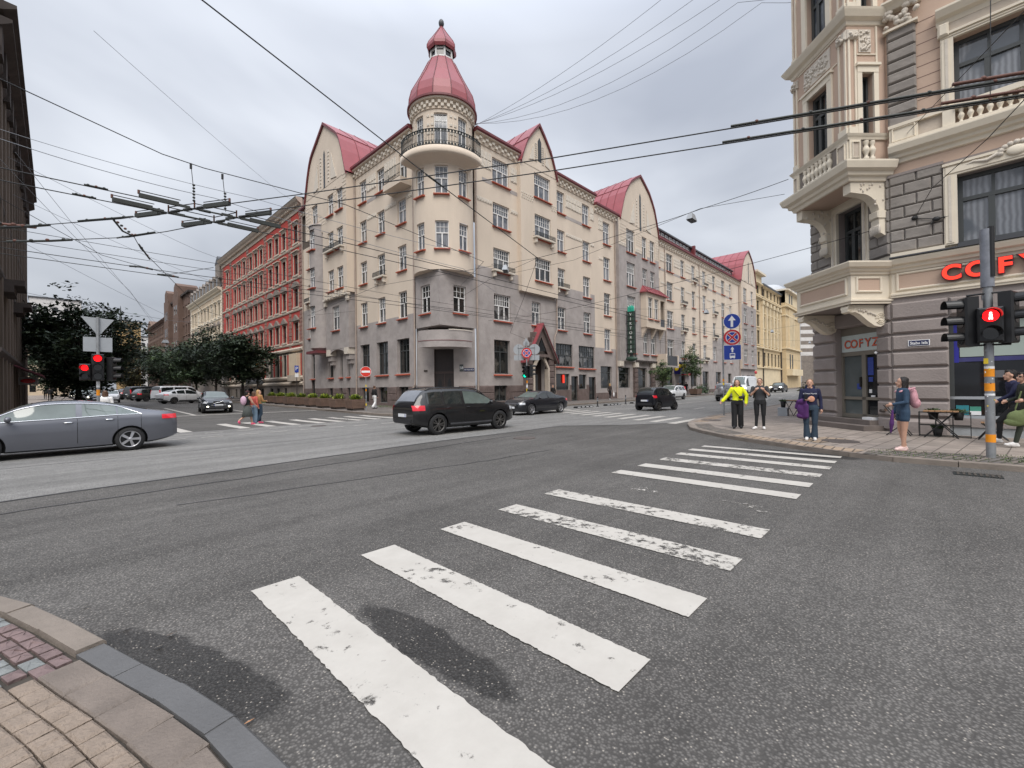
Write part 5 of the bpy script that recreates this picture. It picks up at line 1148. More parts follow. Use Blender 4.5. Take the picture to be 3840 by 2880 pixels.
# ---------------------------------------------------------------- ornate pink and grey house on the right, cafe on its ground floor
d_ = Vector((math.sin(R(3.34)), math.cos(R(3.34))))
FQ = Fr((18.1, 1.0), (-d_.y, d_.x)); KX = (18.08, .72); FK = Fr(KX, (-1, 1)); FS = Fr((0, 3.09), (0, 1))
rb = thing('ornate_house', 'ornate pink, cream and grey house with a box bay above a ground-floor cafe', 'building', (18.1, .7, 0))
SE = 12.0
W_ = MB()
win2 = [(a, a+2.0, 9.45, 11.6, .3) for a in (1.75, 6.2)]; win1 = [(a, a+2.0, 5.62, 7.62, .32) for a in (1.77, 6.2)]; win3 = [(a, a+2.0, 13.9, 16.2, .3) for a in (1.75, 6.2)]
shop = [(1.53, 4.9, .58, 3.56, .3), (6.0, 9.3, .58, 3.56, .3)]
def zq(s, z): return M_rgrey if z < 4.3 else (M_cream if z < 5.64 else (M_rgrey if z < 8.09 else M_pink))
wall(W_, FQ, .28, SE, -.3, 17.6, win1+win2+win3+shop, zq, cuts_z=(4.3, 5.64, 8.09))
# chamfer (s = -t)
dop = [(-2.25, -.5, .42, 3.6, .28)]; w1c = [(-2.05, -.94, 5.62, 7.74, .3)]
wall(W_, FK, -3.35, .02, -.3, 17.6, dop+w1c, zq, cuts_z=(4.3, 5.64, 8.09))
so2 = [(-(22+i*3.4)-1.3, -(22+i*3.4), z, z+2.1) for i in range(9) for z in (5.7, 9.5, 13.9)]
wall(W_, FS, -55, -20.45, -.3, 17.6, so2, zq, cuts_z=(4.3, 5.64, 8.09))
W_.quad(FQ.p(SE, -.3, 0), FQ.p(SE, 17.6, 0), FQ.p(SE, 17.6, -12), FQ.p(SE, -.3, -12), M_rgrey)
W_.box(20.6, 54, -9, 2.9, 17.3, 18.4, M_slate)
W_.build('wall', rb)
for o in win1+win2+win3: window(rb, FQ, *o[:4], 'big', sill=False, pane=P_sky, deep=.26)
window(rb, FK, *w1c[0][:4], 'big', sill=False, pane=P_dark, deep=.26)
for o in so2: window(rb, FS, *o[:4], 'plain', sill=False, pane=P_dark)
# ground floor: banded rustication
mb = MB(); G = [.12, .57, 1.08, 1.58, 2.1, 2.6, 3.13, 3.58, 4.14]
for i, (c, d) in enumerate(zip(G, G[1:])):
    for fr, a, b in ((FQ, .28, 1.53), (FQ, 4.9, 6.0), (FQ, 9.3, SE), (FK, -.5, -.0), (FK, -3.33, -2.25), (FS, -30, -20.47)):
        if d > 3.6 and fr is FQ: a, b = (a, b)
        mb.fbox(fr, a+(.0 if a != .28 else -.0), b, c+.035, d-.035, 0, .09 if fr is not FS else .07, M_rgrey, bev=.045)
for a, b in ((1.53, 4.9), (6.0, 9.3)):
    n = 3
    for k in range(n): mb.fbox(FQ, a+(b-a)*k/n+.03, a+(b-a)*(k+1)/n-.03, 3.6, 4.1, 0, .09, M_rgrey, bev=.045)
mb.fbox(FK, -2.25, -.5, 3.62, 4.1, 0, .09, M_rgrey, bev=.045)
mb.fbox(FQ, .2, 1.53, -.1, .5, 0, .2, M_rgrey, bev=.06); mb.fbox(FQ, 1.53, 4.9, -.1, .35, 0, .12, mat('base_pale_panel', (.34, .36, .37), var=.25, scale=3)); mb.fbox(FQ, 1.53, 4.9, .35, .58, -.1, .16, M_rgrey); mb.fbox(FQ, 4.9, SE, -.1, .5, 0, .2, M_rgrey, bev=.06)
# first floor: rock-faced blocks with alternating joints
zc = [5.66+i*.35 for i in range(8)]
for k, (c, d) in enumerate(zip(zc, zc[1:])):
    for fr, spans in ((FQ, ((.28, 1.47), (4.05, 5.9), (8.5, SE))), (FK, ((-.72, .03), (-3.37, -2.35))), (FS, ((-30, -20.45),))):
        for a, b in spans:
            x = a; L = .62
            first = True
            while x < b-.02:
                l = (L*.55 if (k % 2 and first) else L); first = False; e = min(b, x+l); e = b if b-e < .2 else e
                mb.fbox(fr, x+.008, e-.008, c+.010, d-.010, 0, .085, M_rock, bev=.035); x = e
mb.fbox(FQ, .25, 1.5, 8.03, 8.11, 0, .1, M_rgrey)
# second floor grey pilaster strips
for s in (.29, 4.6, 9.2):
    for i in range(9): z = 9.58+i*.337; mb.fbox(FQ, s, s+.67, z+.012, z+.325, 0, .12, M_rock, bev=.045)
mb.build('rustication', rb)
# cream mouldings
mb = MB()
def mould(fr, s0, s1, z0, prof, m=M_cream): mb.profile(fr, s0, s1, [(o, z0+z) for o, z in prof], m)
frieze_top = [(0, 0), (.05, 0), (.07, .08), (.13, .1), (.15, .18), (.24, .22), (.30, .34), (.30, .38), (0, .40)]
def frieze(fr, s0, s1, o=0, pan=True):
    """panelled frieze between ground and first floor"""
    mould(fr, s0, s1, 4.28, [(o, 0), (o+.07, 0), (o+.07, .06), (o+.10, .07), (o+.10, .12), (o+.03, .14), (o, .14)]); mould(fr, s0, s1, 5.06, [(o+a, b) for a, b in frieze_top]); mb.fbox(fr, s0, s1, 5.46, 5.5, o, o+.34, M_slate)
    if pan: panel(fr, s0+.12, s1-.12, 4.48, 5.04, o)
def panel(fr, a, b, c, d, o=0, m=M_pink, f=.07):
    for q in ((a, a+f, c, d), (b-f, b, c, d), (a+f, b-f, c, c+f), (a+f, b-f, d-f, d)): mb.fbox(fr, *q, o, o+.05, M_cream, bev=.02)
    mb.fbox(fr, a+f, b-f, c+f, d-f, o, o+.012, m)
frieze(FQ, .28, 11.9); mb.fbox(FQ, .3, 1.5, 5.5, 5.63, 0, .2, M_cream); mb.fbox(FQ, 1.76, 3.78, 5.5, 5.62, -.25, .2, M_slate)
frieze(FS, -40, -20.45)
# main string cornice above first floor
big = [(0, 0), (.06, .02), (.08, .12), (.16, .16), (.18, .24), (.30, .3), (.36, .46), (.36, .50), (0, .54)]
mould(FQ, .3, 11.9, 8.42, big); mould(FS, -40, -20.45, 8.42, big)
mb.fbox(FQ, .32, 11.9, 8.94, 9.02, 0, .3, M_cream)
# attic band: panel, plain, pedestal, balustrade
for a, b in ((.32, .98),): mb.fbox(FQ, a, b, 9.0, 9.55, 0, .16, M_cream); panel(FQ, a+.06, b-.06, 9.07, 9.48, .16, M_cream, .03)
mb.fbox(FQ, .98, 1.5, 9.0, 9.5, 0, .1, M_rtrim); mb.fbox(FQ, 1.5, 1.76, 9.0, 9.62, 0, .2, M_cream); mb.fbox(FQ, 3.75, 4.1, 9.0, 9.62, 0, .2, M_cream); mb.fbox(FQ, 1.76, 3.75, 9.45, 9.6, 0, .26, M_cream); mb.fbox(FQ, .3, 1.76, 9.5, 9.6, 0, .2, M_cream)
balp = [(.05, 0), (.055, .04), (.03, .06), (.035, .1), (.062, .17), (.066, .2), (.045, .25), (.03, .29), (.05, .33), (.05, .38)]
def baluster(fr, s, z, o, k=1.0):
    p = fr.p(s, z, o); mb.lathe(tuple(p), [(r*k, h*k) for r, h in balp], M_cream, 10)
for i in range(11): baluster(FQ, 1.88+i*.185, 9.02, .16, 1.12)
# window surrounds
def surround(fr, a, b, c, d, w=.28, o=.10, top=None, base=None):
    base = c if base is None else base
    for s0, s1 in ((a-w, a), (b, b+w)):
        mb.fbox(fr, s0, s1, base, d, 0, o, M_cream); mb.fbox(fr, s0+.03, s1-.08, base+.05, d, o, o+.025, M_cream); mb.fbox(fr, s0+.10, s0+.16, base+.1, d, o+.025, o+.04, M_orn)
    t = top or w; mb.fbox(fr, a-w, b+w, d, d+t, 0, o, M_cream); mb.fbox(fr, a-w-.02, b+w+.02, d+t-.07, d+t, o, o+.05, M_cream); mb.fbox(fr, a-w+.05, b+w-.05, d+.06, d+t-.12, o, o+.025, M_cream)
for a in (1.77, 6.2): surround(FQ, a, a+2, 5.62, 7.62, top=.36)
for a in (1.75, 6.2):
    surround(FQ, a, a+2, 9.6, 11.6, .27, top=.2); mb.fbox(FQ, a-.15, a+2.15, 11.8, 12.1, 0, .07, M_rtrim); mould(FQ, a-.35, a+2.35, 12.05, [(0, 0), (.08, .02), (.12, .14), (.24, .2), (.34, .36), (.34, .42), (0, .46)])
    for s in (a-.2, a+2.2): mb.fbox(FQ, s-.12, s+.12, 11.7, 12.08, .05, .2, M_cream, bev=.05)
    surround(FQ, a, a+2, 13.9, 16.2, .25, top=.3)
surround(FK, -2.05, -.94, 5.62, 7.74, .26, top=.3)
# cartouches over first-floor windows
for s in (2.9, 7.3):
    mb.ell(tuple(FQ.p(s, 7.86, .14)), (.06, .2, .14), M_cream, 12, 8); 
    for k in range(9):
        t = math.pi*(k/8); mb.ell(tuple(FQ.p(s+.3*math.cos(t), 7.85+.22*math.sin(t), .14)), (.06, .075, .07), M_orn, 8, 6)
    for sg in (-1, 1): mb.tube([FQ.p(s+sg*.3, 7.9, .13), FQ.p(s+sg*.55, 7.78, .13), FQ.p(s+sg*.8, 7.85, .12), FQ.p(s+sg*1.0, 7.8, .1)], [.06, .05, .04, .02], M_orn, 6)
# shallow grooves in the pink wall
for i in range(9):
    z = 9.84+i*.337; mb.fbox(FQ, .97, 1.48, z-.009, z+.009, -.01, .004, mat('groove_brown', (.16, .10, .08), var=0))
# capital on the pilaster
mb.fbox(FQ, .22, 1.02, 12.55, 12.62, 0, .2, M_cream)
rr_ = random.Random(3)
for i in range(26): mb.ell(tuple(FQ.p(.25+rr_.random()*.75, 12.68+rr_.random()*.5, .14+rr_.random()*.06)), (.07, .05+.06*rr_.random(), .05+.05*rr_.random()), M_orn, 7, 5)
mould(FQ, .2, 1.1, 13.15, [(0, 0), (.2, .02), (.28, .12), (.38, .2), (.38, .26), (0, .3)])
# big cornice and upper wall bands
mould(FQ, .3, 11.9, 13.3, [(0, 0), (.05, 0), (.1, .1), (.1, .16), (0, .2)])
mb.build('moulding', rb)
# ---- box bay on the chamfer
PB = 1.23; FKb = FK.off(PB); tA, tB = .06, 2.55
Fside = Fr(tuple((FK.p(-tA, 0, 0)).xy), (-1, -1))       # side of the bay facing the crossing; s runs towards the wall
mb = MB()
def bside(z0, z1, ops, m): wall(mb, Fside, -PB, 0, z0, z1, ops, m)
def bfront(z0, z1, ops, m): wall(mb, FKb, -tB, -tA, z0, z1, ops, m, reveal=.25)
bf2 = (-1.78, -.84, 9.5, 11.67, .25); bs2 = (-.80, -.42, 9.5, 11.42, .25); bf3 = (-1.78, -.84, 13.5, 15.6, .25); bs3 = (-.80, -.42, 13.5, 15.6, .25)
for z0, z1, f, s in ((8.7, 13.0, bf2, bs2), (13.0, 17.4, bf3, bs3)):
    bfront(z0, z1, [f], lambda a, b: M_pink); bside(z0, z1, [s], lambda a, b: M_pink)
far = Fr(tuple((FK.p(-tB, 0, 0)).xy), (1, 1))
for z0, z1, m in ((8.0, 17.4, M_pink), (4.14, 5.5, M_cream)): mb.quad(FK.p(-tB, z0, 0), FK.p(-tB, z1, 0), FK.p(-tB, z1, PB), FK.p(-tB, z0, PB), m)
bfront(4.14, 5.5, [], lambda a, b: M_cream); bside(4.14, 5.5, [], lambda a, b: M_cream); bfront(7.99, 8.7, [], lambda a, b: M_cream); bside(7.99, 8.7, [], lambda a, b: M_cream)
for z, m in ((4.14, M_rgrey), (5.5, M_slate), (7.99, M_pink)): mb.quad(FK.p(-tB, z, 0), FK.p(-tA, z, 0), FK.p(-tA, z, PB), FK.p(-tB, z, PB), m)
mb.build('bay', rb)
window(rb, FKb, *bf2[:4], 'big', sill=False, pane=P_dark, deep=.2); window(rb, FKb, *bf3[:4], 'big', sill=False, pane=P_sky, deep=.2)
for o in (bs2, bs3): window(rb, Fside, *o[:4], 'two', sill=False, pane=P_dark, deep=.2)
mb = MB()
def round_bay(prof, z0, m=M_cream, cap=M_slate):
    """moulding that runs round the bay: front, side and far side as one mitred band"""
    pr = [(o, z0+z) for o, z in prof]; n = len(pr)
    def ring(o): return [FK.p(-tA+o, 0, -.05), FK.p(-tA+o, 0, PB+o), FK.p(-tB-o, 0, PB+o), FK.p(-tB-o, 0, -.05)]
    R_ = [ring(o) for o, _ in pr]
    for j in range(n-1):
        for i in range(3):
            a, b, c, d = R_[j][i], R_[j][i+1], R_[j+1][i+1], R_[j+1][i]; z0_, z1_ = pr[j][1], pr[j+1][1]
            mb.quad(a+Vector((0, 0, z0_)), b+Vector((0, 0, z0_)), c+Vector((0, 0, z1_)), d+Vector((0, 0, z1_)), cap if (cap and j == n-2) else m)
round_bay([(0, 0), (.06, 0), (.06, .07), (.10, .08), (.10, .13), (.02, .15), (0, .15)], 4.13, cap=None)
round_bay([(0, 0), (.05, 0), (.07, .07), (.13, .1), (.15, .16), (.24, .20), (.30, .32), (.30, .36), (-.1, .42)], 5.05)
panel(FKb, -tB+.16, -tA-.14, 4.44, 5.0, 0); panel(Fside, -PB+.14, -.25, 4.48, 4.98, 0)
round_bay([(0, 0), (.05, .02), (.08, .12), (.16, .16), (.18, .26), (.30, .32), (.36, .5), (.36, .55), (.04, .62)], 7.98)
round_bay([(0, 0), (.05, .0), (.07, .06), (.10, .1), (.13, .16), (-.05, .2)], 9.30)
round_bay([(0, 0), (.04, .02), (.07, .12), (.18, .18), (.26, .34), (.28, .4), (-.1, .5)], 12.92)
# balustrade on the bay: pedestals, balusters in recessed bays
for a, b in ((-tB, -tB+.3), (-tA-.42, -tA)): mb.fbox(FKb, a, b, 8.62, 9.32, 0, .05, M_cream); panel(FKb, a+.05, b-.05, 8.7, 9.22, .05, M_rtrim, .025)
mb.fbox(FKb, -tB+.3, -tA-.42, 8.6, 9.3, 0, .012, M_rtrimd)
for i in range(7): baluster(FKb, -tB+.62+i*.19, 8.66, .045, 1.55)
mb.fbox(Fside, -PB, -PB+.36, 8.62, 9.32, 0, .05, M_cream); panel(Fside, -PB+.06, -PB+.3, 8.7, 9.22, .05, M_rtrim, .025); mb.fbox(Fside, -PB+.4, -.4, 8.64, 9.3, 0, .012, M_rtrimd)
for i in range(2): baluster(Fside, -PB+.52+i*.2, 8.66, .045, 1.55)
# pilasters, window surrounds and relief panels on the bay
for z0, z1 in ((9.5, 12.9), (13.45, 17.2)):
    for fr, a, b in ((FKb, -tA-.34, -tA), (Fside, -PB, -PB+.30), (FKb, -tB, -tB+.26)):
        for q in (a+.02, b-.08): mb.fbox(fr, q, q+.06, z0, z1-.3, 0, .04, M_cream)
        mb.fbox(fr, a, b, z0, z0+.2, 0, .06, M_cream); mb.fbox(fr, a-.03, b+.03, z1-.42, z1-.12, 0, .09, M_orn, bev=.04)
        for k in range(7): mb.ell(tuple(fr.p(a+(b-a)*rr_.random(), z1-.4+.26*rr_.random(), .1)), (.05, .05, .05), M_orn, 6, 5)
for fr, o in ((FKb, bf2), (Fside, bs2), (FKb, bf3), (Fside, bs3)):
    w = .2 if fr is FKb else .15; a, b, c, d = o[:4]
    mb.fbox(fr, a-w, a, c-.1, d, 0, .07, M_cream); mb.fbox(fr, b, b+w, c-.1, d, 0, .07, M_cream); mb.fbox(fr, a-w, b+w, d, d+.2, 0, .08, M_cream); mb.fbox(fr, a-w-.04, b+w+.04, d+.2, d+.28, 0, .13, M_cream)
for fr, a, b, c, d in ((FKb, -1.95, -.72, 12.1, 12.78), (Fside, -.86, -.47, 12.08, 12.8)):
    mb.fbox(fr, a, b, c, d, 0, .03, M_orn)
    for i in range(int(60*(b-a)*(d-c)/.8)+14): mb.ell(tuple(fr.p(a+.06+(b-a-.12)*rr_.random(), c+.06+(d-c-.12)*rr_.random(), .035)), (.035, .03+.05*rr_.random(), .03+.04*rr_.random()), M_orn, 6, 5)
for fr, a, b, z in ((FKb, -tB+.28, -tA-.36, 12.0), (FKb, -tB+.28, -tA-.36, 12.86), (Fside, -.92, -.3, 12.0)): mb.fbox(fr, a, b, z, z+.035, 0, .03, M_cream)
mb.fbox(Fside, -.32, -.27, 11.75, 12.9, 0, .04, M_cream)
# scroll consoles under the low bay and tall leaf brackets under the upper bay
def console(t, w=.26):
    prof = [(0, 4.12), (1.2, 4.12), (1.27, 4.02), (1.26, 3.9), (1.16, 3.86), (1.02, 3.9), (.85, 3.82), (.6, 3.6), (.4, 3.46), (.2, 3.42), (.05, 3.5), (0, 3.6)]
    mb.prism([FK.p(-t-w/2, z, o) for o, z in prof], FK.r*w, M_cream)
    for s in (-t-w/2-.01, -t+w/2+.01):
        for o, z, r in ((1.15, 4.0, .12), (.2, 3.68, .17)):
            for k in range(3): mb.tube([FK.p(s, z+r*(1-k*.3)*math.sin(a), o+r*(1-k*.3)*math.cos(a)) for a in [i*math.pi/5 for i in range(10)]], .018, M_cream, 4)
        for k in range(8): mb.ell(tuple(FK.p(s, 3.72+.03*k+rr_.random()*.1, .38+k*.075)), (.04, .04, .045), M_orn, 6, 5)
console(.30); console(2.35)
def bracket(t, w=.3):
    prof = [(0, 7.98), (1.18, 7.98), (1.18, 7.66)]+[(.28+.86*math.cos(a), 6.78+.86*math.sin(a)) for a in [math.pi/2*(1-k/8) for k in range(0, 0)]]
    prof += [(.86-.6*math.sin(a), 7.0+.62*math.cos(a)) for a in [math.pi/2*k/8 for k in range(9)]]+[(.28, 6.75), (.26, 6.4), (0, 6.25)]
    mb.prism([FK.p(-t-w/2, z, o) for o, z in prof], FK.r*w, M_cream)
    for s in (-t-w/2, -t+w/2):
        for k in range(16): o = rr_.random()*.95+.06; z = 7.94-rr_.random()*(.28 if o > .4 else 1.1); mb.ell(tuple(FK.p(s, z, o)), (.035, .035, .05), M_orn, 6, 5)
    mb.fbox(FK, -t-w/2-.03, -t+w/2+.03, 6.85, 7.08, 0, .34, M_cream, bev=.03); 
    for k in range(6): mb.ell(tuple(FK.p(-t-w/2+w*k/5, 6.5, .28)), (.05, .05, .16), M_orn, 6, 5)
bracket(.22); bracket(2.42)
mb.build('bay_ornament', rb)
# ---- cafe door, steps, sign panel
M_taupe = mat('door_taupe', (.185, .165, .135), rough=.5, var=.06)
mb = MB(); fd = FK.off(-.26)
for a, b, c, d in ((-2.25, -.5, 2.60, 2.74), (-2.25, -2.17, .42, 2.6), (-.58, -.5, .42, 2.6), (-1.36, -1.2, .5, 2.6), (-2.17, -.58, .42, .56), (-2.17, -.58, 1.06, 1.16), (-2.25, -.5, 3.34, 3.6)): mb.fbox(fd, a, b, c, d, 0, .09, M_taupe)
dr = mb.build('cafe_door', rb)
mb = MB(); mb.fbox(fd, -2.17, -1.36, .5, 2.6, .0, .03, mat('door_glass_reflection', (.10, .115, .115), rough=.08, var=.25, scale=1.2)); mb.fbox(fd, -1.2, -.58, .5, 2.6, .0, .03, M_shopdark); mb.build('pane', dr)  # lighter grey of the left pane paints in a reflection
mb = MB(); mb.fbox(fd, -1.17, -.95, 1.9, 2.5, .03, .045, mat('poster_blue', (.03, .06, .30), rough=.4, var=.3, scale=14)); mb.fbox(fd, -1.14, -.98, 1.68, 1.84, .03, .045, MATS['poster_blue']); mb.fbox(fd, -1.13, -1.02, 1.3, 1.42, .03, .045, M_signwhite); mb.fbox(fd, -1.62, -1.47, 1.42, 1.62, .03, .045, MATS['poster_blue']); mb.fbox(fd, -1.05, -.9, 1.16, 1.22, .03, .05, M_signwhite); mb.build('poster', dr)
mb = MB(); mb.fbox(fd, -1.42, -1.36, 1.5, 1.85, .09, .14, M_black); mb.build('handle', dr)
mb = MB(); mb.fbox(fd, -2.22, -.52, 2.75, 3.33, .02, .09, mat('cafe_panel', (.52, .58, .56), rough=.4, var=.05)); cp = mb.build('cafe_sign', rb)
for i, ch in enumerate('COFYZ'): text(ch, .40, fd.mat(-1.95+i*.29, 3.0, .1), M_neonrim, 'letter', cp, .002, offset=.012); text(ch, .40, fd.mat(-1.95+i*.29, 3.0, .106), mat('letter_orange', (.75, .14, .06), rough=.4, var=.2, scale=20), 'letter', cp, .002)
mb = MB(); mb.fbox(FK, -2.95, -.25, -.1, .26, 0, .75, mat('step_stone', (.15, .125, .112), rough=.85, var=.2, bump=.3)); mb.fbox(FK, -2.75, -.45, .26, .42, -.28, .38, MATS['step_stone']); mb.fbox(FK, -.95, -.55, .42, .5, .0, .2, M_signwhite); mb.build('step', rb)
mb = MB()
for fr, s in ((FK, -.22), (FK, -2.9)): mb.tube([fr.p(s, .75, .08), fr.p(s, .75, .22)], .05, M_darkt, 8)
mb.lathe(tuple(FK.p(-.52, 2.62, .06)), [(0, -.06), (.06, 0), (0, .06)], M_signwhite, 10); mb.build('wall_lamp', rb)
# ---- shop window contents: blind, rail, boxes behind the glass line
for i, (a, b) in enumerate(((1.53, 4.9), (6.0, 9.3))):
    mb = MB(); fw_ = FQ.off(-.27)
    for q in ((a, a+.1, .58, 3.56), (b-.1, b, .58, 3.56), (a, b, 3.46, 3.56), (a, b, .58, .66), (a, b, 1.13, 1.21)): mb.fbox(fw_, *q, 0, .1, M_dframe if q[3]-q[2] > .2 else M_signback)
    sw = mb.build('shop_window', rb); mb = MB(); mb.fbox(fw_, a+.1, b-.1, .66, 3.46, .0, .03, M_shopdark); mb.build('pane', sw)
    mb = MB(); mb.fbox(fw_, a+.22, b-.15, 2.36, 3.46, .03, .05, mat('blind_sage', (.36, .42, .38), rough=.9, var=.05, scale=.8)); mb.build('blind', sw)
    mb = MB(); mb.fbox(fw_, a+.1, a+.2, 2.2, 3.4, .03, .05, mat('trim_ultramarine', (.03, .03, .30), rough=.4, var=.1)); mb.fbox(fw_, a+.1, b-.1, 2.22, 2.34, .03, .045, mat('trim_indigo', (.05, .05, .16), rough=.4, var=.3, scale=4)); mb.fbox(fw_, a+.12, a+.38, .68, .95, .03, .06, mat('box_teal', (.03, .22, .26), var=.1)); mb.fbox(fw_, a+.4, a+.62, .68, .92, .03, .06, mat('box_green', (.06, .26, .19), var=.1)); mb.fbox(fw_, a+.4, a+.62, .68, .79, .06, .065, M_signwhite)
    mb.fbox(fw_, a+.9, a+1.2, 1.75, 1.95, .03, .045, mat('poster_grey', (.12, .12, .13), var=.2)); mb.fbox(fw_, a+2, a+2.4, .7, .9, .03, .06, MATS['box_green']); mb.build('display', sw)
# ---- neon letters and street plate
for s, ch in zip((1.62, 2.13, 2.64, 3.1, 3.55), 'COFYZ'):
    text(ch, .58, FQ.mat(s, 4.79, .10), M_neonrim, 'letter', rb, .05, offset=.04); text(ch, .58, FQ.mat(s, 4.79, .155), M_neon, 'letter', rb, .012, offset=.02)
mb = MB(); mb.fbox(FQ, .66, 1.14, 2.74, 2.92, .09, .115, M_signwhite); mb.fbox(FQ, .68, 1.12, 2.755, 2.905, .115, .12, MATS['plate_navy']); mb.build('street_plate', rb)
text('Stabu iela', .12, FQ.mat(.90, 2.825, .124), M_signwhite, 'lettering', rb, .002, sx=.85, offset=.002)
# ---------------------------------------------------------------- vehicles
def paintm(name, c, metal=.0, rough=.32):
    m = mat(name, c, rough=.5, metal=metal, coat=1, var=.05, scale=2, coord='Object', spec=.3); m.node_tree.nodes['Principled BSDF'].inputs['Coat Roughness'].default_value = .04; return m
CP = {'grey': paintm('car_paint_grey', (.12, .125, .145), .5), 'black': paintm('car_paint_black', (.004, .004, .005)), 'blueblack': paintm('car_paint_blue_black', (.005, .006, .010)), 'silver': paintm('car_paint_silver', (.42, .41, .40), .6),
      'white': paintm('car_paint_white', (.70, .70, .70), .0), 'olive': paintm('car_paint_olive', (.03, .032, .025)), 'darkblue': paintm('car_paint_dark_blue', (.022, .026, .034)), 'red': paintm('car_paint_red', (.35, .02, .02))}
def hermite(xs, ys):
    n = len(xs); d = [(ys[i+1]-ys[i])/(xs[i+1]-xs[i]) for i in range(n-1)]
    m = [d[0]]+[0 if d[i-1]*d[i] <= 0 else 2*d[i-1]*d[i]/(d[i-1]+d[i]) for i in range(1, n-1)]+[d[-1]]
    def f(x):
        if x <= xs[0]: return ys[0]
        if x >= xs[-1]: return ys[-1]
        i = max(k for k in range(n-1) if xs[k] <= x); h = xs[i+1]-xs[i]; t = (x-xs[i])/h
        return (2*t**3-3*t*t+1)*ys[i]+(t**3-2*t*t+t)*h*m[i]+(-2*t**3+3*t*t)*ys[i+1]+(t**3-t*t)*h*m[i+1]
    return f
def curve(tab): return hermite([a for a, _ in tab], [b for _, b in tab])
WHC = {}
def wheel_mesh(r, w, spokes, rm, twin):
    k = (r, w, spokes, rm.name, twin)
    if k in WHC: return WHC[k]
    t = MB(); t.T = Matrix.Rotation(R(90), 4, 'X'); rr = r*.70
    t.lathe((0, 0, 0), [(rr, -w/2), (r*.93, -w/2), (r, -w/2+.03), (r, w/2-.03), (r*.93, w/2), (rr, w/2)], M_rubber, 28)
    tm = t.mesh('tyre'); g = MB(); g.T = Matrix.Rotation(R(90), 4, 'X')
    g.lathe((0, 0, 0), [(rr, w/2-.005), (rr*.93, w/2), (rr*.9, w/2-.03), (rr*.88, -w/2), (rr, -w/2)], rm, 28)
    g.lathe((0, 0, w/2-.075), [(rr*.9, 0), (0, 0)], M_black, 20, smooth=False); g.lathe((0, 0, w/2-.06), [(rr*.2, 0), (rr*.2, .045), (rr*.12, .055), (0, .055)], rm, 12)
    for i in range(spokes):
        for dd in ((-.13, .13) if twin else (0,)):
            a = 2*math.pi*i/spokes+dd; b = 2*math.pi*i/spokes+dd*1.7; wd = rr*(.09 if twin else .16)
            p0 = Vector((rr*.12*math.cos(a), rr*.12*math.sin(a), w/2-.01)); p1 = Vector((rr*.92*math.cos(b), rr*.92*math.sin(b), w/2-.02)); q = Vector((-math.sin(a), math.cos(a), 0))
            g.prism([p0-q*wd*.7, p0+q*wd*.7, p1+q*wd, p1-q*wd], (0, 0, -.03), rm)
    WHC[k] = (tm, g.mesh('rim')); return WHC[k]
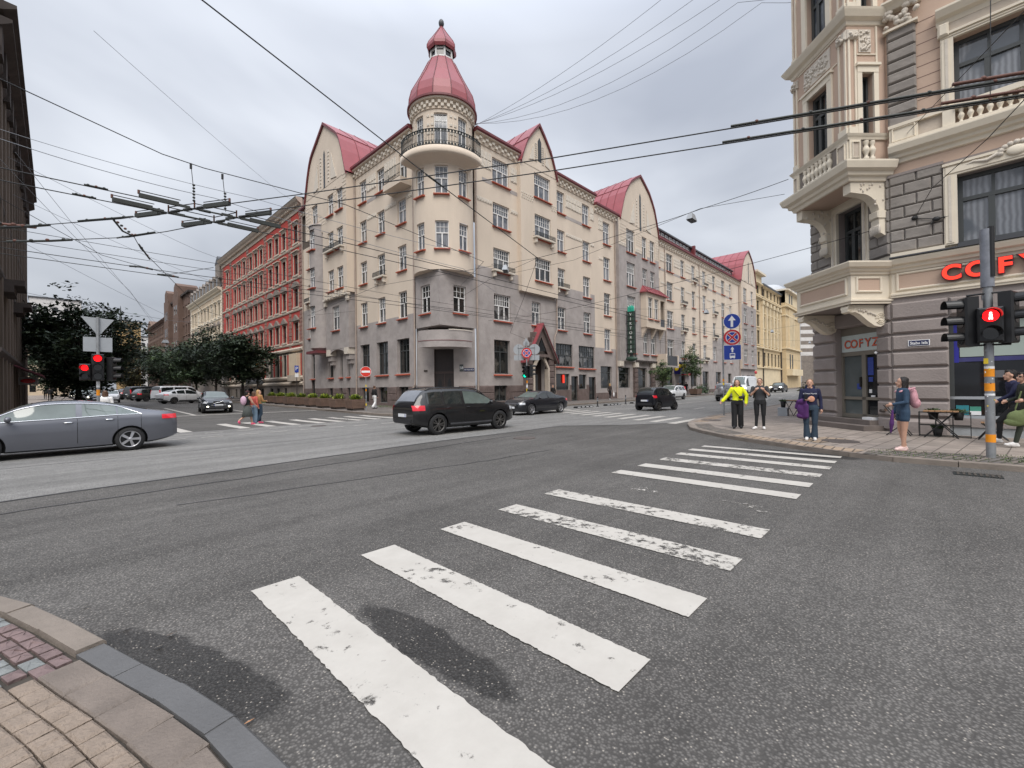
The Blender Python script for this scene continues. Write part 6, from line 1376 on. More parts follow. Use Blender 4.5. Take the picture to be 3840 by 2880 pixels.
def car(name, label, L, Wd, top, belt, bot, halfw, roofw, wheels, pm, group=None, wr=.33, spokes=5, rim=None, twin=False, side=(), wind=None, rear=None, nose=.0, tail=.0, heads=None, tails=None, lit=False, taillit=False, plate=True, glass=None, rglass=None, chrome=False, clad=False, rails=False, mirror=True, cat='car', van=False, taper=False):
    """x forward, z up; top/belt/bot/halfw/roofw are tables along x; side = list of (x0,x1) glazed spans"""
    root = thing(name, label, cat, (0, 0, 0), 0, group)
    ft, fb, fo, fw, fr_ = curve(top), curve(belt), curve(bot), curve(halfw), curve(roofw); x0, x1 = top[0][0], top[-1][0]
    N_ = 44; xs = [x0+(x1-x0)*i/N_ for i in range(N_+1)]
    def ring(x):
        zt, zb, zo, w = ft(x), fb(x), fo(x), fw(x); zb = min(zb, zt-.015); h = zt-zb; wr_ = min(fr_(x), w*.95); k = min(1, h/.28)
        we = w*.945*(1-k*.03); wtop = we*(1-k)+wr_*k if h < .28 else wr_
        mid = we*.42+wtop*.58
        return [(0, zo), (w*.78, zo), (w*.95, zo+.05), (w*.972, zo+.16), (w, zo+(zb-zo)*.55), (w*.982, zb-.10), (w*.945, zb), (mid, zb+h*.5), (wtop, zb+h*.84), (wtop*.90, zb+h*.945), (wtop*.55, zt-.004), (0, zt)]
    mb = MB(); vs = []; fs = []; n = 12
    for x in xs:
        r = ring(x); vs += [(x, y, z) for y, z in r]+[(x, -y, z) for y, z in r[-2:0:-1]]
    m_ = 2*n-2
    for i in range(N_):
        for k in range(m_): k2 = (k+1) % m_; fs.append((i*m_+k, i*m_+k2, (i+1)*m_+k2, (i+1)*m_+k))
    fs += [tuple(range(m_-1, -1, -1)), tuple(range(N_*m_, N_*m_+m_))]
    mb.add(vs, fs, pm, True)
    body = mb.build('body', root, off=(0, 0, 0))
    # wheel arches
    cut = MB(); cut.T = Matrix.Rotation(R(90), 4, 'X')
    for wx in wheels:
        for s in (-1, 1): cut.lathe((wx, wr, s*(Wd/2-.08)), [(0, -.26), (wr+.055, -.26), (wr+.055, .26), (0, .26)], M_black, 26)
    co = cut.build('cut', None, off=(0, 0, 0)); body.data.materials.append(M_black)
    bm_ = body.modifiers.new('b', 'BOOLEAN'); bm_.operation = 'DIFFERENCE'; bm_.object = co; bm_.solver = 'EXACT'
    dg = bpy.context.evaluated_depsgraph_get(); nm = bpy.data.meshes.new_from_object(body.evaluated_get(dg)); body.modifiers.clear(); old = body.data; body.data = nm; bpy.data.meshes.remove(old); bpy.data.objects.remove(co)
    nm.set_sharp_from_angle(angle=R(32))
    def yy(x, z):
        r = ring(x)
        for (ya, za), (yb, zb_) in zip(r[2:], r[3:]):
            if za <= z <= zb_ and zb_ > za: return ya+(yb-ya)*(z-za)/(zb_-za)
        return r[-3][0]
    def ztop(x, y):
        r = ring(x); y = abs(y)
        for (ya, za), (yb, zb_) in zip(r[6:], r[7:]):
            if yb <= y <= ya and ya > yb: return za+(zb_-za)*(ya-y)/(ya-yb)
        return r[-1][1]
    g = glass or M_cglass
    def patch_side(nm_, xa, xb, lo, hi, m, off=.006, sides=(1, -1), nx=10, nz=4):
        for s in sides:
            q = MB(); vs = []
            for i in range(nx+1):
                x = xa+(xb-xa)*i/nx; a, b = lo(x), hi(x); b = max(b, a+.004)
                for j in range(nz+1): z = a+(b-a)*j/nz; vs.append((x, s*(yy(x, z)+off), z))
            q.add(vs, [(i*(nz+1)+j, i*(nz+1)+j+1, (i+1)*(nz+1)+j+1, (i+1)*(nz+1)+j) for i in range(nx) for j in range(nz)], m, True); q.build(nm_, root, off=(0, 0, 0))
    for sp in side:
        xa, xb = sp[:2]
        patch_side('side_window', xa, xb, lambda x: fb(x)+.025, lambda x: fb(x)+.025+max(0, (ft(x)-fb(x))*.80-.035)*min(1, (max(0, x-side[-1][0]+.03)/.5)**.6 if taper else 1), g if len(sp) < 3 else sp[2])
    if chrome:
        xa, xb = side[-1][0]-.05, side[0][1]+.06
        for s in (1, -1):
            q = MB(); n2 = 26; lo = []; hi = []
            for i in range(n2+1): x = xa+(xb-xa)*i/n2; z0 = fb(x)+.012; z1 = fb(x)+.012+max(0, (ft(x)-fb(x))*.82-.012)*min(1, (max(0, x-side[-1][0]+.05)/.5)**.6); lo.append(Vector((x, s*(yy(x, z0)+.008), z0))); hi.append(Vector((x, s*(yy(x, z1)+.006), z1)))
            q.tube(lo, .014, M_chrome, 5); q.tube(hi, .014, M_chrome, 5); q.tube([lo[0], hi[0]], .014, M_chrome, 5); q.tube([lo[-1], hi[-1]], .014, M_chrome, 5); q.build('window_trim', root, off=(0, 0, 0))
    def patch_top(nm_, xa, xb, frac, m, off=.006, nx=8, ny=8):
        q = MB(); vs = []
        for i in range(nx+1):
            x = xa+(xb-xa)*i/nx; r = ring(x); wv = r[8][0]*frac
            for j in range(ny+1): y = -wv+2*wv*j/ny; vs.append((x, y, ztop(x, y)+off))
        q.add(vs, [(i*(ny+1)+j, i*(ny+1)+j+1, (i+1)*(ny+1)+j+1, (i+1)*(ny+1)+j) for i in range(nx) for j in range(ny)], m, True); q.build(nm_, root, off=(0, 0, 0))
    if wind: patch_top('windscreen', *wind, .93, glass or M_cglassl)
    if rear: patch_top('rear_window', *rear, .88, rglass or M_cglass)
    # lamps, plates, grille, bumper trims
    for nm_, spec, m in (('headlight', heads, M_headon if lit else M_head), ('tail_light', tails, M_tail)):
        if spec: xa, xb, za, zb_ = spec; patch_side(nm_, xa, xb, lambda x: za, lambda x: zb_, m, off=.012, nx=5, nz=2)
    zf = (fo(x1)+ft(x1))/2
    if plate:
        for s, x in ((1, x1), (-1, x0)):
            q = MB(); zc_ = fo(x)+(.24 if s > 0 else (ft(x)-fo(x))*.52); q.box(min(x, x+s*.03), max(x, x+s*.03), -.26, .26, zc_-.055, zc_+.055, M_plate); q.box(min(x+s*.03, x+s*.032), max(x+s*.03, x+s*.032), -.26, -.22, zc_-.055, zc_+.055, M_blue); q.build('number_plate', root, off=(0, 0, 0))
    q = MB(); q.box(x1-.02, x1+.018, -.42, .42, fo(x1)+.33, ft(x1)-.05, M_plastic); q.box(x1-.03, x1+.014, -.62, .62, fo(x1)+.03, fo(x1)+.16, M_plastic)
    for k in range(3): q.box(x1+.018, x1+.024, -.40, .40, fo(x1)+.36+k*.07, fo(x1)+.375+k*.07, M_chrome)
    q.build('grille', root, off=(0, 0, 0))
    q = MB(); q.box(x0-.02, x0+.03, -fw(x0)*.8, fw(x0)*.8, fo(x0)+.02, fo(x0)+.16, M_plastic); q.build('rear_bumper', root, off=(0, 0, 0))
    if clad:
        for s in (1, -1):
            q = MB(); xs2 = [x for x in xs if wheels[1]+wr+.06 < x < wheels[0]-wr-.06]; pts = [Vector((x, s*(yy(x, fo(x)+.12)+.008), fo(x)+.12)) for x in xs2]; q.tube(pts, .055, M_plastic, 6); q.build('sill_cladding', root, off=(0, 0, 0))
    if rails:
        for s in (1, -1):
            q = MB(); xa, xb = side[-1][0]+.05, side[0][1]-.15; pts = [Vector((x, s*ring(x)[9][0], ft(x)+.01)) for x in [xa+(xb-xa)*i/12 for i in range(13)]]; pts[0].z -= .04; pts[-1].z -= .04; q.tube(pts, .02, M_plastic if pm != CP['silver'] else M_slate, 6); q.build('roof_rail', root, off=(0, 0, 0))
    # door seams and handles
    q = MB()
    for sp in side:
        for s in (1, -1):
            x = sp[0]-.03; zz_ = [fo(x)+.14+(fb(x)-fo(x)-.16)*k/6 for k in range(7)]; q.tube([(x, s*(yy(x, z)+.001), z) for z in zz_], .006, M_black, 4)
    q.build('door_seam', root, off=(0, 0, 0))
    for sp in side[:2]:
        for s in (1, -1): q = MB(); x = sp[0]+.14; z = fb(x)-.10; y = yy(x, z); q.ell((x, s*(y+.012), z), (.10, .018, .018), M_chrome if chrome else pm, 8, 5); q.build('door_handle', root, off=(0, 0, 0))
    if mirror and side:
        for s in (1, -1):
            q = MB(); x = side[0][1]-.12; z = fb(x)+.08; q.ell((x, s*(fw(x)+.10), z), (.07, .11, .075), pm if not van else M_plastic, 10, 6); q.tube([(x, s*(fw(x)*.93), z-.05), (x, s*(fw(x)+.06), z-.03)], .025, M_plastic, 5); q.build('mirror', root, off=(0, 0, 0))
    tm, rm_ = wheel_mesh(wr, .22, spokes, rim or M_alloy, twin)
    for wx in wheels:
        for s in (1, -1):
            o = link('wheel', tm, root, (wx, s*(Wd/2-.125), wr)); o.rotation_euler = (0, 0, 0 if s < 0 else math.pi); ro = link('rim', rm_, o)
    return root
def place(o, x, y, head, label=None, group=None, pm=None):
    o.location = (x, y, gz(x, y)); o.rotation_euler = (0, 0, R(head))
    if label: o['label'] = label
    if group: o['group'] = group
    if pm: repaint(o, pm)
    return o
def repaint(o, pm):
    for ch in o.children:
        for sl_ in ch.material_slots:
            if sl_.material and sl_.material.name.startswith('car_paint'): sl_.link = 'OBJECT'; sl_.material = pm
# large grey fastback leaving to the left
sedan = car('fastback_car', 'metallic grey fastback car with chrome window line leaving the picture at left', 4.69, 1.83,
    [(-2.36, .92), (-2.30, 1.05), (-2.0, 1.10), (-1.6, 1.17), (-1.1, 1.31), (-.6, 1.42), (-.1, 1.465), (.3, 1.455), (.75, 1.36), (1.2, 1.12), (1.42, 1.0), (1.8, .93), (2.15, .83), (2.33, .68)],
    [(-2.36, .86), (-2.0, 1.00), (-1.2, 1.02), (0, .975), (1.2, .93), (1.9, .86), (2.33, .62)], [(-2.36, .36), (-2.1, .27), (-1.6, .19), (0, .17), (1.6, .18), (2.33, .24)],
    [(-2.36, .72), (-2.25, .84), (-1.8, .905), (-.5, .915), (1.0, .91), (1.8, .87), (2.2, .74), (2.33, .60)], [(-2.36, .6), (-1.5, .60), (-.6, .63), (.2, .64), (.8, .66), (1.3, .75), (2.33, .5)],
    (1.42, -1.27), CP['grey'], None, .33, 5, M_alloy, False, [(-.18, 1.12, M_cglassl), (-.98, -.30, M_cglassl), (-1.48, -1.02, M_cglassl)], (.62, 1.34), (-1.75, -.78), heads=(2.0, 2.28, .60, .72), tails=(-2.345, -1.98, .87, 1.0), chrome=True, taper=True, rglass=M_cglassl)
place(sedan, .17, 17.25, 180)
suv = car('suv', 'black SUV with dark alloy wheels crossing in the middle of the junction', 4.7, 1.89,
    [(-2.36, .98), (-2.28, 1.14), (-2.08, 1.42), (-1.86, 1.60), (-1.4, 1.655), (-.4, 1.665), (.25, 1.62), (.75, 1.42), (1.15, 1.17), (1.4, 1.10), (1.9, 1.03), (2.2, .93), (2.34, .78)],
    [(-2.36, .96), (-2.0, 1.08), (-1, 1.06), (.5, 1.03), (1.3, 1.0), (2.0, .93), (2.34, .72)], [(-2.36, .42), (-2.1, .34), (-1.6, .24), (0, .22), (1.6, .24), (2.34, .34)],
    [(-2.36, .74), (-2.2, .87), (-1.7, .94), (0, .945), (1.2, .94), (1.9, .90), (2.2, .78), (2.34, .66)], [(-2.36, .66), (-1.8, .67), (-1, .70), (0, .71), (.7, .72), (1.3, .8), (2.34, .6)],
    (1.41, -1.45), CP['black'], None, .37, 5, M_alloyd, True, [(-.28, .98, M_cglassl), (-1.16, -.40), (-1.86, -1.26)], (.45, 1.1), (-2.24, -1.90), heads=(1.95, 2.28, .78, .9), tails=(-2.37, -1.98, .88, 1.06), clad=True, rails=True, rglass=mat('car_glass_sky', (.16, .17, .19), rough=.08, var=.2, coord='Object', spec=.9))
place(suv, 10.80, 13.25, -4)
bmw = car('sedan_car', 'black sedan with bright alloy wheels waiting just behind the black SUV', 4.53, 1.82,
    [(-2.26, .88), (-2.2, 1.0), (-1.75, 1.06), (-1.3, 1.17), (-.8, 1.35), (-.3, 1.42), (.1, 1.41), (.55, 1.27), (1.0, 1.03), (1.3, .96), (1.8, .90), (2.1, .80), (2.25, .66)],
    [(-2.26, .82), (-1.8, .97), (-.8, .95), (.5, .92), (1.2, .89), (1.9, .82), (2.25, .60)], [(-2.26, .36), (-2.0, .26), (-1.5, .18), (0, .17), (1.5, .18), (2.25, .22)],
    [(-2.26, .72), (-2.1, .84), (-1.5, .90), (0, .91), (1.1, .90), (1.8, .84), (2.1, .73), (2.25, .58)], [(-2.26, .6), (-1.4, .58), (-.5, .62), (.2, .63), (.8, .68), (1.3, .76), (2.25, .5)],
    (1.42, -1.34), CP['blueblack'], None, .325, 5, M_alloy, True, [(-.1, .95), (-.85, -.22), (-1.2, -.92)], (.42, 1.0), (-1.45, -.62), heads=(1.92, 2.2, .62, .74), tails=(-2.26, -1.9, .78, .92), taper=True)
place(bmw, 20.55, 17.5, 180)
smart = car('micro_car', 'tiny black two-door city car seen from behind beyond the far crosswalk', 2.7, 1.66,
    [(-1.34, .95), (-1.28, 1.12), (-1.1, 1.42), (-.85, 1.53), (-.3, 1.555), (.2, 1.50), (.6, 1.25), (.85, 1.05), (1.1, .96), (1.28, .82), (1.34, .66)],
    [(-1.34, .93), (-.8, 1.0), (.4, .97), (1.0, .9), (1.34, .6)], [(-1.34, .36), (-1.1, .24), (0, .2), (1.1, .22), (1.34, .28)],
    [(-1.34, .68), (-1.2, .79), (-.6, .83), (.5, .82), (1.1, .76), (1.34, .6)], [(-1.34, .6), (-.8, .62), (0, .65), (.6, .68), (1.34, .5)],
    (.93, -.94), CP['blueblack'], None, .30, 5, M_alloyd, False, [(-.35, .70), (-1.0, -.45)], (.3, .82), (-1.26, -.98), heads=(1.05, 1.3, .66, .8), tails=(-1.35, -1.12, .84, 1.0), mirror=True)
place(smart, 27.55, 12.95, -8)
cross = car('suv', 'silver off-roader with a spare wheel on its tail gate driving away', 4.5, 1.78,
    [(-2.1, 1.0), (-2.06, 1.25), (-1.95, 1.55), (-1.8, 1.68), (-1, 1.71), (0, 1.69), (.45, 1.55), (.85, 1.22), (1.1, 1.08), (1.7, 1.03), (2.05, .95), (2.2, .8)],
    [(-2.1, .98), (-1, 1.06), (.8, 1.0), (1.7, .95), (2.2, .74)], [(-2.1, .48), (-1.5, .34), (0, .3), (1.6, .34), (2.2, .42)],
    [(-2.1, .80), (-1.9, .87), (0, .89), (1.5, .86), (2.05, .76), (2.2, .66)], [(-2.1, .7), (-1, .70), (0, .71), (.8, .75), (2.2, .6)],
    (1.35, -1.28), CP['silver'], None, .35, 5, M_alloy, False, [(-.2, .78), (-1.05, -.3), (-1.85, -1.15)], (.3, .95), (-2.08, -1.86), heads=(1.85, 2.15, .78, .92), tails=(-2.1, -1.86, .95, 1.45), rails=True, clad=True, rglass=MATS['car_glass_sky'])
q = MB(); q.T = Matrix.Translation((-2.2, .05, 1.03)) @ Matrix.Rotation(R(90), 4, 'Y'); q.lathe((0, 0, 0), [(0, -.12), (.28, -.12), (.34, -.06), (.34, .1), (.0, .1)], M_alloy, 24); q.build('spare_wheel', cross, off=(0, 0, 0))
place(cross, 44.7, 13.45, -3)
wagon = car('estate_car', 'dark estate car with fog lamps lit waiting at the stop line of the side street', 4.8, 1.86,
    [(-2.36, .95), (-2.3, 1.2), (-2.1, 1.42), (-1.85, 1.50), (-1, 1.545), (-.2, 1.55), (.3, 1.48), (.75, 1.2), (1.0, 1.06), (1.6, 1.0), (2.1, .9), (2.36, .74)],
    [(-2.36, .93), (-1, 1.0), (.8, .97), (1.6, .92), (2.36, .68)], [(-2.36, .4), (-1.6, .26), (0, .24), (1.6, .26), (2.36, .32)],
    [(-2.36, .76), (-2.1, .88), (0, .93), (1.2, .92), (2.0, .86), (2.25, .76), (2.36, .66)], [(-2.36, .62), (-1, .66), (0, .67), (.8, .72), (2.36, .6)],
    (1.44, -1.32), CP['darkblue'], None, .33, 5, M_alloyd, False, [(-.1, .82), (-1.05, -.22), (-1.95, -1.15)], (.2, .95), (-2.3, -2.0), heads=(2.0, 2.33, .68, .82), tails=(-2.37, -2.1, .9, 1.4), rails=True, clad=True, glass=None)
q = MB()
for s in (-.62, .62): q.lathe((2.38, s, .46), [(0, -.06), (.07, 0), (0, .06)], M_headon, 10)
q.build('fog_lamp', wagon, off=(0, 0, 0)); q = MB(); q.box(2.36, 2.40, -.42, .42, .54, .58, M_chrome); q.box(2.365, 2.405, -.30, .30, .66, .84, M_plastic); q.tube([(2.41, -.28, .67), (2.41, .28, .83)], .015, M_chrome, 5); q.build('grille_bar', wagon, off=(0, 0, 0))
place(wagon, 8.05, 37.9, -97)
coupe = car('suv', 'white coupe-backed SUV parked in front of the white window van', 4.7, 1.9,
    [(-2.36, .98), (-2.28, 1.14), (-1.9, 1.27), (-1.3, 1.48), (-.6, 1.60), (0, 1.62), (.4, 1.55), (.85, 1.3), (1.2, 1.12), (1.9, 1.03), (2.2, .93), (2.34, .78)],
    [(-2.36, .96), (-1.6, 1.09), (.5, 1.03), (1.3, 1.0), (2.0, .93), (2.34, .72)], [(-2.36, .42), (-1.6, .24), (0, .22), (1.6, .24), (2.34, .34)],
    [(-2.36, .74), (-2.2, .87), (-1.7, .94), (0, .945), (1.2, .94), (1.9, .90), (2.34, .66)], [(-2.36, .66), (-1.4, .64), (0, .70), (.7, .72), (1.3, .8), (2.34, .6)],
    (1.41, -1.45), CP['white'], None, .36, 5, M_alloyd, True, [(-.2, 1.0), (-1.1, -.32), (-1.6, -1.2)], (.5, 1.1), (-1.8, -1.0), heads=(1.95, 2.28, .78, .9), tails=(-2.37, -1.98, .94, 1.06), clad=True)
place(coupe, 9.9, 61, 22)
van = car('delivery_van', 'white high-roofed delivery van coming along the cross street behind the walkers', 5.9, 2.04,
    [(-2.95, 2.3), (-2.9, 2.5), (-2.7, 2.57), (-1, 2.59), (1.0, 2.58), (1.45, 2.5), (1.8, 2.15), (2.2, 1.6), (2.35, 1.38), (2.7, 1.22), (2.92, 1.05), (2.97, .8)],
    [(-2.95, 1.2), (0, 1.25), (1.5, 1.25), (2.3, 1.18), (2.7, 1.08), (2.97, .74)], [(-2.95, .45), (-2, .35), (0, .32), (2, .34), (2.97, .38)],
    [(-2.95, .96), (-2.8, 1.0), (0, 1.02), (2.0, 1.0), (2.7, .95), (2.97, .8)], [(-2.95, .86), (-1, .88), (1, .86), (1.8, .8), (2.4, .85), (2.97, .7)],
    (2.0, -1.75), CP['white'], None, .36, 6, M_alloyd, False, [(1.15, 1.98, M_cglass)], (1.55, 2.3), None, heads=(2.6, 2.92, .9, 1.1), tails=(-2.96, -2.8, 1.1, 1.5), lit=True, cat='van', van=True, clad=True)
place(van, 62.5, 17.3, 181)
minivan = car('van', 'white window van parked behind the white coupe-backed SUV', 5.3, 1.99,
    [(-2.6, 1.3), (-2.55, 1.7), (-2.4, 1.93), (-1, 1.99), (.6, 1.98), (1.1, 1.85), (1.6, 1.5), (1.95, 1.22), (2.4, 1.05), (2.6, .85)],
    [(-2.6, 1.1), (0, 1.15), (1.5, 1.12), (2.2, 1.0), (2.6, .78)], [(-2.6, .4), (0, .28), (2.6, .34)], [(-2.6, .9), (-2.3, .96), (0, .99), (1.8, .96), (2.4, .86), (2.6, .7)], [(-2.6, .82), (0, .83), (1.2, .78), (2.6, .7)],
    (1.6, -1.5), CP['white'], None, .34, 6, M_alloyd, False, [(.55, 1.5), (-1.0, .35), (-2.4, -1.15)], (1.15, 1.85), (-2.58, -2.45), tails=(-2.62, -2.5, 1.0, 1.5), cat='van', clad=True)
place(minivan, 10.4, 66.5, 22)
# cars copied down the side street and on the cross street
GP_ = 'cars along the side street'
c = dup(suv); place(c, 9.0, 74, 22, 'dark olive SUV parked next beyond the white van in the side street', GP_, CP['olive'])
c = dup(minivan); place(c, 9.1, 81, 22, 'black van parked behind the dark olive SUV', GP_, CP['black']); c['category'] = 'van'
c = dup(suv); place(c, 8.5, 88, 22, 'black SUV parked beyond the black van in the side street', GP_, CP['black'])
c = dup(coupe); place(c, 8.0, 95, 22, 'white car with bright tail lamps parked far beyond the black van', GP_, CP['white'])
c = dup(coupe); place(c, 11.5, 106, 22, 'silver car last in the row parked under the trees', GP_, CP['silver'])
c = dup(smart); place(c, 4.6, 72, -94, 'small silver-white car coming with headlamps lit, right of the signal pole', GP_, CP['white'])
for i, (x, y, pm, lab, src) in enumerate(((3.4, 77, 'black', 'dark car with lit headlamps just left of the signal pole', bmw), (2.9, 85, 'black', 'second dark car with lit headlamps in the queue left of the signal pole', wagon), (2.6, 94, 'silver', 'silver car in the queue left of the signal pole', bmw), (2.4, 105, 'silver', 'pale car at the far end of the queue beside the grass', wagon))):
    c = dup(src); place(c, x, y, -92, lab, GP_, CP[pm])
    q = MB()
    for s in (-.66, .66): q.ell((2.2, s, .66), (.08, .13, .08), M_headon, 8, 6)
    q.build('headlight', c, off=(0, 0, 0))
c = dup(wagon); place(c, 45.5, 19.75, 181, 'white hatchback parked at the far kerb behind the tiny black car', None, CP['white'])
c = dup(coupe); place(c, 82, 17.4, 181, 'dark saloon with lit headlamps following the white van', None, CP['black'])
q = MB()
for s in (-.66, .66): q.ell((2.26, s, .84), (.08, .18, .09), M_headon, 8, 6)
q.build('headlight', c, off=(0, 0, 0))
# ---------------------------------------------------------------- people
SKIN = mat('skin', (.52, .30, .21), rough=.55, var=.06, scale=20, coord='Object')
HAIRC = {}
def cloth(name, c, rough=.85): return mat('cloth_'+name, c, rough=rough, var=.16, scale=9, bump=.25, bscale=40, coord='Object')
def hairm(name, c): return mat('hair_'+name, c, rough=.55, var=.3, scale=30, bump=.5, bscale=60, coord='Object')
def remeshed(mb, vox, name, segs=None, smooth=2):
    """fuse the closed shapes of mb into one continuous surface; segs colour it by the nearest limb"""
    me = mb.mesh(name); o = bpy.data.objects.new(name, me); COL.objects.link(o)
    m = o.modifiers.new('r', 'REMESH'); m.mode = 'VOXEL'; m.voxel_size = vox; m.use_smooth_shade = True
    s = o.modifiers.new('s', 'SMOOTH'); s.iterations = smooth; s.factor = .5
    dg = bpy.context.evaluated_depsgraph_get(); nm = bpy.data.meshes.new_from_object(o.evaluated_get(dg)); bpy.data.objects.remove(o); bpy.data.meshes.remove(me)
    nm.name = name; nm.materials.clear()
    if segs:
        mats = []; idx = np.zeros(len(nm.polygons), dtype=np.int32); best = np.full(len(nm.polygons), 1e9)
        ctr = np.empty(len(nm.polygons)*3); nm.polygons.foreach_get('center', ctr); ctr = ctr.reshape(-1, 3)
        for a, b, ra, rb_, mt in segs:
            if mt not in mats: mats.append(mt)
            a = np.array(a); b = np.array(b); d = b-a; t = np.clip(((ctr-a)@d)/max(1e-9, d@d), 0, 1); dist = np.linalg.norm(ctr-(a+t[:, None]*d), axis=1)-(ra+(rb_-ra)*t)
            k = dist < best; best[k] = dist[k]; idx[k] = mats.index(mt)
        for mt in mats: nm.materials.append(mt)
        nm.polygons.foreach_set('material_index', idx)
    return nm
def capsule(mb, a, b, ra, rb_, n=10):
    a, b = Vector(a), Vector(b); d = (b-a).normalized(); pts = []; rr = []
    for t in (-1, -.7, -.3): pts.append(a+d*ra*t); rr.append(ra*math.sqrt(max(.02, 1-t*t)))
    pts.append(a); rr.append(ra); pts.append(b); rr.append(rb_)
    for t in (.3, .7, 1): pts.append(b+d*rb_*t); rr.append(rb_*math.sqrt(max(.02, 1-t*t)))
    mb.tube(pts, rr, M_black, n)
def person(label, x, y, face, z=0, h=1.70, shirt=None, legs=None, shoe=None, sleeve='long', legtype='slim', legsk=None, armL=None, armR=None, legL=None, legR=None, lean=0, headyaw=0, hair=None, hairstyle='short', build=1.0, skirt=None, vox=.011, detail=True, turnz=0, shorts=None, fem=False, group=None):
    """face: compass heading the body faces (0 = +y, clockwise). local: +y front, +x the person's right side"""
    k = h/1.70; root = thing('person', label, 'person', (x, y, z+gz(x, y)), -R(face), group)
    S_ = []; mb = MB(); V = lambda p: Vector(p)*k
    def seg(a, b, ra, rb_, m): a, b = V(a), V(b); S_.append((tuple(a), tuple(b), ra*k, rb_*k, m)); capsule(mb, a, b, ra*k, rb_*k)
    L_ = lambda p: (p[0], p[1]+lean*(p[2]-.95)*1.0 if p[2] > .95 else p[1], p[2])
    bw = build; sw = (.165 if fem else .185)*bw
    # torso
    def ring_loft(rings, m):
        vs = []; n = 16
        for cx, cy, cz, rx, ry in rings: vs += [V((cx+rx*math.cos(2*math.pi*i/n), cy+ry*math.sin(2*math.pi*i/n), cz)) for i in range(n)]
        fs = [(j*n+i, j*n+(i+1) % n, (j+1)*n+(i+1) % n, (j+1)*n+i) for j in range(len(rings)-1) for i in range(n)]+[tuple(range(n-1, -1, -1)), tuple(range((len(rings)-1)*n, len(rings)*n))]
        mb.add(vs, fs, m, True)
    ly = lambda zz: lean*(zz-.95) if zz > .95 else 0
    tors = [(.84, .155*bw, .11), (.92, (.175 if fem else .165)*bw, .118), (1.02, .150*bw, .108), (1.10, (.138 if fem else .150)*bw, .105), (1.22, .158*bw, .118), (1.33, .172*bw, .118), (1.40, .160*bw, .098), (1.45, .10*bw, .075), (1.49, .058, .056)]
    ring_loft([(0, ly(zz), zz, rx, ry) for zz, rx, ry in tors], M_black)
    waist = .98
    for xx in (-.09, 0, .09): S_.append((tuple(V(L_((xx, 0, waist+.06)))), tuple(V(L_((xx, 0, 1.40)))), .07*k, .07*k, shirt)); S_.append((tuple(V((xx, 0, .85))), tuple(V((xx, 0, waist-.06))), .07*k, .07*k, legs))
    # neck and head
    hc = Vector(L_((0, .02, 1.585))); seg(L_((0, 0, 1.44)), tuple(hc+Vector((0, -.015, -.07))), .052, .050, SKIN)
    hy = R(headyaw); Rz = Matrix.Rotation(-hy, 3, 'Z')
    def hp(p): return hc+Rz @ Vector(p)
    def hell(c_, r): mb.ell(V(hp(c_)), [q_*k for q_ in r], M_black, 14, 10, Rz); S_.append((tuple(V(hp(c_))), tuple(V(hp((c_[0], c_[1], c_[2]+.001)))), min(r)*k, min(r)*k, SKIN))
    hell((0, -.012, .028), (.074, .092, .090)); hell((0, .022, -.035), (.058, .066, .072)); hell((0, .094, -.012), (.014, .022, .026)); hell((0, .075, -.085), (.028, .022, .022))
    for s in (-1, 1): hell((s*.077, -.008, -.008), (.012, .022, .032))
    # legs
    dl = {'hip': .092*bw, 'knee': (.098, .02, .49), 'ank': (.098, -.02, .085), 'toe': (.115, .14, .035)}
    for s, lp in ((-1, legL), (1, legR)):
        lp = {**dl, **(lp or {})}; hip = (s*lp['hip'], 0, .90); kn = lp['knee']; an = lp['ank']; to = lp['toe']; kn = (s*kn[0], kn[1], kn[2]); an = (s*an[0], an[1], an[2]); to = (s*to[0], to[1], to[2])
        t0, t1, t2, t3 = {'slim': (.088, .062, .058, .043), 'wide': (.098, .088, .088, .092), 'flare': (.088, .064, .062, .088), 'bare': (.086, .058, .056, .038), 'baggy': (.105, .098, .095, .075)}[legtype]
        lm = legsk or legs
        if shorts:
            mid = tuple(hip[i]*.62+kn[i]*.38 for i in range(3)); seg(hip, mid, .098, .094, shorts); seg(mid, kn, t0*.92, t1, lm)
        else: seg(hip, kn, t0*bw, t1*bw, lm)
        lowa = (an[0], an[1], an[2]+.03); seg(kn, lowa, t2, t3, lm)
        seg((an[0], an[1], an[2]-.01), tuple(an[i]*.4+to[i]*.6 for i in range(3)), .046, .044, shoe); seg((an[0], an[1]-.025, max(.04, an[2]-.045)), (to[0], to[1], to[2]+.006), .042, .036, shoe)
    # arms and hands
    da = {'sh': (sw, 0, 1.395), 'el': (.235*bw, -.03, 1.12), 'wr': (.255*bw, .04, .88)}
    for s, ap in ((-1, armL), (1, armR)):
        ap = {**da, **(ap or {})}; sh = L_((s*ap['sh'][0], ap['sh'][1], ap['sh'][2])); el = L_((s*ap['el'][0], ap['el'][1], ap['el'][2])); wr = L_((s*ap['wr'][0], ap['wr'][1], ap['wr'][2]))
        r0 = .058 if sleeve != 'bag' else .062; r1 = .048 if sleeve != 'bag' else .064; r2 = .038 if sleeve != 'bag' else .058
        um = shirt; lm = shirt if sleeve in ('long', 'bag') else SKIN
        if sleeve == 'bare': um = SKIN
        seg(sh, el, r0, r1, um); seg(el, wr, r1*.93 if lm is not SKIN else .040, r2 if lm is not SKIN else .028, lm)
        d = (Vector(wr)-Vector(el)).normalized(); w = Vector(wr); up = Vector((0, 0, 1)) if abs(d.z) < .8 else Vector((0, 1, 0)); sd_ = d.cross(up).normalized(); pn = sd_.cross(d).normalized()
        seg(tuple(w+d*.01), tuple(w+d*.065), .030, .036, SKIN)
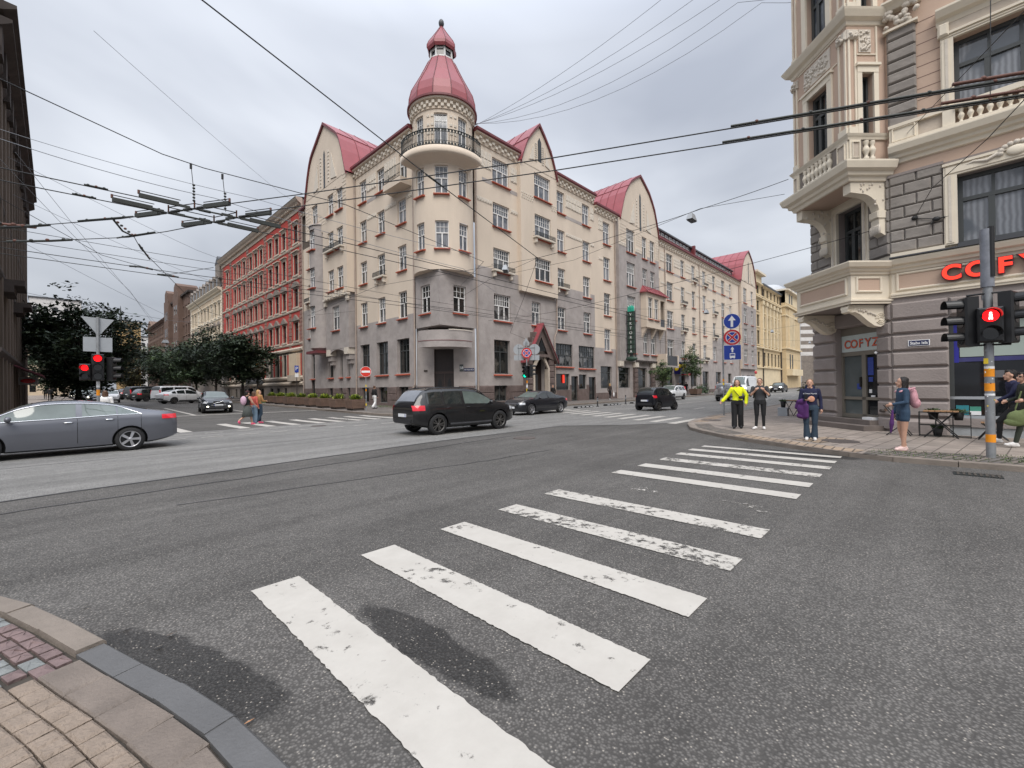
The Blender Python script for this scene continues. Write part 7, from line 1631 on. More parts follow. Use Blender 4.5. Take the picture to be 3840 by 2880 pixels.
        if detail:
            flat_ = up if abs(d.z) < .8 else Vector((0, 1, 0)); flat_ = (flat_-d*flat_.dot(d)).normalized()
            for f_, (o_, ln) in enumerate(((-.027, .060), (-.009, .072), (.009, .068), (.026, .055))):
                b0 = w+d*.075+flat_*o_; cur = (-sd_*s)*.022; m1 = b0+d*ln*.55+cur*.4; e1 = b0+d*ln*.95+cur*1.5
                seg(tuple(b0), tuple(m1), .0105, .0095, SKIN); seg(tuple(m1), tuple(e1), .0095, .008, SKIN)
            tb = w+d*.03+flat_*.034; seg(tuple(tb), tuple(tb+d*.045+flat_*.022), .012, .009, SKIN)
    body = link('body', remeshed(mb, vox*k, 'body', S_), root)
    # face details
    if detail:
        for s in (-1, 1):
            e = MB(); e.ell(V(hp((s*.031, .083, .012))), (.010*k, .006*k, .0045*k), M_signwhite, 8, 6); e.ell(V(hp((s*.031, .089, .012))), (.0060*k, .005*k, .0050*k), M_black, 6, 5); e.build('eye', root, off=(0, 0, 0))
            e = MB(); e.tube([V(hp((s*.015, .09, .034))), V(hp((s*.032, .09, .040))), V(hp((s*.05, .078, .034)))], 0.0028*k, hair or M_black, 5); e.build('eyebrow', root, off=(0, 0, 0))
        e = MB(); e.ell(V(hp((0, .090, -.055))), (.023*k, .008*k, .007*k), mat('lips', (.36, .13, .11), rough=.5, var=.05), 8, 5, Rz); e.build('mouth', root, off=(0, 0, 0))
    # hair
    if hair:
        hb = MB(); E_ = lambda c_, r: hb.ell(V(hp(c_)), [q_*k for q_ in r], hair, 14, 10, Rz); C_ = lambda a, b, ra, rb_: capsule(hb, V(hp(a)), V(hp(b)), ra*k, rb_*k)
        E_((0, -.040, .054), (.082, .094, .078)); E_((0, -.060, .005), (.080, .064, .085))
        if hairstyle == 'curly':
            for i in range(22): a = random.uniform(0, 6.28); zz = random.uniform(.02, .12); rr2 = .08*math.sqrt(max(.05, 1-((zz-.03)/.11)**2)); E_((rr2*math.cos(a), -.02+rr2*1.1*math.sin(a) if math.sin(a) < .6 else .05, zz), (.026, .026, .024))
        if hairstyle in ('bob', 'long', 'verylong'):
            ln = {'bob': -.13, 'long': -.24, 'verylong': -.36}[hairstyle]
            for s in (-1, 1): C_((s*.07, -.02, .03), (s*.078, -.025, ln*.9), .032, .026); C_((s*.045, -.06, .03), (s*.05, -.07, ln), .045, .032)
            C_((0, -.075, .03), (0, -.085, ln), .05, .035)
        if hairstyle == 'bun': E_((0, -.115, .05), (.045, .045, .045))
        hb.mats = [hair]; hn = remeshed(hb, .011*k, 'hair'); hn.materials.append(hair); link('hair', hn, root)
    if skirt:
        zt, zb, rt, rb2, m = skirt; q = MB(); q.lathe((0, 0, 0), [(rt*k, zt*k), (rt*1.05*k, (zt*.7+zb*.3)*k), (rb2*k, zb*k), (rb2*.95*k, zb*k)], m, 18); q.build('skirt', root, off=(0, 0, 0))
    return root
def fused(name, label, cat, x, y, face, shapes, m, z=0, vox=.014, group=None):
    """a soft thing (bag, jacket) fused out of ellipsoids and capsules in the wearer's frame"""
    root_loc = (x, y, z+gz(x, y)); mb = MB()
    for s in shapes:
        if len(s) == 2: mb.ell(s[0], s[1], m, 14, 10)
        else: capsule(mb, *s)
    nm = remeshed(mb, vox, name); nm.materials.append(m); o = link(name, nm, None, root_loc); o.rotation_euler = (0, 0, -R(face)); return tag(o, label, cat, group)
PZ = .10
c_yel = cloth('neon_yellow', (.78, .84, .015)); c_blk = cloth('black', (.010, .010, .011)); c_char = cloth('charcoal', (.045, .046, .050)); c_navy = cloth('navy', (.010, .012, .045)); c_denim = cloth('denim', (.030, .060, .105)); c_denimd = cloth('dark_denim', (.028, .050, .078)); c_white = cloth('white', (.72, .71, .70)); c_shoew = cloth('white_shoes', (.70, .68, .66)); c_pshoe = cloth('pink_shoes', (.72, .52, .48)); c_shoeb = cloth('black_shoes', (.012, .012, .013)); c_purple = cloth('purple', (.075, .018, .115)); c_pink = cloth('pink', (.66, .34, .38)); c_camo = cloth('dark_green', (.028, .034, .024)); c_olive = cloth('olive_green', (.13, .165, .065)); c_greyd = cloth('grey_marl', (.09, .10, .095)); c_mustard = cloth('mustard', (.36, .19, .07)); c_coral = cloth('coral', (.50, .10, .075)); c_hotpink = cloth('hot_pink', (.85, .12, .22)); c_maroon = cloth('maroon', (.055, .012, .016)); c_dkbrown = cloth('dark_brown', (.05, .035, .03))
h_brown = hairm('brown', (.10, .048, .024)); h_dark = hairm('dark', (.014, .010, .009)); h_blond = hairm('dark_blond', (.17, .095, .045)); h_fair = hairm('fair', (.42, .25, .10))
TO_CAM = lambda x, y: math.degrees(math.atan2(-x, -y))
# woman in the neon sweatshirt
px_, py_ = 16.5, 4.78; fa = TO_CAM(px_, py_)
person('woman in a neon yellow sweatshirt and black trousers walking towards the crosswalk', px_, py_, fa, PZ, 1.70, c_yel, c_blk, c_shoeb, 'bag', 'wide', armL={'el': (.30, .0, 1.15), 'wr': (.27, .06, .90)}, armR={'sh': (.175, 0, 1.39), 'el': (.30, -.02, 1.16), 'wr': (.46, .02, .97)}, legL={'ank': (.10, -.06, .085), 'toe': (.12, .09, .035)}, legR={'ank': (.10, .05, .085), 'toe': (.12, .20, .035)}, hair=h_brown, hairstyle='bob', fem=True, build=1.05, headyaw=4)
fused('belt_bag', 'black belt bag worn across the neon yellow sweatshirt', 'bag', px_, py_, fa, [((-.13, .15, 1.09), (.10, .045, .055)), ((.11, .125, 1.36), (-.05, .15, 1.14), .014, .014), ((-.19, .10, 1.06), (-.20, -.02, 1.10), .014, .014)], c_shoeb, PZ)
px_, py_ = 16.55, 4.08; fa = TO_CAM(px_, py_)
person('person in a charcoal sweater, black jeans and white shoes holding backpack straps', px_, py_, fa, PZ, 1.74, c_char, c_blk, c_shoew, 'short', 'slim', armL={'el': (.27, .05, 1.13), 'wr': (.13, .17, 1.30)}, armR={'el': (.27, .05, 1.13), 'wr': (.13, .17, 1.30)}, legR={'ank': (.12, .04, .085), 'toe': (.20, .16, .035)}, legL={'ank': (.10, 0, .085)}, hair=h_dark, hairstyle='short', build=1.08, headyaw=8)
fused('backpack', 'black backpack on the back of the person in the charcoal sweater', 'backpack', px_, py_, fa, [((0, -.22, 1.22), (.21, .11, .24)), ((.15, .10, 1.34), (.17, -.14, 1.44), .03, .03), ((-.15, .10, 1.34), (-.17, -.14, 1.44), .03, .03), ((.15, .12, 1.32), (.19, -.12, 1.08), .025, .025), ((-.15, .12, 1.32), (-.19, -.12, 1.08), .025, .025)], c_blk, PZ)
px_, py_ = 14.12, 2.26; fa = TO_CAM(px_, py_)
pn_ = person('person in a navy hooded sweatshirt and flared jeans waiting at the kerb with a phone', px_, py_, fa, PZ, 1.66, c_navy, c_denimd, c_shoew, 'long', 'flare', armR={'el': (.24, .02, 1.10), 'wr': (.10, .26, 1.14)}, armL={'el': (.24, -.02, 1.12), 'wr': (.25, .03, .88)}, hair=h_blond, hairstyle='bun', fem=True, build=1.12, legL={'ank': (.085, -.02, .085), 'toe': (.10, .14, .035)}, legR={'ank': (.085, -.02, .085), 'toe': (.10, .14, .035)})
tx = text('A New Month', .052, Matrix.Identity(4), M_signwhite, 'lettering', pn_, .003)
tx.matrix_local = Matrix.Translation((0, .150, 1.275)) @ Matrix.Rotation(math.pi, 4, 'Z') @ Matrix(((1, 0, 0, 0), (0, 0, -1, 0), (0, 1, 0, 0), (0, 0, 0, 1)))
q = MB(); q.ell((-.03, .135, 1.13), (.075, .018, .08), mat('print_peach', (.60, .30, .20), var=.1, scale=30), 14, 10); q.build('chest_print', pn_, off=(0, 0, 0))
q = MB(); q.ell((0, -.07, 1.44), (.12, .09, .075), c_navy, 12, 8); q.build('hood', pn_, off=(0, 0, 0))
fused('jacket', 'purple jacket draped over the right arm of the person in navy', 'jacket', px_, py_, fa, [((.17, .13, 1.05), (.10, .10, .09)), ((.17, .15, .84), (.13, .07, .18)), ((.26, .08, 1.06), (.30, .05, .90), .055, .06), ((.10, .17, .95), (.10, .15, .66), .07, .07), ((.24, .12, .68), (.12, .12, .64), .08, .06)], c_purple, PZ)
q = MB(); q.box(-.035, .035, -.006, .006, -.07, .07, M_black); o = solid(q, 'phone', 'dark phone in the hand of the person in navy', 'phone', (px_, py_, PZ+1.2), rz=-R(fa)); o.location = Matrix.Rotation(-R(fa), 3, 'Z') @ Vector((.09, .34, 1.20))+Vector((px_, py_, PZ))
# woman with the pink backpack, in profile facing left along the kerb
px_, py_ = 13.2, .36; fa = TO_CAM(px_, py_)+72
pw_ = person('dark-haired woman in a denim jacket and shorts looking back over the street', px_, py_, fa, PZ, 1.66, c_denim, c_denim, c_pshoe, 'long', 'bare', SKIN, armL={'el': (.24, .02, 1.13), 'wr': (.16, .22, 1.08)}, armR={'el': (.23, .02, 1.12), 'wr': (.22, .10, .86)}, legL={'ank': (.10, .04, .085), 'toe': (.13, .18, .035)}, legR={'ank': (.10, -.05, .085), 'toe': (.13, .09, .035)}, hair=h_dark, hairstyle='long', fem=True, build=1.1, headyaw=12, shorts=c_denim)
fused('backpack', 'pale pink backpack worn by the woman in the denim jacket', 'backpack', px_, py_, fa, [((0, -.17, 1.20), (.145, .09, .19)), ((0, -.22, 1.08), (.13, .085, .12)), ((0, -.17, 1.33), (.11, .07, .08)), ((.13, .09, 1.34), (.14, -.16, 1.42), .024, .024), ((.13, .09, 1.34), (.16, -.12, 1.08), .022, .022), ((-.13, .09, 1.34), (-.14, -.16, 1.42), .024, .024), ((.12, -.15, 1.0), (.14, -.12, .82), .012, .01)], c_pink, PZ)
fused('umbrella', 'folded purple umbrella hanging beside the denim shorts', 'umbrella', px_, py_, fa, [((-.16, .24, .92), (-.17, .26, .62), .02, .045), ((-.17, .26, .62), (-.17, .28, .40), .045, .012)], c_purple, PZ)
# two men striding to the right
px_, py_ = 15.9, -1.42; fa = 172
HEADR = 345
person('bearded man in a navy sweatshirt striding behind the signal pole', 16.0, -1.60, HEADR, PZ, 1.80, c_navy, c_blk, c_shoew, 'long', 'slim', armL={'el': (.26, .14, 1.16), 'wr': (.24, .36, 1.02)}, armR={'el': (.24, -.16, 1.14), 'wr': (.22, -.14, .9)}, legL={'knee': (.09, .30, .54), 'ank': (.09, .32, .12), 'toe': (.10, .48, .09)}, legR={'knee': (.09, -.16, .48), 'ank': (.09, -.52, .16), 'toe': (.10, -.42, .04)}, lean=.12, hair=h_dark, hairstyle='curly', headyaw=0)
person('man in dark green clothes walking at the right edge beside the man in navy', 15.42, -1.72, HEADR, PZ, 1.74, c_camo, c_camo, c_shoew, 'long', 'slim', armL={'el': (.24, -.1, 1.14), 'wr': (.2, .12, 1.08)}, armR={'el': (.24, .05, 1.12), 'wr': (.2, .24, 1.05)}, legL={'knee': (.09, .16, .50), 'ank': (.09, .24, .10), 'toe': (.10, .40, .06)}, legR={'knee': (.09, -.05, .48), 'ank': (.09, -.40, .16), 'toe': (.10, -.30, .05)}, lean=.08, hair=h_dark, hairstyle='curly')
fused('shoulder_bag', 'large olive green bag carried by the man at the right edge', 'bag', 15.2, -1.55, HEADR, [((0, 0, .70), (.08, .20, .17)), ((0, .06, .60), (.07, .19, .10)), ((0, -.1, .78), (.07, .12, .12)), ((0, .05, .9), (0, -.05, 1.3), .018, .018)], c_olive, PZ)
# walkers on the left crosswalk
person('girl with a pink rucksack, maroon cap and grey skirt on the far crosswalk', 6.35, 23.7, 68, 0, 1.62, c_blk, c_greyd, c_hotpink, 'bare', 'bare', SKIN, armL={'el': (.22, .12, 1.12), 'wr': (.2, .3, .98)}, armR={'el': (.22, .12, 1.12), 'wr': (.2, .32, .96)}, legR={'knee': (.09, .12, .48), 'ank': (.09, .18, .09), 'toe': (.10, .32, .04)}, legL={'knee': (.09, -.06, .46), 'ank': (.09, -.38, .22), 'toe': (.1, -.34, .09)}, hair=h_dark, hairstyle='short', skirt=(.98, .42, .17, .26, c_greyd), fem=True)
q = MB(); q.ell((0, .01, 1.60), (.088, .10, .062), c_maroon, 14, 8); q.ell((0, .10, 1.585), (.07, .06, .012), c_maroon, 12, 5); o = solid(q, 'cap', 'maroon cap on the girl with the pink rucksack', 'cap', (6.35, 23.7, 0), rz=-R(68))
fused('backpack', 'lilac-pink rucksack on the girl crossing at left', 'backpack', 6.35, 23.7, 68, [((0, -.2, 1.18), (.15, .12, .22))], cloth('lilac', (.55, .36, .46)))
person('girl with long fair hair in mustard top and wide dark jeans on the far crosswalk', 7.0, 24.25, 62, 0, 1.68, c_mustard, c_denimd, c_hotpink, 'long', 'baggy', armR={'el': (.22, .05, 1.14), 'wr': (.16, .30, 1.12)}, legL={'knee': (.09, .12, .48), 'ank': (.09, .14, .085)}, legR={'ank': (.09, -.22, .1)}, hair=h_fair, hairstyle='verylong', headyaw=60, fem=True)
person('walker in pale jeans half hidden between the two girls on the crosswalk', 6.75, 24.1, 65, 0, 1.60, c_coral, cloth('pale_denim', (.18, .26, .34)), c_shoew, 'long', 'wide', legL={'ank': (.09, .12, .085)}, hair=h_brown, hairstyle='bob', vox=.014, detail=False)
# others further away
def far(label, x, y, face, h, sh, lg, shoes, hr, z=PAVZ, legtype='slim', stride=.18, **kw): return person(label, x, y, face, z, h, sh, lg, shoes, 'long', legtype, legL={'knee': (.09, stride*.8, .49), 'ank': (.09, stride*.9, .085), 'toe': (.1, stride+.15, .035)}, legR={'knee': (.09, -.02, .47), 'ank': (.09, -stride*1.4, .12), 'toe': (.1, -stride*1.4+.12, .04)}, hair=hr, vox=.016, detail=False, **kw)
far('woman in a black jacket and wide white trousers beside the no-entry sign', 16.5, 30.0, 75, 1.72, c_blk, c_white, c_shoeb, h_brown, legtype='wide', hairstyle='bun', fem=True)
far('dark-haired woman in black walking past the stone portal', 31.3, 24.6, 260, 1.66, c_blk, c_blk, c_shoeb, h_dark, hairstyle='long', fem=True)
far('fair woman in a dark jacket walking past the shop doors with a white bag', 40.5, 24.2, 90, 1.72, c_dkbrown, c_blk, c_shoew, h_fair, hairstyle='bob', fem=True)
fused('shopping_bag', 'white carrier bag carried past the shop doors', 'bag', 40.85, 23.95, 90, [((0, 0, .55), (.06, .16, .24)), ((0, 0, .75), (0, 0, .95), .015, .015)], c_white, PAVZ)
far('dark figure bending by the shop door behind the street tree', 58.5, 24.4, 80, 1.75, c_blk, c_blk, c_shoew, h_dark, stride=.3, lean=.25)
far('dark hooded figure in front of the shop behind the street tree', 61.6, 24.5, 90, 1.78, c_blk, c_blk, c_shoeb, h_dark)
far('person in a red jacket at the far end of the right pavement', 98, 5.4, 250, 1.7, cloth('red', (.22, .02, .025)), c_blk, c_shoeb, h_dark)
far('person in dark clothes beside the red jacket at the far end of the right pavement', 100, 4.9, 250, 1.72, c_blk, c_blk, c_shoeb, h_dark)
far('pedestrian in a lilac cap behind the silver off-roader', 70.5, 23.2, 270, 1.7, c_greyd, c_blk, c_shoeb, hairm('lilac', (.4, .32, .42)))
far('pedestrian in black between the silver off-roader and the white van', 74.5, 23.0, 270, 1.82, c_blk, c_blk, c_shoeb, h_dark)
far('person seen from behind in a white shirt with dark braces beyond the grey car roof', 1.45, 25.6, 10, 1.72, c_white, c_blk, c_shoeb, h_brown, z=0, hairstyle='bob')
far('dark-clothed man walking away on the left pavement', -.62, 84, 0, 1.8, c_blk, c_blk, c_shoeb, h_dark)
far('second dark figure deeper on the left pavement', -1.2, 98, 0, 1.75, c_blk, c_blk, c_shoeb, h_dark)
far('dark-clothed walker at the left under the right-hand trees', 17.0, 62, 180, 1.75, c_blk, c_blk, c_shoeb, h_dark)
far('dark-clothed walker at the right under the right-hand trees', 17.6, 61, 180, 1.72, c_blk, c_blk, c_shoeb, h_dark)
# ---------------------------------------------------------------- trees
def tree(name, label, x, y, th, clumps, leaf, kind, n, z=PAVZ, group=None, tr=.14, droop=0, lean=(0, 0), seed=1, flatl=.6):
    """clumps: list of (dx, dy, z, rx, ry, rz); leaves gathered in sprays inside each clump"""
    rg = random.Random(seed); root = thing(name, label, 'tree', (x, y, z+gz(x, y)), 0, group)
    mb = MB(); top = max(c[2] for c in clumps)
    mb.tube([(0, 0, -.2), (lean[0]*.3, lean[1]*.3, th*.5), (lean[0], lean[1], th), (lean[0]*1.2, lean[1]*1.2, top)], [tr*1.25, tr, tr*.85, tr*.15], M_bark, 8)
    for c in clumps:
        zb = min(c[2]-.2, th+rg.uniform(0, .5)*(c[2]-th)); b0 = Vector((lean[0], lean[1], max(th*.8, zb*.8))); b1 = Vector(c[:3]); m = (b0+b1)/2+Vector((rg.uniform(-.2, .2), rg.uniform(-.2, .2), .25)); mb.tube([b0, m, b1], [tr*.4, tr*.25, tr*.08], M_bark, 5)
    mb.build('trunk', root, off=(0, 0, 0))
    cr_mb = MB(); vol = [c[3]*c[4]*c[5] for c in clumps]; tot = sum(vol); ms = LEAF[kind]
    for c, v in zip(clumps, vol):
        sprays = max(3, int(n*v/tot/16))
        for _ in range(sprays):
            while True:
                p = Vector((rg.uniform(-1, 1), rg.uniform(-1, 1), rg.uniform(-1, 1)))
                if p.length < 1: break
            p = p*(p.length**-.35) if p.length > .05 else p
            ctr = Vector((c[0]+p.x*c[3], c[1]+p.y*c[4], c[2]+p.z*c[5])); dr = Vector((p.x, p.y, p.z*.4-droop+rg.uniform(-.2, .3))).normalized() if p.length > .1 else Vector((0, 0, 1))
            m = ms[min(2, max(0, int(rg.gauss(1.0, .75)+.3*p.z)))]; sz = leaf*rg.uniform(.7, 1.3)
            for k in range(16):
                q = ctr+dr*rg.uniform(-.5, 1.1)*leaf*3.2+Vector((rg.gauss(0, 1), rg.gauss(0, 1), rg.gauss(0, flatl)))*leaf*1.05
                a = Vector((rg.gauss(0, 1), rg.gauss(0, 1), rg.gauss(0, .5))).normalized(); b = a.cross(Vector((rg.gauss(0, .5), rg.gauss(0, .5), 1))).normalized()
                s = sz*rg.uniform(.6, 1.1); cr_mb.add([q-a*s, q-b*s*.55, q+a*s, q+b*s*.55], [(0, 1, 2, 3)], m)
    cr_mb.build('crown', root, off=(0, 0, 0), fix=False)
    return root
rg = random.Random(11)
def clumpset(rx, ry, z0, z1, n, r, seed, point=.3):
    g = random.Random(seed); o = []
    for i in range(n):
        t = (i+.5)/n; z = z0+(z1-z0)*t; k = math.sin(math.pi*min(1, .18+.82*(1-t)**.8)) if point else 1; a = g.uniform(0, 6.28); d = g.uniform(.25, .95)
        o.append((rx*k*d*math.cos(a), ry*k*d*math.sin(a), z+g.uniform(-.3, .3), r*g.uniform(.7, 1.2), r*g.uniform(.7, 1.2), r*g.uniform(.5, .85)))
    return o
big = clumpset(4.3, 4.3, 2.0, 8.0, 34, 1.55, 5)+[(-.6, -1, 9.2, .55, .55, 1.6), (-1.9, 0, 8.6, .4, .4, 1.3), (.6, 0, 9.0, .4, .4, 1.3), (1.6, .5, 8.3, .9, .9, 1.1), (-2.7, 0, 8.0, .8, .8, 1.2), (3.6, .4, 7.6, 1.1, .8, .9), (-3.9, .5, 6.6, 1, .9, 1.0), (4.5, .3, 6.8, .9, .9, .6), (2.5, 0, 7.3, 1.2, 1.2, .8)]
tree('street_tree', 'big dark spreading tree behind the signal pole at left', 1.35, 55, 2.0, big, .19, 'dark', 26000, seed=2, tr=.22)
GT = 'trees along the right side of the side street'
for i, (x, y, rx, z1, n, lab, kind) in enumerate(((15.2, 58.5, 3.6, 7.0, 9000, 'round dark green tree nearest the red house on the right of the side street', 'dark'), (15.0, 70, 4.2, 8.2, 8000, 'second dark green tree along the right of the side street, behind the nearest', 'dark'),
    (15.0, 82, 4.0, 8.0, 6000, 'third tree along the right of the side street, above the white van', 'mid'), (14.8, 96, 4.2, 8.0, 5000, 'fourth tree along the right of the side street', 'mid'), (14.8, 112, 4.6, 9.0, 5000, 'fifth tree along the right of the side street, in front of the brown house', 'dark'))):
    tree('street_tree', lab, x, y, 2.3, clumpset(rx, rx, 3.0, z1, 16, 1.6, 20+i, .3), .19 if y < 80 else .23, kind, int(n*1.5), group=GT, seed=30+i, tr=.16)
for i, (x, y, rx, z1, n, lab, kind) in enumerate(((12.5, 135, 5.5, 11, 5000, 'olive brown tree closing the middle of the side street', 'olive'), (5.0, 135, 5, 10.5, 4000, 'dark tree at the left side of the street end', 'dark'), (14, 160, 6, 11.5, 4000, 'olive tree beside the tan tower', 'olive'), (-.5, 95, 4.2, 9.0, 4500, 'dark tree on the left pavement behind the big tree', 'dark'), (1.0, 118, 4.6, 9.5, 4000, 'mid green tree farther along the left pavement', 'mid'))):
    tree('street_tree', lab, x, y, 2.6, clumpset(rx, rx, 2.6, z1, 18, 2.2, 60+i), .28, kind, int(n*1.4), group='trees closing the side street', seed=70+i)
tree('street_tree', 'young tree with layered leafy branches in front of the shop doors of the gabled house', 61.3, 23.6, 2.4, [(0, 0, 5.9, .5, .5, .8), (-1.1, 0, 5.2, 1.0, .6, .4), (1.2, -.2, 4.6, 1.1, .7, .4), (-.5, .2, 4.2, 1.1, .8, .45), (.3, 0, 3.4, 1.3, .9, .5), (1.5, 0, 3.0, .8, .6, .4), (-1.2, 0, 3.2, .8, .6, .35), (-1.9, 0, 5.5, .5, .4, .25), (.6, 0, 5.0, .7, .6, .4)], .12, 'bright', 4200, seed=91, tr=.06)
tree('street_tree', 'small leaning tree with drooping branches behind the tiny black car', 51.6, 23.4, 1.6, [(0, 0, 3.6, .7, .6, .8), (-1.6, 0, 3.0, 1.1, .6, .25), (.7, 0, 3.0, .9, .7, .5), (.1, 0, 2.3, .9, .7, .5), (-2.6, -.1, 3.15, .7, .4, .2), (.4, 0, 1.6, .7, .6, .4), (1.1, 0, 3.4, .5, .4, .3)], .11, 'bright', 3200, seed=92, tr=.06)
tree('street_tree', 'young tree with a flat leafy crown beside the right house, far along the pavement', 62.5, 6.9, 3.4, [(0, 0, 5.5, 1.6, 1.6, .8), (-1.7, 0, 5.2, 1.5, 1.0, .5), (1.4, 0, 5.2, 1.2, 1.0, .6), (.2, 0, 6.3, 1.0, 1.0, .6), (-2.8, .4, 4.9, .8, .6, .4), (.5, .3, 4.4, .9, .8, .4)], .14, 'mid', 4200, seed=93, tr=.11)
# grass tufts
def grass(name, x0, x1, y0, y1, n, h, z, kind='lime', seed=1):
    g = random.Random(seed); mb = MB()
    for _ in range(n):
        x, y = g.uniform(x0, x1), g.uniform(y0, y1); a = g.uniform(0, 6.28); w = .012; d = Vector((math.cos(a), math.sin(a), 0)); ln = h*g.uniform(.5, 1.2); b = Vector((g.gauss(0, .35), g.gauss(0, .35), 1))*ln; p = Vector((x, y, z+gz(x, y)))
        mb.add([p-d*w, p+d*w, p+b], [(0, 1, 2)], LEAF[kind][g.randint(0, 2)])
    o = mb.build(name, None, fix=False); o['kind'] = 'stuff'; return o
grass('grass', -.4, 1.3, 26.5, 52, 2600, .22, PAVZ, 'lime', 4)
grass('grass', 12.3, 13.6, -5, -1.05, 1100, .035, .105, 'bright', 5); grass('grass', 12.2, 13.2, -.9, .9, 260, .03, .105, 'bright', 6)
grass('grass', 17.8, 19.3, 28.8, 35, 420, .10, PAVZ, 'bright', 7); grass('grass', 14.3, 16, 49.5, 53, 700, .22, PAVZ, 'bright', 8)
# wooden planters with shrubs along the left kerb of the corner house
def planter():
    t = thing('planter', 'x', 'planter', (0, 0, 0), 0, 'wooden planters along the kerb'); mb = MB()
    mb.box(-.42, .42, -.46, .46, -.02, .14, M_darkt)
    for k in range(6):
        w = .50+.012*k; z = .15+k*.105
        mb.box(-w, w, -w, -w+.05, z, z+.095, M_wood); mb.box(-w, w, w-.05, w, z, z+.095, M_wood); mb.box(-w, -w+.05, -w+.05, w-.05, z, z+.095, M_wood); mb.box(w-.05, w, -w+.05, w-.05, z, z+.095, M_wood)
    mb.box(-.5, .5, -.5, .5, .66, .70, M_dirt); mb.build('box', t, off=(0, 0, 0)); return t
def shrub_mesh(seed, kind='lime'):
    g = random.Random(seed); mb = MB()
    for _ in range(520):
        a = g.uniform(0, 6.28); e = g.uniform(.2, 1.45); d = Vector((math.cos(a)*math.cos(e), math.sin(a)*math.cos(e), math.sin(e))); ln = g.uniform(.18, .42); p = Vector((g.gauss(0, .10), g.gauss(0, .10), .68)); q = p+d*ln; s = d.cross(Vector((0, 0, 1))).normalized()*.018
        k = 'mid' if g.random() < .3 else kind; mb.add([p-s, p+s, q+s*1.6, q+d*.1, q-s*1.6], [(0, 1, 2, 3, 4)], LEAF[k][g.randint(0, 2)])
    return mb.mesh('shrub')
PL_ = [(14.62, 29.25), (14.66, 31.95), (14.70, 34.5), (14.76, 37.0), (14.84, 39.6), (14.94, 42.4), (15.05, 45.4), (15.15, 48.3)]
ords = ['nearest to the no-entry sign', 'second from the no-entry sign', 'third from the no-entry sign', 'fourth from the no-entry sign', 'fourth from the far end', 'third from the far end', 'second from the far end', 'at the far end by the red house']
p0 = planter(); sm_ = [shrub_mesh(40+i) for i in range(4)]; planters = [p0]+[dup(p0) for _ in range(7)]
for i, (pl, (x, y), od) in enumerate(zip(planters, PL_, ords)):
    pl.location = (x, y, PAVZ+gz(x, y)); pl['label'] = f'square wooden planter box, {od} in the kerbside row'
    s = link('shrub', sm_[i % 4], None, (x, y, PAVZ+gz(x, y))); s.rotation_euler = (0, 0, i*1.3); tag(s, f'yellow-green feathery shrub in the planter {od}', 'shrub', 'shrubs in the kerbside planters')
pb = dup(p0); pb.location = (60.0, 22.6, PAVZ+gz(60, 22)); pb.scale = (1.6, 1, 1.1); pb['label'] = 'dark wooden planter box beside the parked bicycle'; pb['group'] = ''
del pb['group']
mb = MB(); g = random.Random(8)
for _ in range(900): p = Vector((62.2+g.gauss(0, .6), 22.6+g.gauss(0, .35), .5+abs(g.gauss(0, .45)))); a = Vector((g.gauss(0, 1), g.gauss(0, 1), g.gauss(0, 1))).normalized()*.11; b = a.orthogonal()*.6; mb.add([p-a, p-b, p+a, p+b], [(0, 1, 2, 3)], LEAF['mid'][g.randint(0, 2)])
solid(mb, 'bush', 'leafy green bush between the wooden planter and the bicycle', 'bush', (62.2, 22.6, .2), fix=False)
# ---------------------------------------------------------------- signs and signals
def disc(mb, fr, s, z, r, o0, o1, m, n=28): mb.prism([fr.p(s+r*math.cos(2*math.pi*i/n), z+r*math.sin(2*math.pi*i/n), o0) for i in range(n)], fr.n*(o1-o0), m)
def ringd(mb, fr, s, z, r0, r1, o, m, n=28):
    for i in range(n):
        a, b = 2*math.pi*i/n, 2*math.pi*(i+1)/n; mb.quad(*[fr.p(s+r*math.cos(t), z+r*math.sin(t), o) for r, t in ((r0, a), (r1, a), (r1, b), (r0, b))], m)
def nostop(mb, fr, z, r, o):
    disc(mb, fr, 0, z, r, o-.02, o, M_signred); pass
    ringd(mb, fr, 0, z, r*.72, r*.76, o+.002, M_signwhite)
    for q_ in range(4):
        c = math.pi/2*q_; pts = [fr.p(r*.70*math.cos(c+t), z+r*.70*math.sin(c+t), o+.003) for t in [-.62+1.24*i/8 for i in range(9)]]+[fr.p(r*.15*math.cos(c), z+r*.15*math.sin(c), o+.003)]
        mb.poly(pts, M_signwhite); pts = [fr.p(r*.665*math.cos(c+t), z+r*.665*math.sin(c+t), o+.005) for t in [-.56+1.12*i/8 for i in range(9)]]+[fr.p(r*.22*math.cos(c), z+r*.22*math.sin(c), o+.005)]; mb.poly(pts, M_blue)
def camf(x, y, turn=0): a = math.atan2(-y, -x)+R(turn); return Fr((x, y), (math.cos(a), math.sin(a)))
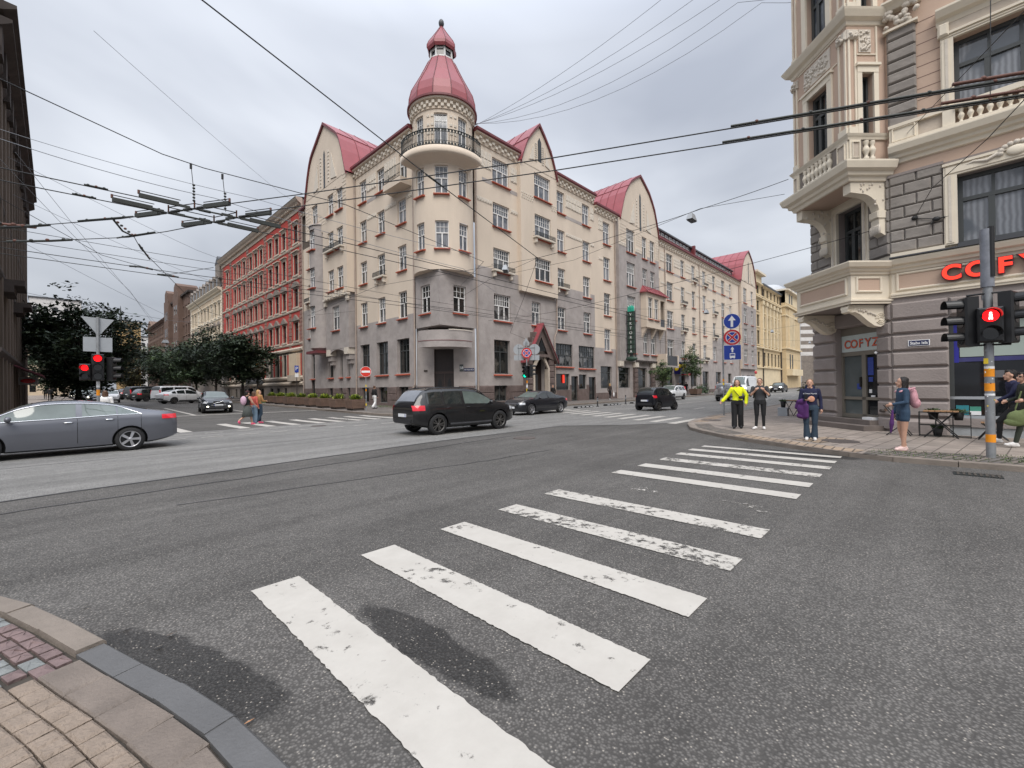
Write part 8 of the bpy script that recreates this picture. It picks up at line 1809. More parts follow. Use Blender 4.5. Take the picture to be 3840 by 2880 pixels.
# triple sign
x, y = 23.05, 7.3; fr = camf(x, y); st = thing('sign_post', 'slim grey post with three blue and red road signs behind the woman in neon yellow', 'road sign', (x, y, .1))
mb = MB(); mb.tube([(x, y, .1), (x, y, 4.95)], .038, M_pole, 10)
for z, m in ((.85, M_yellow), (1.35, M_signback), (1.62, M_yellow), (1.8, M_orange), (2.05, M_signback)): mb.tube([(x, y, z), (x, y, z+.12)], .041, m, 10)
mb.build('pole', st); sf = Fr((x, y), fr.n.xy); sf.o = Vector((x, y, 0))+sf.r*.42
mb = MB(); disc(mb, sf, 0, 4.78, .385, .03, .05, M_signwhite); disc(mb, sf, 0, 4.78, .365, .05, .054, M_blue); mb.prism([sf.p(s, z, .056) for s, z in ((-.055, 4.5), (.055, 4.5), (.055, 4.82), (.17, 4.82), (0, 5.06), (-.17, 4.82), (-.055, 4.82))], sf.n*.004, M_signwhite); mb.tube([sf.p(-.42, 4.78, .0), sf.p(.1, 4.78, .02)], .02, M_pole, 5); mb.build('arrow_disc', st)
mb = MB(); nostop(mb, sf, 3.98, .385, .05); mb.tube([sf.p(-.42, 3.98, .0), sf.p(.1, 3.98, .02)], .02, M_pole, 5); mb.build('no_stopping_disc', st)
mb = MB(); mb.fbox(sf, -.39, .39, 2.86, 3.6, .03, .05, M_signwhite); mb.fbox(sf, -.375, .375, 2.875, 3.585, .05, .054, M_blue); mb.prism([sf.p(s, z, .056) for s, z in ((-.035, 3.24), (.035, 3.24), (.035, 3.38), (.085, 3.38), (0, 3.52), (-.085, 3.38), (-.035, 3.38))], sf.n*.004, M_signwhite)
mb.fbox(sf, -.12, .12, 2.96, 3.19, .056, .06, M_signwhite); mb.fbox(sf, -.095, .095, 3.07, 3.15, .06, .064, M_blue); mb.fbox(sf, -.10, -.05, 2.93, 2.96, .056, .06, M_signwhite); mb.fbox(sf, .05, .10, 2.93, 2.96, .056, .06, M_signwhite); mb.build('bus_lane_plate', st)
# no entry
x, y = 14.79, 28.05; fr = camf(x, y); st = thing('sign_post', 'round red no-entry sign on a slim post at the end of the planter row', 'road sign', (x, y, PAVZ)); mb = MB(); mb.tube([(x, y, .1), (x, y, 3.15)], .032, M_pole, 8)
for z, m in ((.5, M_yellow), (1.5, M_orange), (1.8, M_yellow), (1.05, M_signback)): mb.tube([(x, y, z), (x, y, z+.16)], .035, m, 8)
mb.build('pole', st); mb = MB(); disc(mb, fr, 0, 2.86, .365, .035, .05, M_signwhite); disc(mb, fr, 0, 2.86, .345, .05, .054, mat('sign_vermilion', (.62, .035, .02), rough=.35, var=.05)); mb.fbox(fr, -.285, .285, 2.79, 2.93, .056, .06, M_signwhite); mb.build('disc', st)
# parking sign
x, y = 18.0, 49.4; fr = camf(x, y); st = thing('sign_post', 'narrow blue parking sign with a white plate below it beside the red house', 'road sign', (x, y, PAVZ)); mb = MB(); mb.tube([(x, y, .1), (x, y, 4.3)], .04, M_darkt, 8); mb.build('pole', st)
mb = MB(); mb.fbox(fr, -.2, .2, 3.55, 4.3, .04, .06, M_blue); mb.build('parking_plate', st); text('P', .55, fr.mat(0, 3.95, .065), M_signwhite, 'lettering', st, .002); mb = MB(); mb.fbox(fr, -.17, .17, 3.05, 3.45, .04, .06, M_signwhite); mb.build('plate', st)
# diamond advertising board
x, y = 16.5, 57.5; fr = camf(x, y); st = thing('sign_post', 'cream diamond-shaped board on a thick post in front of the red house', 'sign', (x, y, PAVZ)); mb = MB(); mb.tube([(x, y, .1), (x, y, 3.7)], .09, M_darkt, 8); mb.build('pole', st); mb = MB(); mb.prism([fr.p(s, z, 0) for s, z in ((0, 3.5), (.95, 4.4), (0, 5.3), (-.95, 4.4))], fr.n*.12, M_cream); mb.prism([fr.p(s, z, .125) for s, z in ((0, 3.68), (.78, 4.4), (0, 5.12), (-.78, 4.4))], fr.n*.01, mat('board_pale', (.48, .46, .37), var=.1)); mb.fbox(fr, -.5, .5, 4.33, 4.5, .137, .145, mat('board_brown', (.16, .09, .05), var=.1)); disc(mb, fr, 0, 4.75, .13, .137, .145, M_orange); mb.prism([fr.p(s, z, .137) for s, z in ((-.2, 4.1), (.2, 4.1), (0, 3.9))], fr.n*.008, LEAF['mid'][1]); mb.build('board', st)
# traffic signals
def head3(root, x, y, z, heading, lit=None, ped=False, vis=True, k=1.0, bigm=None):
    """signal head facing compass heading; z = bottom"""
    n_ = Vector((math.sin(R(heading)), math.cos(R(heading)), 0)); fr = Fr((x, y), (n_.x, n_.y)); c = 2 if ped else 3; h = .30*k
    mb = MB(); mb.fbox(fr, -.155*k, .155*k, z, z+h*c, .06, .24*k, M_tlblack, bev=.03)
    for i in range(c):
        zc_ = z+h*(i+.5); rad = .105*k
        if vis:
            n2 = 12; P = [(rad*1.12*math.cos(t), zc_+rad*1.12*math.sin(t)) for t in [-.25+ (math.pi+.5)*j/n2 for j in range(n2+1)]]
            for (s0, z0_), (s1, z1_) in zip(P, P[1:]): mb.quad(fr.p(s0, z0_, .24*k), fr.p(s1, z1_, .24*k), fr.p(s1, z1_, .24*k+.24*k), fr.p(s0, z0_, .24*k+.24*k), M_tlblack)
        disc(mb, fr, 0, zc_, rad, .235*k, .245*k, M_shopdark, 18)
    h_ = mb.build('signal_head', root)
    if lit is not None:
        i, m = lit; mb = MB(); zc_ = z+h*(i+.5)
        disc(mb, fr, 0, zc_, .10*k, .246*k, .262*k, m, 20); mb.build('lamp', h_)
    return h_
# near right pole
x, y = 12.98, -.95; st = thing('traffic_light', 'grey steel signal pole at the right kerb with a red standing-man lamp and stickers', 'traffic light', (x, y, .1))
mb = MB(); mb.tube([(x, y, .08), (x, y, 4.55)], .072, M_pole, 14); mb.tube([(x, y, 4.5), (x, y, 4.66)], .05, M_pole, 10)
mb.build('pole', st); mb = MB()
for z, hh, m in ((.42, .16, M_orange), (1.45, .16, M_orange), (1.74, .16, M_orange), (1.36, .04, M_signwhite), (1.90, .05, M_signwhite)): mb.tube([(x, y, z), (x, y, z+hh)], .0745, m, 14, cap=False)
g = random.Random(4); frp = camf(x, y, 0)
for _ in range(16): s = g.uniform(-.06, .06); z = g.uniform(1.0, 2.35); o = math.sqrt(.0735**2-s*s)+.002; w = g.uniform(.012, .03); m = g.choice([M_signwhite, M_yellow, M_signback, M_rust, M_signwhite]); mb.fbox(frp, s-w*.5, s+w*.5, z, z+w*1.3, o-.004, o, m)
mb.fbox(frp, -.075, -.01, 2.0, 2.11, .045, .074, M_yellow)
mb.build('sticker_band', st)
mb = MB(); mb.tube([(x, y, 3.55), (x, y, 4.72)], .10, mat('wrap_worn_plastic', (.20, .21, .24), rough=.5, var=.35, scale=5), 8); mb.tube([(x-.05, y-.06, 3.75), (x-.05, y-.06, 4.75)], .05, M_tlblack, 6); mb.build('sleeve', st)
hd = head3(st, x-.02, y, 2.42, 268, (1, M_rlamp), ped=True, k=1.15, vis=True)
mb = MB(); frp2 = Fr((x-.02, y), (math.sin(R(268)), math.cos(R(268))))
for dz, rr2 in ((.10, .022),): disc(mb, frp2, 0, 2.42+.345*1.5+.055, .02, .302, .306, mat('lamp_pink_white', (1, .55, .5), emit=3, var=0), 10)
mb.fbox(frp2, -.022, .022, 2.42+.345*1.5-.03, 2.42+.345*1.5+.035, .302, .306, MATS['lamp_pink_white']); mb.fbox(frp2, -.028, -.006, 2.42+.345*1.5-.075, 2.42+.345*1.5-.03, .302, .306, MATS['lamp_pink_white']); mb.fbox(frp2, .006, .028, 2.42+.345*1.5-.075, 2.42+.345*1.5-.03, .302, .306, MATS['lamp_pink_white']); mb.build('standing_man', hd)
head3(st, x+.02, y+.14, 2.36, 338, None, k=1.12); head3(st, x+.02, y-.12, 2.40, 200, None, k=1.12)
mb = MB()
for z in (2.38, 3.42): mb.tube([(x+.02, y+.3, z), (x-.05, y, z), (x+.02, y-.3, z)], .02, M_tlblack, 6)
mb.tube([(x, y+.06, 3.4), (x, y+.06, 3.3)], .03, M_pole, 6); mb.build('bracket', st)
# middle pole
x, y = 25.4, 22.55; st = thing('traffic_light', 'signal pole with a green lamp and grey sign backs in front of the stone portal', 'traffic light', (x, y, PAVZ)); fr = camf(x, y)
mb = MB(); mb.tube([(x, y, .1), (x, y, 5.2)], .06, M_pole, 10)
for z, m in ((.9, M_orange), (1.3, M_yellow), (1.6, M_signwhite), (1.95, M_orange)): mb.tube([(x, y, z), (x, y, z+.22)], .063, m, 10)
mb.build('pole', st)
head3(st, x-.12, y-.05, 2.35, 255, (0, M_glamp), k=1.05); head3(st, x+.2, y-.1, 2.45, 150, None, k=1.05); head3(st, x, y-.05, 1.0, 180, None, ped=True, k=.8); head3(st, x+.15, y+.05, 2.4, 60, None, k=1.0)
mb = MB(); nostop(mb, fr, 4.30, .40, .12); mb.build('no_stopping_disc', st)
mb = MB(); f2_ = fr.off(-.1)
for s, tt in ((-.62, 35), (.62, -25)):
    disc(mb, f2_, s, 4.6, .42, -.02, 0, M_signback, 24); mb.fbox(f2_, s-.38, s+.38, 3.75, 4.15, -.02, 0, M_signback); mb.tube([f2_.p(s, 3.8, .02), f2_.p(s, 5.0, .02)], .02, M_pole, 5)
mb.prism([f2_.p(-.02, 5.5, 0), f2_.p(.24, 5.1, 0), f2_.p(.2, 4.9, 0), f2_.p(-.24, 4.9, 0), f2_.p(-.26, 5.15, 0)], fr.n*-.02, M_signback); mb.tube([f2_.p(-.7, 4.75, .03), f2_.p(.7, 4.75, .03)], .025, M_pole, 5); mb.build('sign_back', st)
# left pole
x, y = 1.08, 22.5; st = thing('traffic_light', 'signal pole with two red lamps under a triangle sign back, behind the grey car', 'traffic light', (x, y, PAVZ)); fr = camf(x, y)
mb = MB(); mb.tube([(x, y, .1), (x, y, 4.5)], .05, M_pole, 10)
for z, m in ((1.55, M_orange), (1.85, M_signwhite), (2.2, M_signback)): mb.tube([(x, y, z), (x, y, z+.22)], .053, m, 10)
mb.build('pole', st)
mb = MB(); mb.prism([fr.p(s, z, -.03) for s, z in ((-.46, 4.50), (.46, 4.44), (0.02, 3.78))], fr.n*-.02, M_signback); mb.build('triangle_back', st); mb = MB(); mb.fbox(fr, -.40, .40, 3.2, 3.74, -.05, -.03, M_signback); mb.build('plate_back', st)
ht = head3(st, x, y, 2.10, 184, (2, M_rlamp), k=1.1); head3(st, x-.32, y, 2.12, 190, (1, M_rlamp), ped=True, k=1.0); head3(st, x+.25, y+.05, 2.1, 120, None, k=1.0)
# bollards and rubber separators
for i, (x, y) in enumerate(((29.8, 18.95), (34.3, 18.95), (39.0, 18.95))):
    mb = MB(); mb.lathe((x, y, gz(x, y)), [(.11, 0), (.11, .04), (.05, .07), (.05, .72), (.04, .80), (0, .82)], M_rubber, 12)
    for z in (.45, .58): mb.tube([(x, y, gz(x, y)+z), (x, y, gz(x, y)+z+.07)], .052, M_signback, 12, cap=False)
    solid(mb, 'bollard', ('black bollard nearest the corner crosswalk in the bus-stop row', 'black bollard just left of the tiny black car', 'black bollard hidden behind the tiny black car')[i], 'bollard', (x, y, 0), 'bollards in the roadway')
for i, (xa, xb) in enumerate(((26.9, 29.1), (31.1, 33.4), (35.5, 37.6))):
    mb = MB(); n = 4
    for k in range(n): a = xa+(xb-xa)*k/n; b = xa+(xb-xa)*(k+.94)/n; z = gz(a, 19); mb.prism([(a, 18.85, z), (a, 19.25, z), (a, 19.18, z+.13), (a, 18.92, z+.13)], (b-a, 0, 0), M_rubber); mb.box(a+.1, b-.1, 18.868, 18.905, z+.05, z+.10, M_signwhite)
    solid(mb, 'lane_separator', ('rubber lane separator nearest the black sedan', 'rubber lane separator between the two bollards', 'rubber lane separator behind the tiny black car')[i], 'lane separator', (xa, 19, 0), 'rubber lane separators')
# bicycle
bx, by = 66.6, 23.4; bz = PAVZ+gz(bx, by); bk = thing('bicycle', 'black bicycle leaning at a rack by the green bush', 'bicycle', (bx, by, bz))
for dx in (-.55, .55):
    mb = MB(); mb.tube([(bx+dx+.35*math.cos(a), by, bz+.36+.35*math.sin(a)) for a in [2*math.pi*i/20 for i in range(21)]], .022, M_rubber, 6, cap=False)
    for i in range(9): a = i*math.pi/4.5; mb.tube([(bx+dx, by, bz+.36), (bx+dx+.34*math.cos(a), by, bz+.36+.34*math.sin(a))], .004, M_pole, 3)
    mb.build('wheel', bk)
mb = MB(); Q = lambda a, b: (bx+a, by, bz+b)
for a, b in ((Q(-.55, .36), Q(-.1, .36)), (Q(-.1, .36), Q(.38, .75)), (Q(-.1, .36), Q(-.22, .85)), (Q(-.22, .8), Q(.4, .85)), (Q(.55, .36), Q(.38, .95)), (Q(-.55, .36), Q(-.2, .78))): mb.tube([a, b], .02, M_black, 6)
mb.build('frame', bk); mb = MB(); mb.tube([(bx+.36, by-.28, bz+1.0), (bx+.40, by, bz+.96), (bx+.36, by+.28, bz+1.0)], .014, M_black, 6); mb.build('handlebar', bk); mb = MB(); mb.ell((bx-.23, by, bz+.9), (.13, .06, .03), M_black, 8, 5); mb.build('saddle', bk)
mb = MB(); mb.tube([(65.0, 23.0, bz-.05), (65.0, 23.0, bz+.95), (65.5, 23.0, bz+.95), (65.5, 23.0, bz-.05)], .04, M_tlblack, 6); mb.box(64.3, 65.6, 23.3, 23.36, bz+.55, bz+1.15, M_signback); solid(mb, 'bike_rack', 'dark bicycle rack and pale board beside the bicycle', 'bike rack', (65.2, 23.1, bz))
# ---------------------------------------------------------------- cafe furniture
def cafe_table(x, y, rz, label):
    t = thing('cafe_table', label, 'table', (x, y, .1), rz, 'folding cafe tables'); mb = MB()
    for i in range(6): mb.box(-.35+i*.118, -.35+i*.118+.105, -.28, .28, .72, .745, M_woodl)
    mb.build('table_top', t, off=(0, 0, 0)); mb = MB(); mb.box(-.35, .35, -.29, .29, .695, .719, M_black)
    mb.build('rim', t, off=(0, 0, 0))
    for s in (-.24, .24):
        for a, b in (((-.34, s, 0), (.26, s, .7)), ((.34, s, 0), (-.26, s, .7))): mb = MB(); mb.tube([a, b], .016, M_black, 6); mb.build('leg', t, off=(0, 0, 0))
    return t
def cafe_chair(x, y, rz, label):
    t = thing('folding_chair', label, 'chair', (x, y, .1), rz, 'folding cafe chairs'); mb = MB()
    for i in range(5): mb.box(-.2+i*.085, -.2+i*.085+.07, -.19, .19, .44, .46, M_woodl)
    mb.build('seat', t, off=(0, 0, 0)); mb = MB()
    for z in (.70, .80): mb.prism([(-.30, -.19, z), (-.27, -.19, z), (-.29, -.19, z+.07), (-.32, -.19, z+.07)], (0, .38, 0), mat('chair_wood_dark', (.12, .07, .045), rough=.6, var=.2))
    mb.build('backrest', t, off=(0, 0, 0))
    for s in (-.2, .2):
        for a, b in (((.26, s, 0), (-.33, s, .88)), ((-.28, s, 0), (.2, s, .44))): mb = MB(); mb.tube([a, b], .014, M_black, 6); mb.build('leg', t, off=(0, 0, 0))
    return t
AZ = math.atan2(-d_.y, -d_.x)      # along the facade, towards the viewer's right
cafe_table(16.95, -.32, AZ, 'folding slatted table with black crossed legs by the cafe wall, right of the denim woman'); cafe_chair(17.0, -1.28, AZ+math.pi, 'folding chair in front of the pale base panel of the cafe window'); cafe_chair(17.05, .55, AZ, 'folding chair half hidden behind the bare legs of the denim woman')
cafe_table(24.6, 4.6, R(45), 'folding slatted table on the far pavement behind the purple jacket')
def pot(x, y, z, lab, h=.2):
    t = thing('potted_plant', lab, 'potted plant', (x, y, z), 0, 'black flower pots'); mb = MB(); mb.lathe((0, 0, 0), [(0, 0), (.085, 0), (.12, h), (.10, h), (0, h-.02)], M_rubber, 14); mb.build('pot', t, off=(0, 0, 0)); g = random.Random(int(x*100+z*10)); mb = MB()
    for _ in range(120): a = g.uniform(0, 6.28); d = Vector((math.cos(a)*.7, math.sin(a)*.7, g.uniform(.3, 1))).normalized(); p = Vector((g.gauss(0, .05), g.gauss(0, .05), h-.02)); q = p+d*g.uniform(.06, .14); s = d.orthogonal().normalized()*.016; mb.add([p, q-s, q+d*.03, q+s], [(0, 1, 2, 3)], LEAF['mid'][g.randint(0, 2)])
    mb.build('plant', t, off=(0, 0, 0), fix=False); return t
mb = MB()
fk_ = FQ.off(.95)
def wirebox(s0, s1):
    for z in (.12, .42, .78):
        mb.tube([fk_.p(s0, z, 0), fk_.p(s1, z, 0), fk_.p(s1, z, -.3), fk_.p(s0, z, -.3), fk_.p(s0, z, 0)], .010, M_iron, 5)
    for i in range(4):
        s = s0+(s1-s0)*i/3
        for o in (0, -.3): mb.tube([fk_.p(s, .1, o), fk_.p(s, .8, o)], .009, M_iron, 5)
wirebox(.92, 1.95); solid(mb, 'plant_stand', 'thin black wire plant stand around the cafe table legs', 'plant stand', tuple(fk_.p(1.4, .1, 0)))
for s, z, o, lab in ((1.22, .58, -.1, 'black flower pot under the left half of the cafe table'), (1.72, .58, -.1, 'black flower pot at the right end of the wire plant stand'), (1.3, .12, -.1, 'black flower pot on the ground between the crossed table legs')): p = fk_.p(s, z, o); pot(p.x, p.y, p.z, lab, .22)
pot(24.15, 4.95, .5, 'black flower pot beside the far cafe table', .3)
mb = MB(); mb.box(23.95, 24.35, 4.75, 5.15, .1, .5, M_signback); solid(mb, 'crate', 'pale wire crate under the far flower pot', 'crate', (24.15, 4.95, .1))
tb = thing('tub', 'dark square tub with a clipped green shrub against the cafe house', 'tub', (24.2, 3.75, .1)); mb = MB(); mb.prism([(23.9, 3.45, .1), (24.5, 3.45, .1), (24.55, 3.45, 1.25), (23.85, 3.45, 1.25)], (0, .6, 0), M_tlblack); mb.build('box', tb); mb = MB(); g = random.Random(3)
for _ in range(420): p = Vector((24.2+g.gauss(0, .22), 3.75+g.gauss(0, .22), 1.3+abs(g.gauss(0, .16)))); a = Vector((g.gauss(0, 1), g.gauss(0, 1), g.gauss(0, 1))).normalized()*.055; b = a.orthogonal()*.6; mb.add([p-a, p-b, p+a, p+b], [(0, 1, 2, 3)], LEAF['olive'][g.randint(0, 2)])
mb.build('plant', tb, fix=False)
# fallen leaves and litter near the kerb
for i, (x, y, c) in enumerate(((.30, 4.05, 'olive'), (.42, 3.6, 'lime'), (.50, 3.72, 'lime'), (.12, 4.7, 'olive'), (.62, 2.45, 'dark'))):
    mb = MB(); mb.add([(x, y, .018), (x+.03, y-.012, .026), (x+.06, y+.004, .02), (x+.03, y+.016, .014)], [(0, 1, 2, 3)], (mat('dry_leaf', (.45, .22, .1), var=.2), mat('paper_scrap', (.6, .52, .42), var=.1))[i % 2]); o = mb.build('fallen_leaf', None, off=(x, y, 0)); o.location = (x, y, 0); tag(o, ('dry orange leaf at the edge of the kerb stone', 'small pale scrap on the wet asphalt nearest the kerb', 'small brownish leaf beside the pale scrap', 'dry leaf at the far end of the kerb', 'pale scrap in the gutter near the slabs')[i], 'leaf')
# ---------------------------------------------------------------- overhead wires
def sag(pts, drop, n=10):
    o = []
    for a, b in zip(pts, pts[1:]):
        a, b = Vector(a), Vector(b)
        for i in range(n): t = i/n; o.append(a.lerp(b, t)+Vector((0, 0, -4*drop*t*(1-t))))
    return o+[Vector(pts[-1])]
def wire(label, pts, r=.012, drop=0, m=None, cat='wire', group=None, name='overhead_wire'):
    mb = MB(); mb.tube(sag(pts, drop), r, m or M_wire, 5); o = solid(mb, name, label, cat, pts[0])
    if group: o['group'] = group
    return o
ZT = 5.75
w1 = wire('upper of the two thick trolley wires sweeping from the right house to the crossing frame', [(11.3, -4.6, ZT), (9.1, -1.04, ZT), (6.16, 4.72, ZT), (3.54, 9.4, ZT), (2.15, 11.75, ZT), (1.07, 13.66, ZT), (-.48, 15.84, ZT), (-5, 21, ZT)], .011)
w2 = wire('lower of the two thick trolley wires sweeping from the right house to the crossing frame', [(11.9, -4.6, ZT), (9.66, -1.1, ZT), (6.53, 5.0, ZT), (3.35, 10.77, ZT), (2.65, 12.4, ZT), (1.96, 13.96, ZT), (1.32, 15.19, ZT), (-.44, 17.33, ZT), (-5, 22.2, ZT)], .011)
w3 = wire('nearer trolley wire running along the cross street through the crossing frame', [(-30, 12.6, ZT), (-.7, 12.05, ZT), (3.66, 11.68, ZT), (9.62, 11.63, ZT), (20.4, 11.9, ZT), (60, 12.4, ZT), (120, 13, 6.2)], .011)
w4 = wire('farther trolley wire running along the cross street through the crossing frame', [(-30, 13.2, ZT), (-.56, 12.75, ZT), (3.43, 12.37, ZT), (9.16, 12.31, ZT), (21.3, 12.46, ZT), (60, 13, ZT), (120, 13.6, 6.2)], .011)
wire('near one of the far pair of trolley wires over the opposite lane', [(-30, 18.9, ZT), (2.8, 18.6, ZT), (15.4, 17.6, ZT), (60, 17.4, ZT), (120, 17.5, 6.2)], .011)
wire('far one of the far pair of trolley wires over the opposite lane', [(-30, 19.8, ZT), (2.7, 19.4, ZT), (15.4, 18.4, ZT), (60, 18.1, ZT), (120, 18.2, 6.2)], .011)
# crossing frame: bars along each wire, tie rods, insulators
fg = thing('wire_crossing_frame', 'dark frame of insulated bars where the trolley wires cross, hanging high at left', 'wire frame', (2.4, 12, ZT))
d1 = (Vector((2.15, 11.75, 0))-Vector((3.54, 9.4, 0))).normalized(); d3 = Vector((1, -.03, 0)).normalized()
Xs = [(2.15, 11.80), (1.78, 12.45), (2.95, 11.72), (2.65, 12.42)]
mb = MB()
def bar(p, d, a, b, w=.035, h=.07, z=ZT-.02, m=None):
    p = Vector((p[0], p[1], z)); q = Vector((-d.y, d.x, 0))*w; A = p+d*a; B = p+d*b; H = Vector((0, 0, h)); mb.add([A-q, B-q, B+q, A+q, A-q+H, B-q+H, B+q+H, A+q+H], [(0, 3, 2, 1), (4, 5, 6, 7), (0, 1, 5, 4), (1, 2, 6, 5), (2, 3, 7, 6), (3, 0, 4, 7)], m or M_frog)
for p in Xs:
    for d in (d1, d3):
        bar(p, d, .08, .30, .022, .05); bar(p, d, -.30, -.08, .022, .05)
for p, d, sgn in ((Xs[0], d3, -1), (Xs[1], d3, -1), (Xs[2], d3, 1), (Xs[3], d3, 1), (Xs[0], d1, -1), (Xs[2], d1, -1), (Xs[1], d1, 1), (Xs[3], d1, 1)):
    a, b = (.28, .95) if sgn > 0 else (-.95, -.28); bar(p, d, a, b, .036, .085)
    e = Vector((p[0], p[1], ZT))+d*sgn*.95
    mb.tube([e+Vector((0, 0, .05)), e+Vector((0, 0, .13))], .022, M_rust, 6); mb.tube([Vector((p[0], p[1], ZT))+d*sgn*.25+Vector((0, 0, .12)), e+Vector((0, 0, .12))], .010, M_wire, 5)
for a, b in ((0, 1), (2, 3), (0, 2), (1, 3)):
    A, B = Vector((*Xs[a], ZT)), Vector((*Xs[b], ZT)); mb.tube([A, B], .02, M_frog, 5); mb.tube([A+Vector((0, 0, .12)), B+Vector((0, 0, .12))], .011, M_wire, 5)
    for P in (A, B): mb.tube([P, P+Vector((0, 0, .17))], .016, M_rust, 6)
mb.build('bar_frame', fg)
for (x, y), zt in (((2.15, 11.8), 6.75), ((2.75, 11.8), 6.72)):
    mb = MB(); mb.tube([(x, y, ZT+.1), (x-.02, y, ZT+.55)], .006, M_wire, 4)
    for k in range(6): mb.ell((x-.01, y, ZT+.18+k*.07), (.03, .03, .026), M_frog, 8, 5)
    mb.tube([(x-.02, y, ZT+.5), (x-.06, y, zt)], .008, M_wire, 4); mb.box(x-.08, x-.04, y-.02, y+.02, zt-.12, zt, M_wire); mb.build('hanger', fg)
wire('span wire carrying the crossing frame, running from the left house to the corner house', [(-6, 10.4, 7.6), (-.63, 11.11, 6.92), (1.58, 11.78, 6.76), (2.34, 11.84, 6.75), (5.54, 11.5, 6.75), (13, 14, 7.2), (21.6, 25.8, 9.6)], .010)
# insulated sleeves and turnbuckles on the wires
def sleeve(label, pts, r, m=None, bumps=0, name='wire_fitting'):
    mb = MB(); mb.tube(pts, r, m or M_frog, 6); a, b = Vector(pts[0]), Vector(pts[-1])
    for k in range(bumps): p = a.lerp(b, (k+.5)/bumps); mb.ell(p+Vector((0, 0, r*.5)), (r*1.5, r*1.5, r*1.3), M_rust if k % 2 else M_frog, 8, 5)
    return solid(mb, name, label, 'wire fitting', pts[0])
def along(P, a, b, dz=0): A, B = Vector(P[0]), Vector(P[1]); return [A.lerp(B, a)+Vector((0, 0, dz)), A.lerp(B, (a+b)/2)+Vector((0, 0, dz)), A.lerp(B, b)+Vector((0, 0, dz))]
A1 = ((9.1, -1.04, ZT), (6.16, 4.72, ZT)); A2 = ((9.66, -1.1, ZT), (6.53, 5.0, ZT))
sleeve('long insulated sleeve on the upper trolley wire in front of the ornate house', along(A1, -.35, .56, .035), .020, bumps=8); sleeve('long insulated sleeve on the lower trolley wire in front of the ornate house', along(A2, -.35, .58, .035), .020, bumps=8)
sleeve('rusty bar above the upper trolley wire at the right edge', along(A1, -.3, .12, .10), .025, M_rust, 4); sleeve('rusty bar above the lower trolley wire at the right edge', along(A2, -.3, .14, .10), .025, M_rust, 4)
sleeve('insulated sleeve on the left end of the upper trolley wire', along(((1.07, 13.66, ZT), (-.48, 15.84, ZT)), -.12, .45, .03), .020, bumps=3); sleeve('insulated sleeve on the left end of the lower trolley wire', along(((1.96, 13.96, ZT), (1.32, 15.19, ZT)), .3, 1.3, .03), .020, bumps=3)
sleeve('dark sleeve on the upper trolley wire beside the sooty house', [(-.1, 15.35, ZT), (-.5, 15.9, ZT), (-1.3, 16.9, ZT)], .03, bumps=4); sleeve('dark sleeve on the lower trolley wire beside the sooty house', [(.3, 16.45, ZT), (-.1, 16.95, ZT), (-.9, 17.8, ZT)], .03, bumps=4); sleeve('rusty bracket between the trolley wires beside the sooty house', [(-1.6, 17.1, 5.95), (-.6, 16.5, 5.9), (-.35, 16.2, 5.85)], .035, M_rust, 5)
sleeve('chain-like tie between the two trolley wires left of the crossing frame', [(.92, 13.9, ZT+.05), (1.15, 14.4, ZT-.08), (1.42, 15.0, ZT)], .022, bumps=6)
sleeve('small clamp on the nearer trolley wire at upper left', along(((-.7, 12.05, ZT), (3.66, 11.68, ZT)), .25, .33, .02), .018, bumps=3); sleeve('small clamp on the farther trolley wire at upper left', along(((-.56, 12.75, ZT), (3.43, 12.37, ZT)), .20, .29, .02), .018, bumps=3)
wire('guy wire dropping from the lower trolley wire towards the red house', [(1.42, 15.0, ZT), (1.62, 15.6, ZT-.15), (4.6, 24, 5.4), (13, 40, 6.5), (19.4, 52, 7)], .009); sleeve('turnbuckle at the top of the guy wire towards the red house', [(1.55, 15.35, ZT-.09), (1.9, 16.4, ZT-.2)], .022, bumps=2)
wire('guy wire from the sooty house down to the clamps left of the trees', [(-1.2, 19, 7.3), (1.1, 20.5, 6.4), (2.75, 19.0, ZT), (3.6, 17, ZT)], .009)
for i, (x, y) in enumerate(((1.95, 18.72), (2.75, 19.4))): sleeve(('clamp on the near wire of the far trolley pair', 'clamp on the far wire of the far trolley pair')[i], [(x-.3, y, ZT+.02), (x, y, ZT+.05), (x+.3, y, ZT+.02)], .03, bumps=2)
# lamps on span wires
J = (16.1, 13.5, 7.9); BC = (19.66, 3.72, 9.6)
wire('heavy span wire falling from upper left across the tower to the wire junction', [(-6.3, 8.4, 10.3), (2.1, 10.3, 9.42), (8.85, 12.0, 8.75), J], .016)
sleeve('insulator on the heavy span wire in front of the tower balcony', [(8.5, 11.92, 8.78), (8.85, 12.0, 8.75), (9.35, 12.1, 8.69)], .035, bumps=1)
wire('span wire rising from the junction to the corner of the box bay', [J, (17.6, 9.4, 8.50), (18.6, 6.6, 9.0), BC], .012, .03)
wire('second thinner span wire above the street to the box bay', [(24.4, 25.8, 10.6), (20.5, 14.5, 8.9), (18.62, 6.7, 9.03), (19.9, 3.9, 9.15)], .009)
wire('span wire continuing from the junction down to the corner house wall', [J, (19.5, 17.5, 7.0), (25.6, 24.5, 6.1), (30.5, 25.7, 5.6)], .010); wire('short span wire from the junction to the corner house wall beside the tower', [J, (17.6, 18.5, 8.0), (19.9, 23.9, 8.1), (20.2, 25.4, 8.1)], .009)
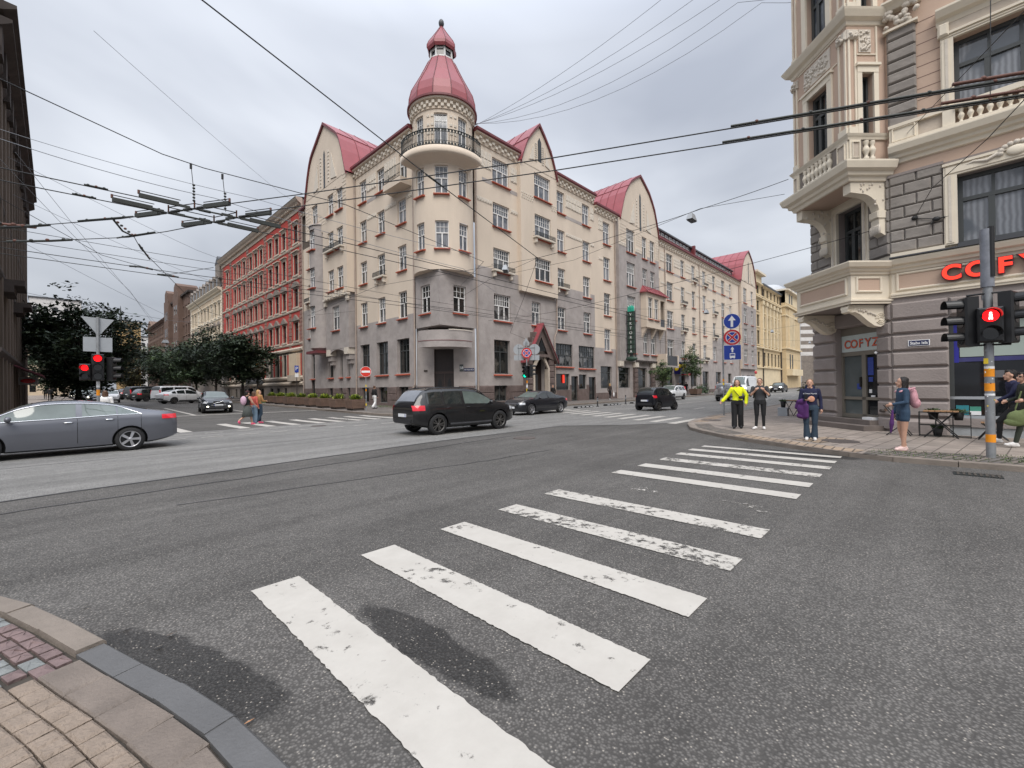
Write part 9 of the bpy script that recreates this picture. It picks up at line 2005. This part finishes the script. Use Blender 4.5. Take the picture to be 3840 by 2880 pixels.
def streetlamp(p, lab, k=1.0):
    t = thing('street_lamp', lab, 'street lamp', p, 0, 'street lamps hung on span wires'); mb = MB(); mb.tube([(0, 0, 0), (0, 0, -.12)], .03, M_pole, 6); mb.add([(-.28*k, -.13*k, -.36*k), (.28*k, -.13*k, -.36*k), (.28*k, .13*k, -.36*k), (-.28*k, .13*k, -.36*k), (-.16*k, -.08*k, -.10), (.16*k, -.08*k, -.10), (.16*k, .08*k, -.10), (-.16*k, .08*k, -.10)], [(4, 5, 6, 7), (0, 1, 5, 4), (1, 2, 6, 5), (2, 3, 7, 6), (3, 0, 4, 7), (0, 3, 2, 1)], M_signback); mb.build('housing', t, off=(0, 0, 0)); mb = MB(); mb.box(-.24*k, .24*k, -.11*k, .11*k, -.40*k, -.361*k, M_slate); mb.build('diffuser', t, off=(0, 0, 0)); return t
streetlamp((18.45, 7.0, 8.93), 'grey street lamp hanging against the sky between the grey gable and the box bay'); streetlamp((15.3, 14.9, 7.75), 'grey street lamp hanging in front of the beige bay of the corner house').rotation_euler = (0, 0, .6)
wire('stub of span wire holding the lamp in front of the beige bay', [J, (15.3, 14.9, 7.75), (11.5, 20.5, 7.0), (13.2, 34, 7.3), (19.4, 38.6, 9)], .009)
for i, (x, y, z) in enumerate(((40, 14, 8.4), (63, 14, 8.6), (88, 14, 8.8))):
    streetlamp((x, y, z), ('street lamp over the cross street in front of the gabled house', 'small street lamp over the white van', 'tiny street lamp in front of the yellow house')[i], 1.1); wire(('span wire of the lamp in front of the gabled house', 'span wire of the lamp over the white van', 'span wire of the lamp in front of the yellow house')[i], [(x-2, 25.7, z+1.5), (x, 14, z), (x+3, 3.2, z+1.6)], .010, .1)
for i, (y, z) in enumerate(((62, 7.6), (92, 8.0))): streetlamp((8.5, y, z), ('street lamp over the side street between the brown house and the tree', 'farther street lamp over the side street')[i], 1.2); wire(('span wire of the nearer side-street lamp', 'span wire of the farther side-street lamp')[i], [(-2.1, y, z+1.4), (8.5, y, z), (19.4, y, z+1.4)], .010, .1)
# wires to the ornate house
hook = (18.0, .15, 6.62)
wire('span wire from the hook on the ornate house to the corner house', [hook, (20.6, 9.0, 6.55), (23.2, 18, 6.7), (24.3, 25.7, 7.1)], .010, .05); wire('wire rising from the hook past the first-floor window', [hook, (14.5, -.2, 6.3), (11.8, -.9, 6.1), (9.3, -1.4, 5.95), (8.6, -2.4, 6.4)], .008); wire('thin hanger wire dropping from the top edge to the thick trolley wires', [(9.35, -.75, 5.8), (9.42, -.80, 8.6), (9.45, -.82, 12)], .006); wire('thin guy from the cream panel to the upper right', [(18.0, .3, 9.25), (12, -.9, 7.8), (8.6, -1.6, 7.0), (7.2, -2.2, 6.8)], .008)
mb = MB(); mb.ell((17.96, .15, 6.62), (.05, .07, .07), M_wire, 8, 6); mb.ell((17.9, -.32, 6.45), (.05, .09, .07), M_wire, 8, 6); mb.tube([(17.95, .15, 6.62), (17.9, -.32, 6.45)], .012, M_wire, 5); mb.tube([(17.9, -.2, 6.32), (17.9, -.32, 6.45), (17.9, -.6, 6.46)], .02, M_wire, 5); solid(mb, 'wire_hook', 'black iron wire hook on the rusticated wall of the ornate house', 'hook', (17.96, .15, 6.6))
# thin cables fanning out from the tower roof
for i, (e, d) in enumerate((((25.4, 10.2, 25.2), .5), ((26.2, 9.2, 24.6), .7), ((26.9, 8.3, 24.2), .8), ((27.6, 7.6, 24.0), 1.5), ((28.6, 6.6, 24), 1.9))): wire(('topmost', 'second', 'third', 'fourth', 'lowest')[i]+' of the five thin cables fanning from the tower roof to the upper right', [(23.6, 26.2, 23.0+.04*i), e, (e[0]+3, e[1]-12, e[2]+1.2)], .012, d, M_wiret, 'cable')
# thin wires over the left half of the sky
SKY = [('uppermost thin wire across the left sky', [(-8, 19.2, 9.9), (-1.05, 18.48, 9.0), (4.5, 15.94, 8.0), (12, 13.5, 7.2)], .008), ('second thin wire across the left sky, just below the uppermost', [(-8, 18.8, 9.5), (-1, 17.87, 8.5), (3.6, 16.82, 8.0), (14, 16.6, 7.6), (30, 25.6, 8.0)], .010),
 ('faint wire from the sooty house to the red house high at left', [(-2, 40, 16), (8, 43, 13.2), (19.3, 53, 14)], .012), ('second faint wire from the sooty house to the red house', [(-2, 44, 15), (8, 48, 12.4), (19.3, 60, 13)], .012), ('faint wire crossing the side street toward the cream house', [(-2, 48, 13), (9, 64, 10.5), (19.3, 88, 12)], .012), ('faint wire crossing low over the side street trees', [(-2, 50, 9.5), (8, 52, 8.4), (19.3, 58, 10)], .012),
 ('steep thin wire falling toward the brown house', [(-1, 24, 10.5), (4, 42, 8.6), (10, 70, 8.5)], .008), ('second steep thin wire falling toward the brown house', [(-1.4, 22, 9.6), (3.2, 36, 8.0), (9, 66, 8.0)], .008), ('faint wire high over the side street near the corner house', [(1, 22, 15), (12, 36, 17), (19.4, 44, 19)], .008)]
for lab, pts, r in SKY: wire(lab, pts, r, .1, M_wiret)
for i, (y, z) in enumerate(((20.6, 6.9), (21.4, 6.7))): wire(('upper', 'lower')[i]+' of the thin pair of wires along the mauve walls of the corner house', [(-8, 22.5+i*.4, 7.4-i*.3), (6, 21.0+i*.4, z), (18, y, z-.2), (40, 20.5+i*.4, z), (90, 20+i*.4, 7.5)], .009, .05)
# ---------------------------------------------------------------- finish
for o in bpy.data.objects:
    if o.type == 'MESH' and o.parent is None and 'category' not in o and 'kind' not in o: o['kind'] = 'structure'
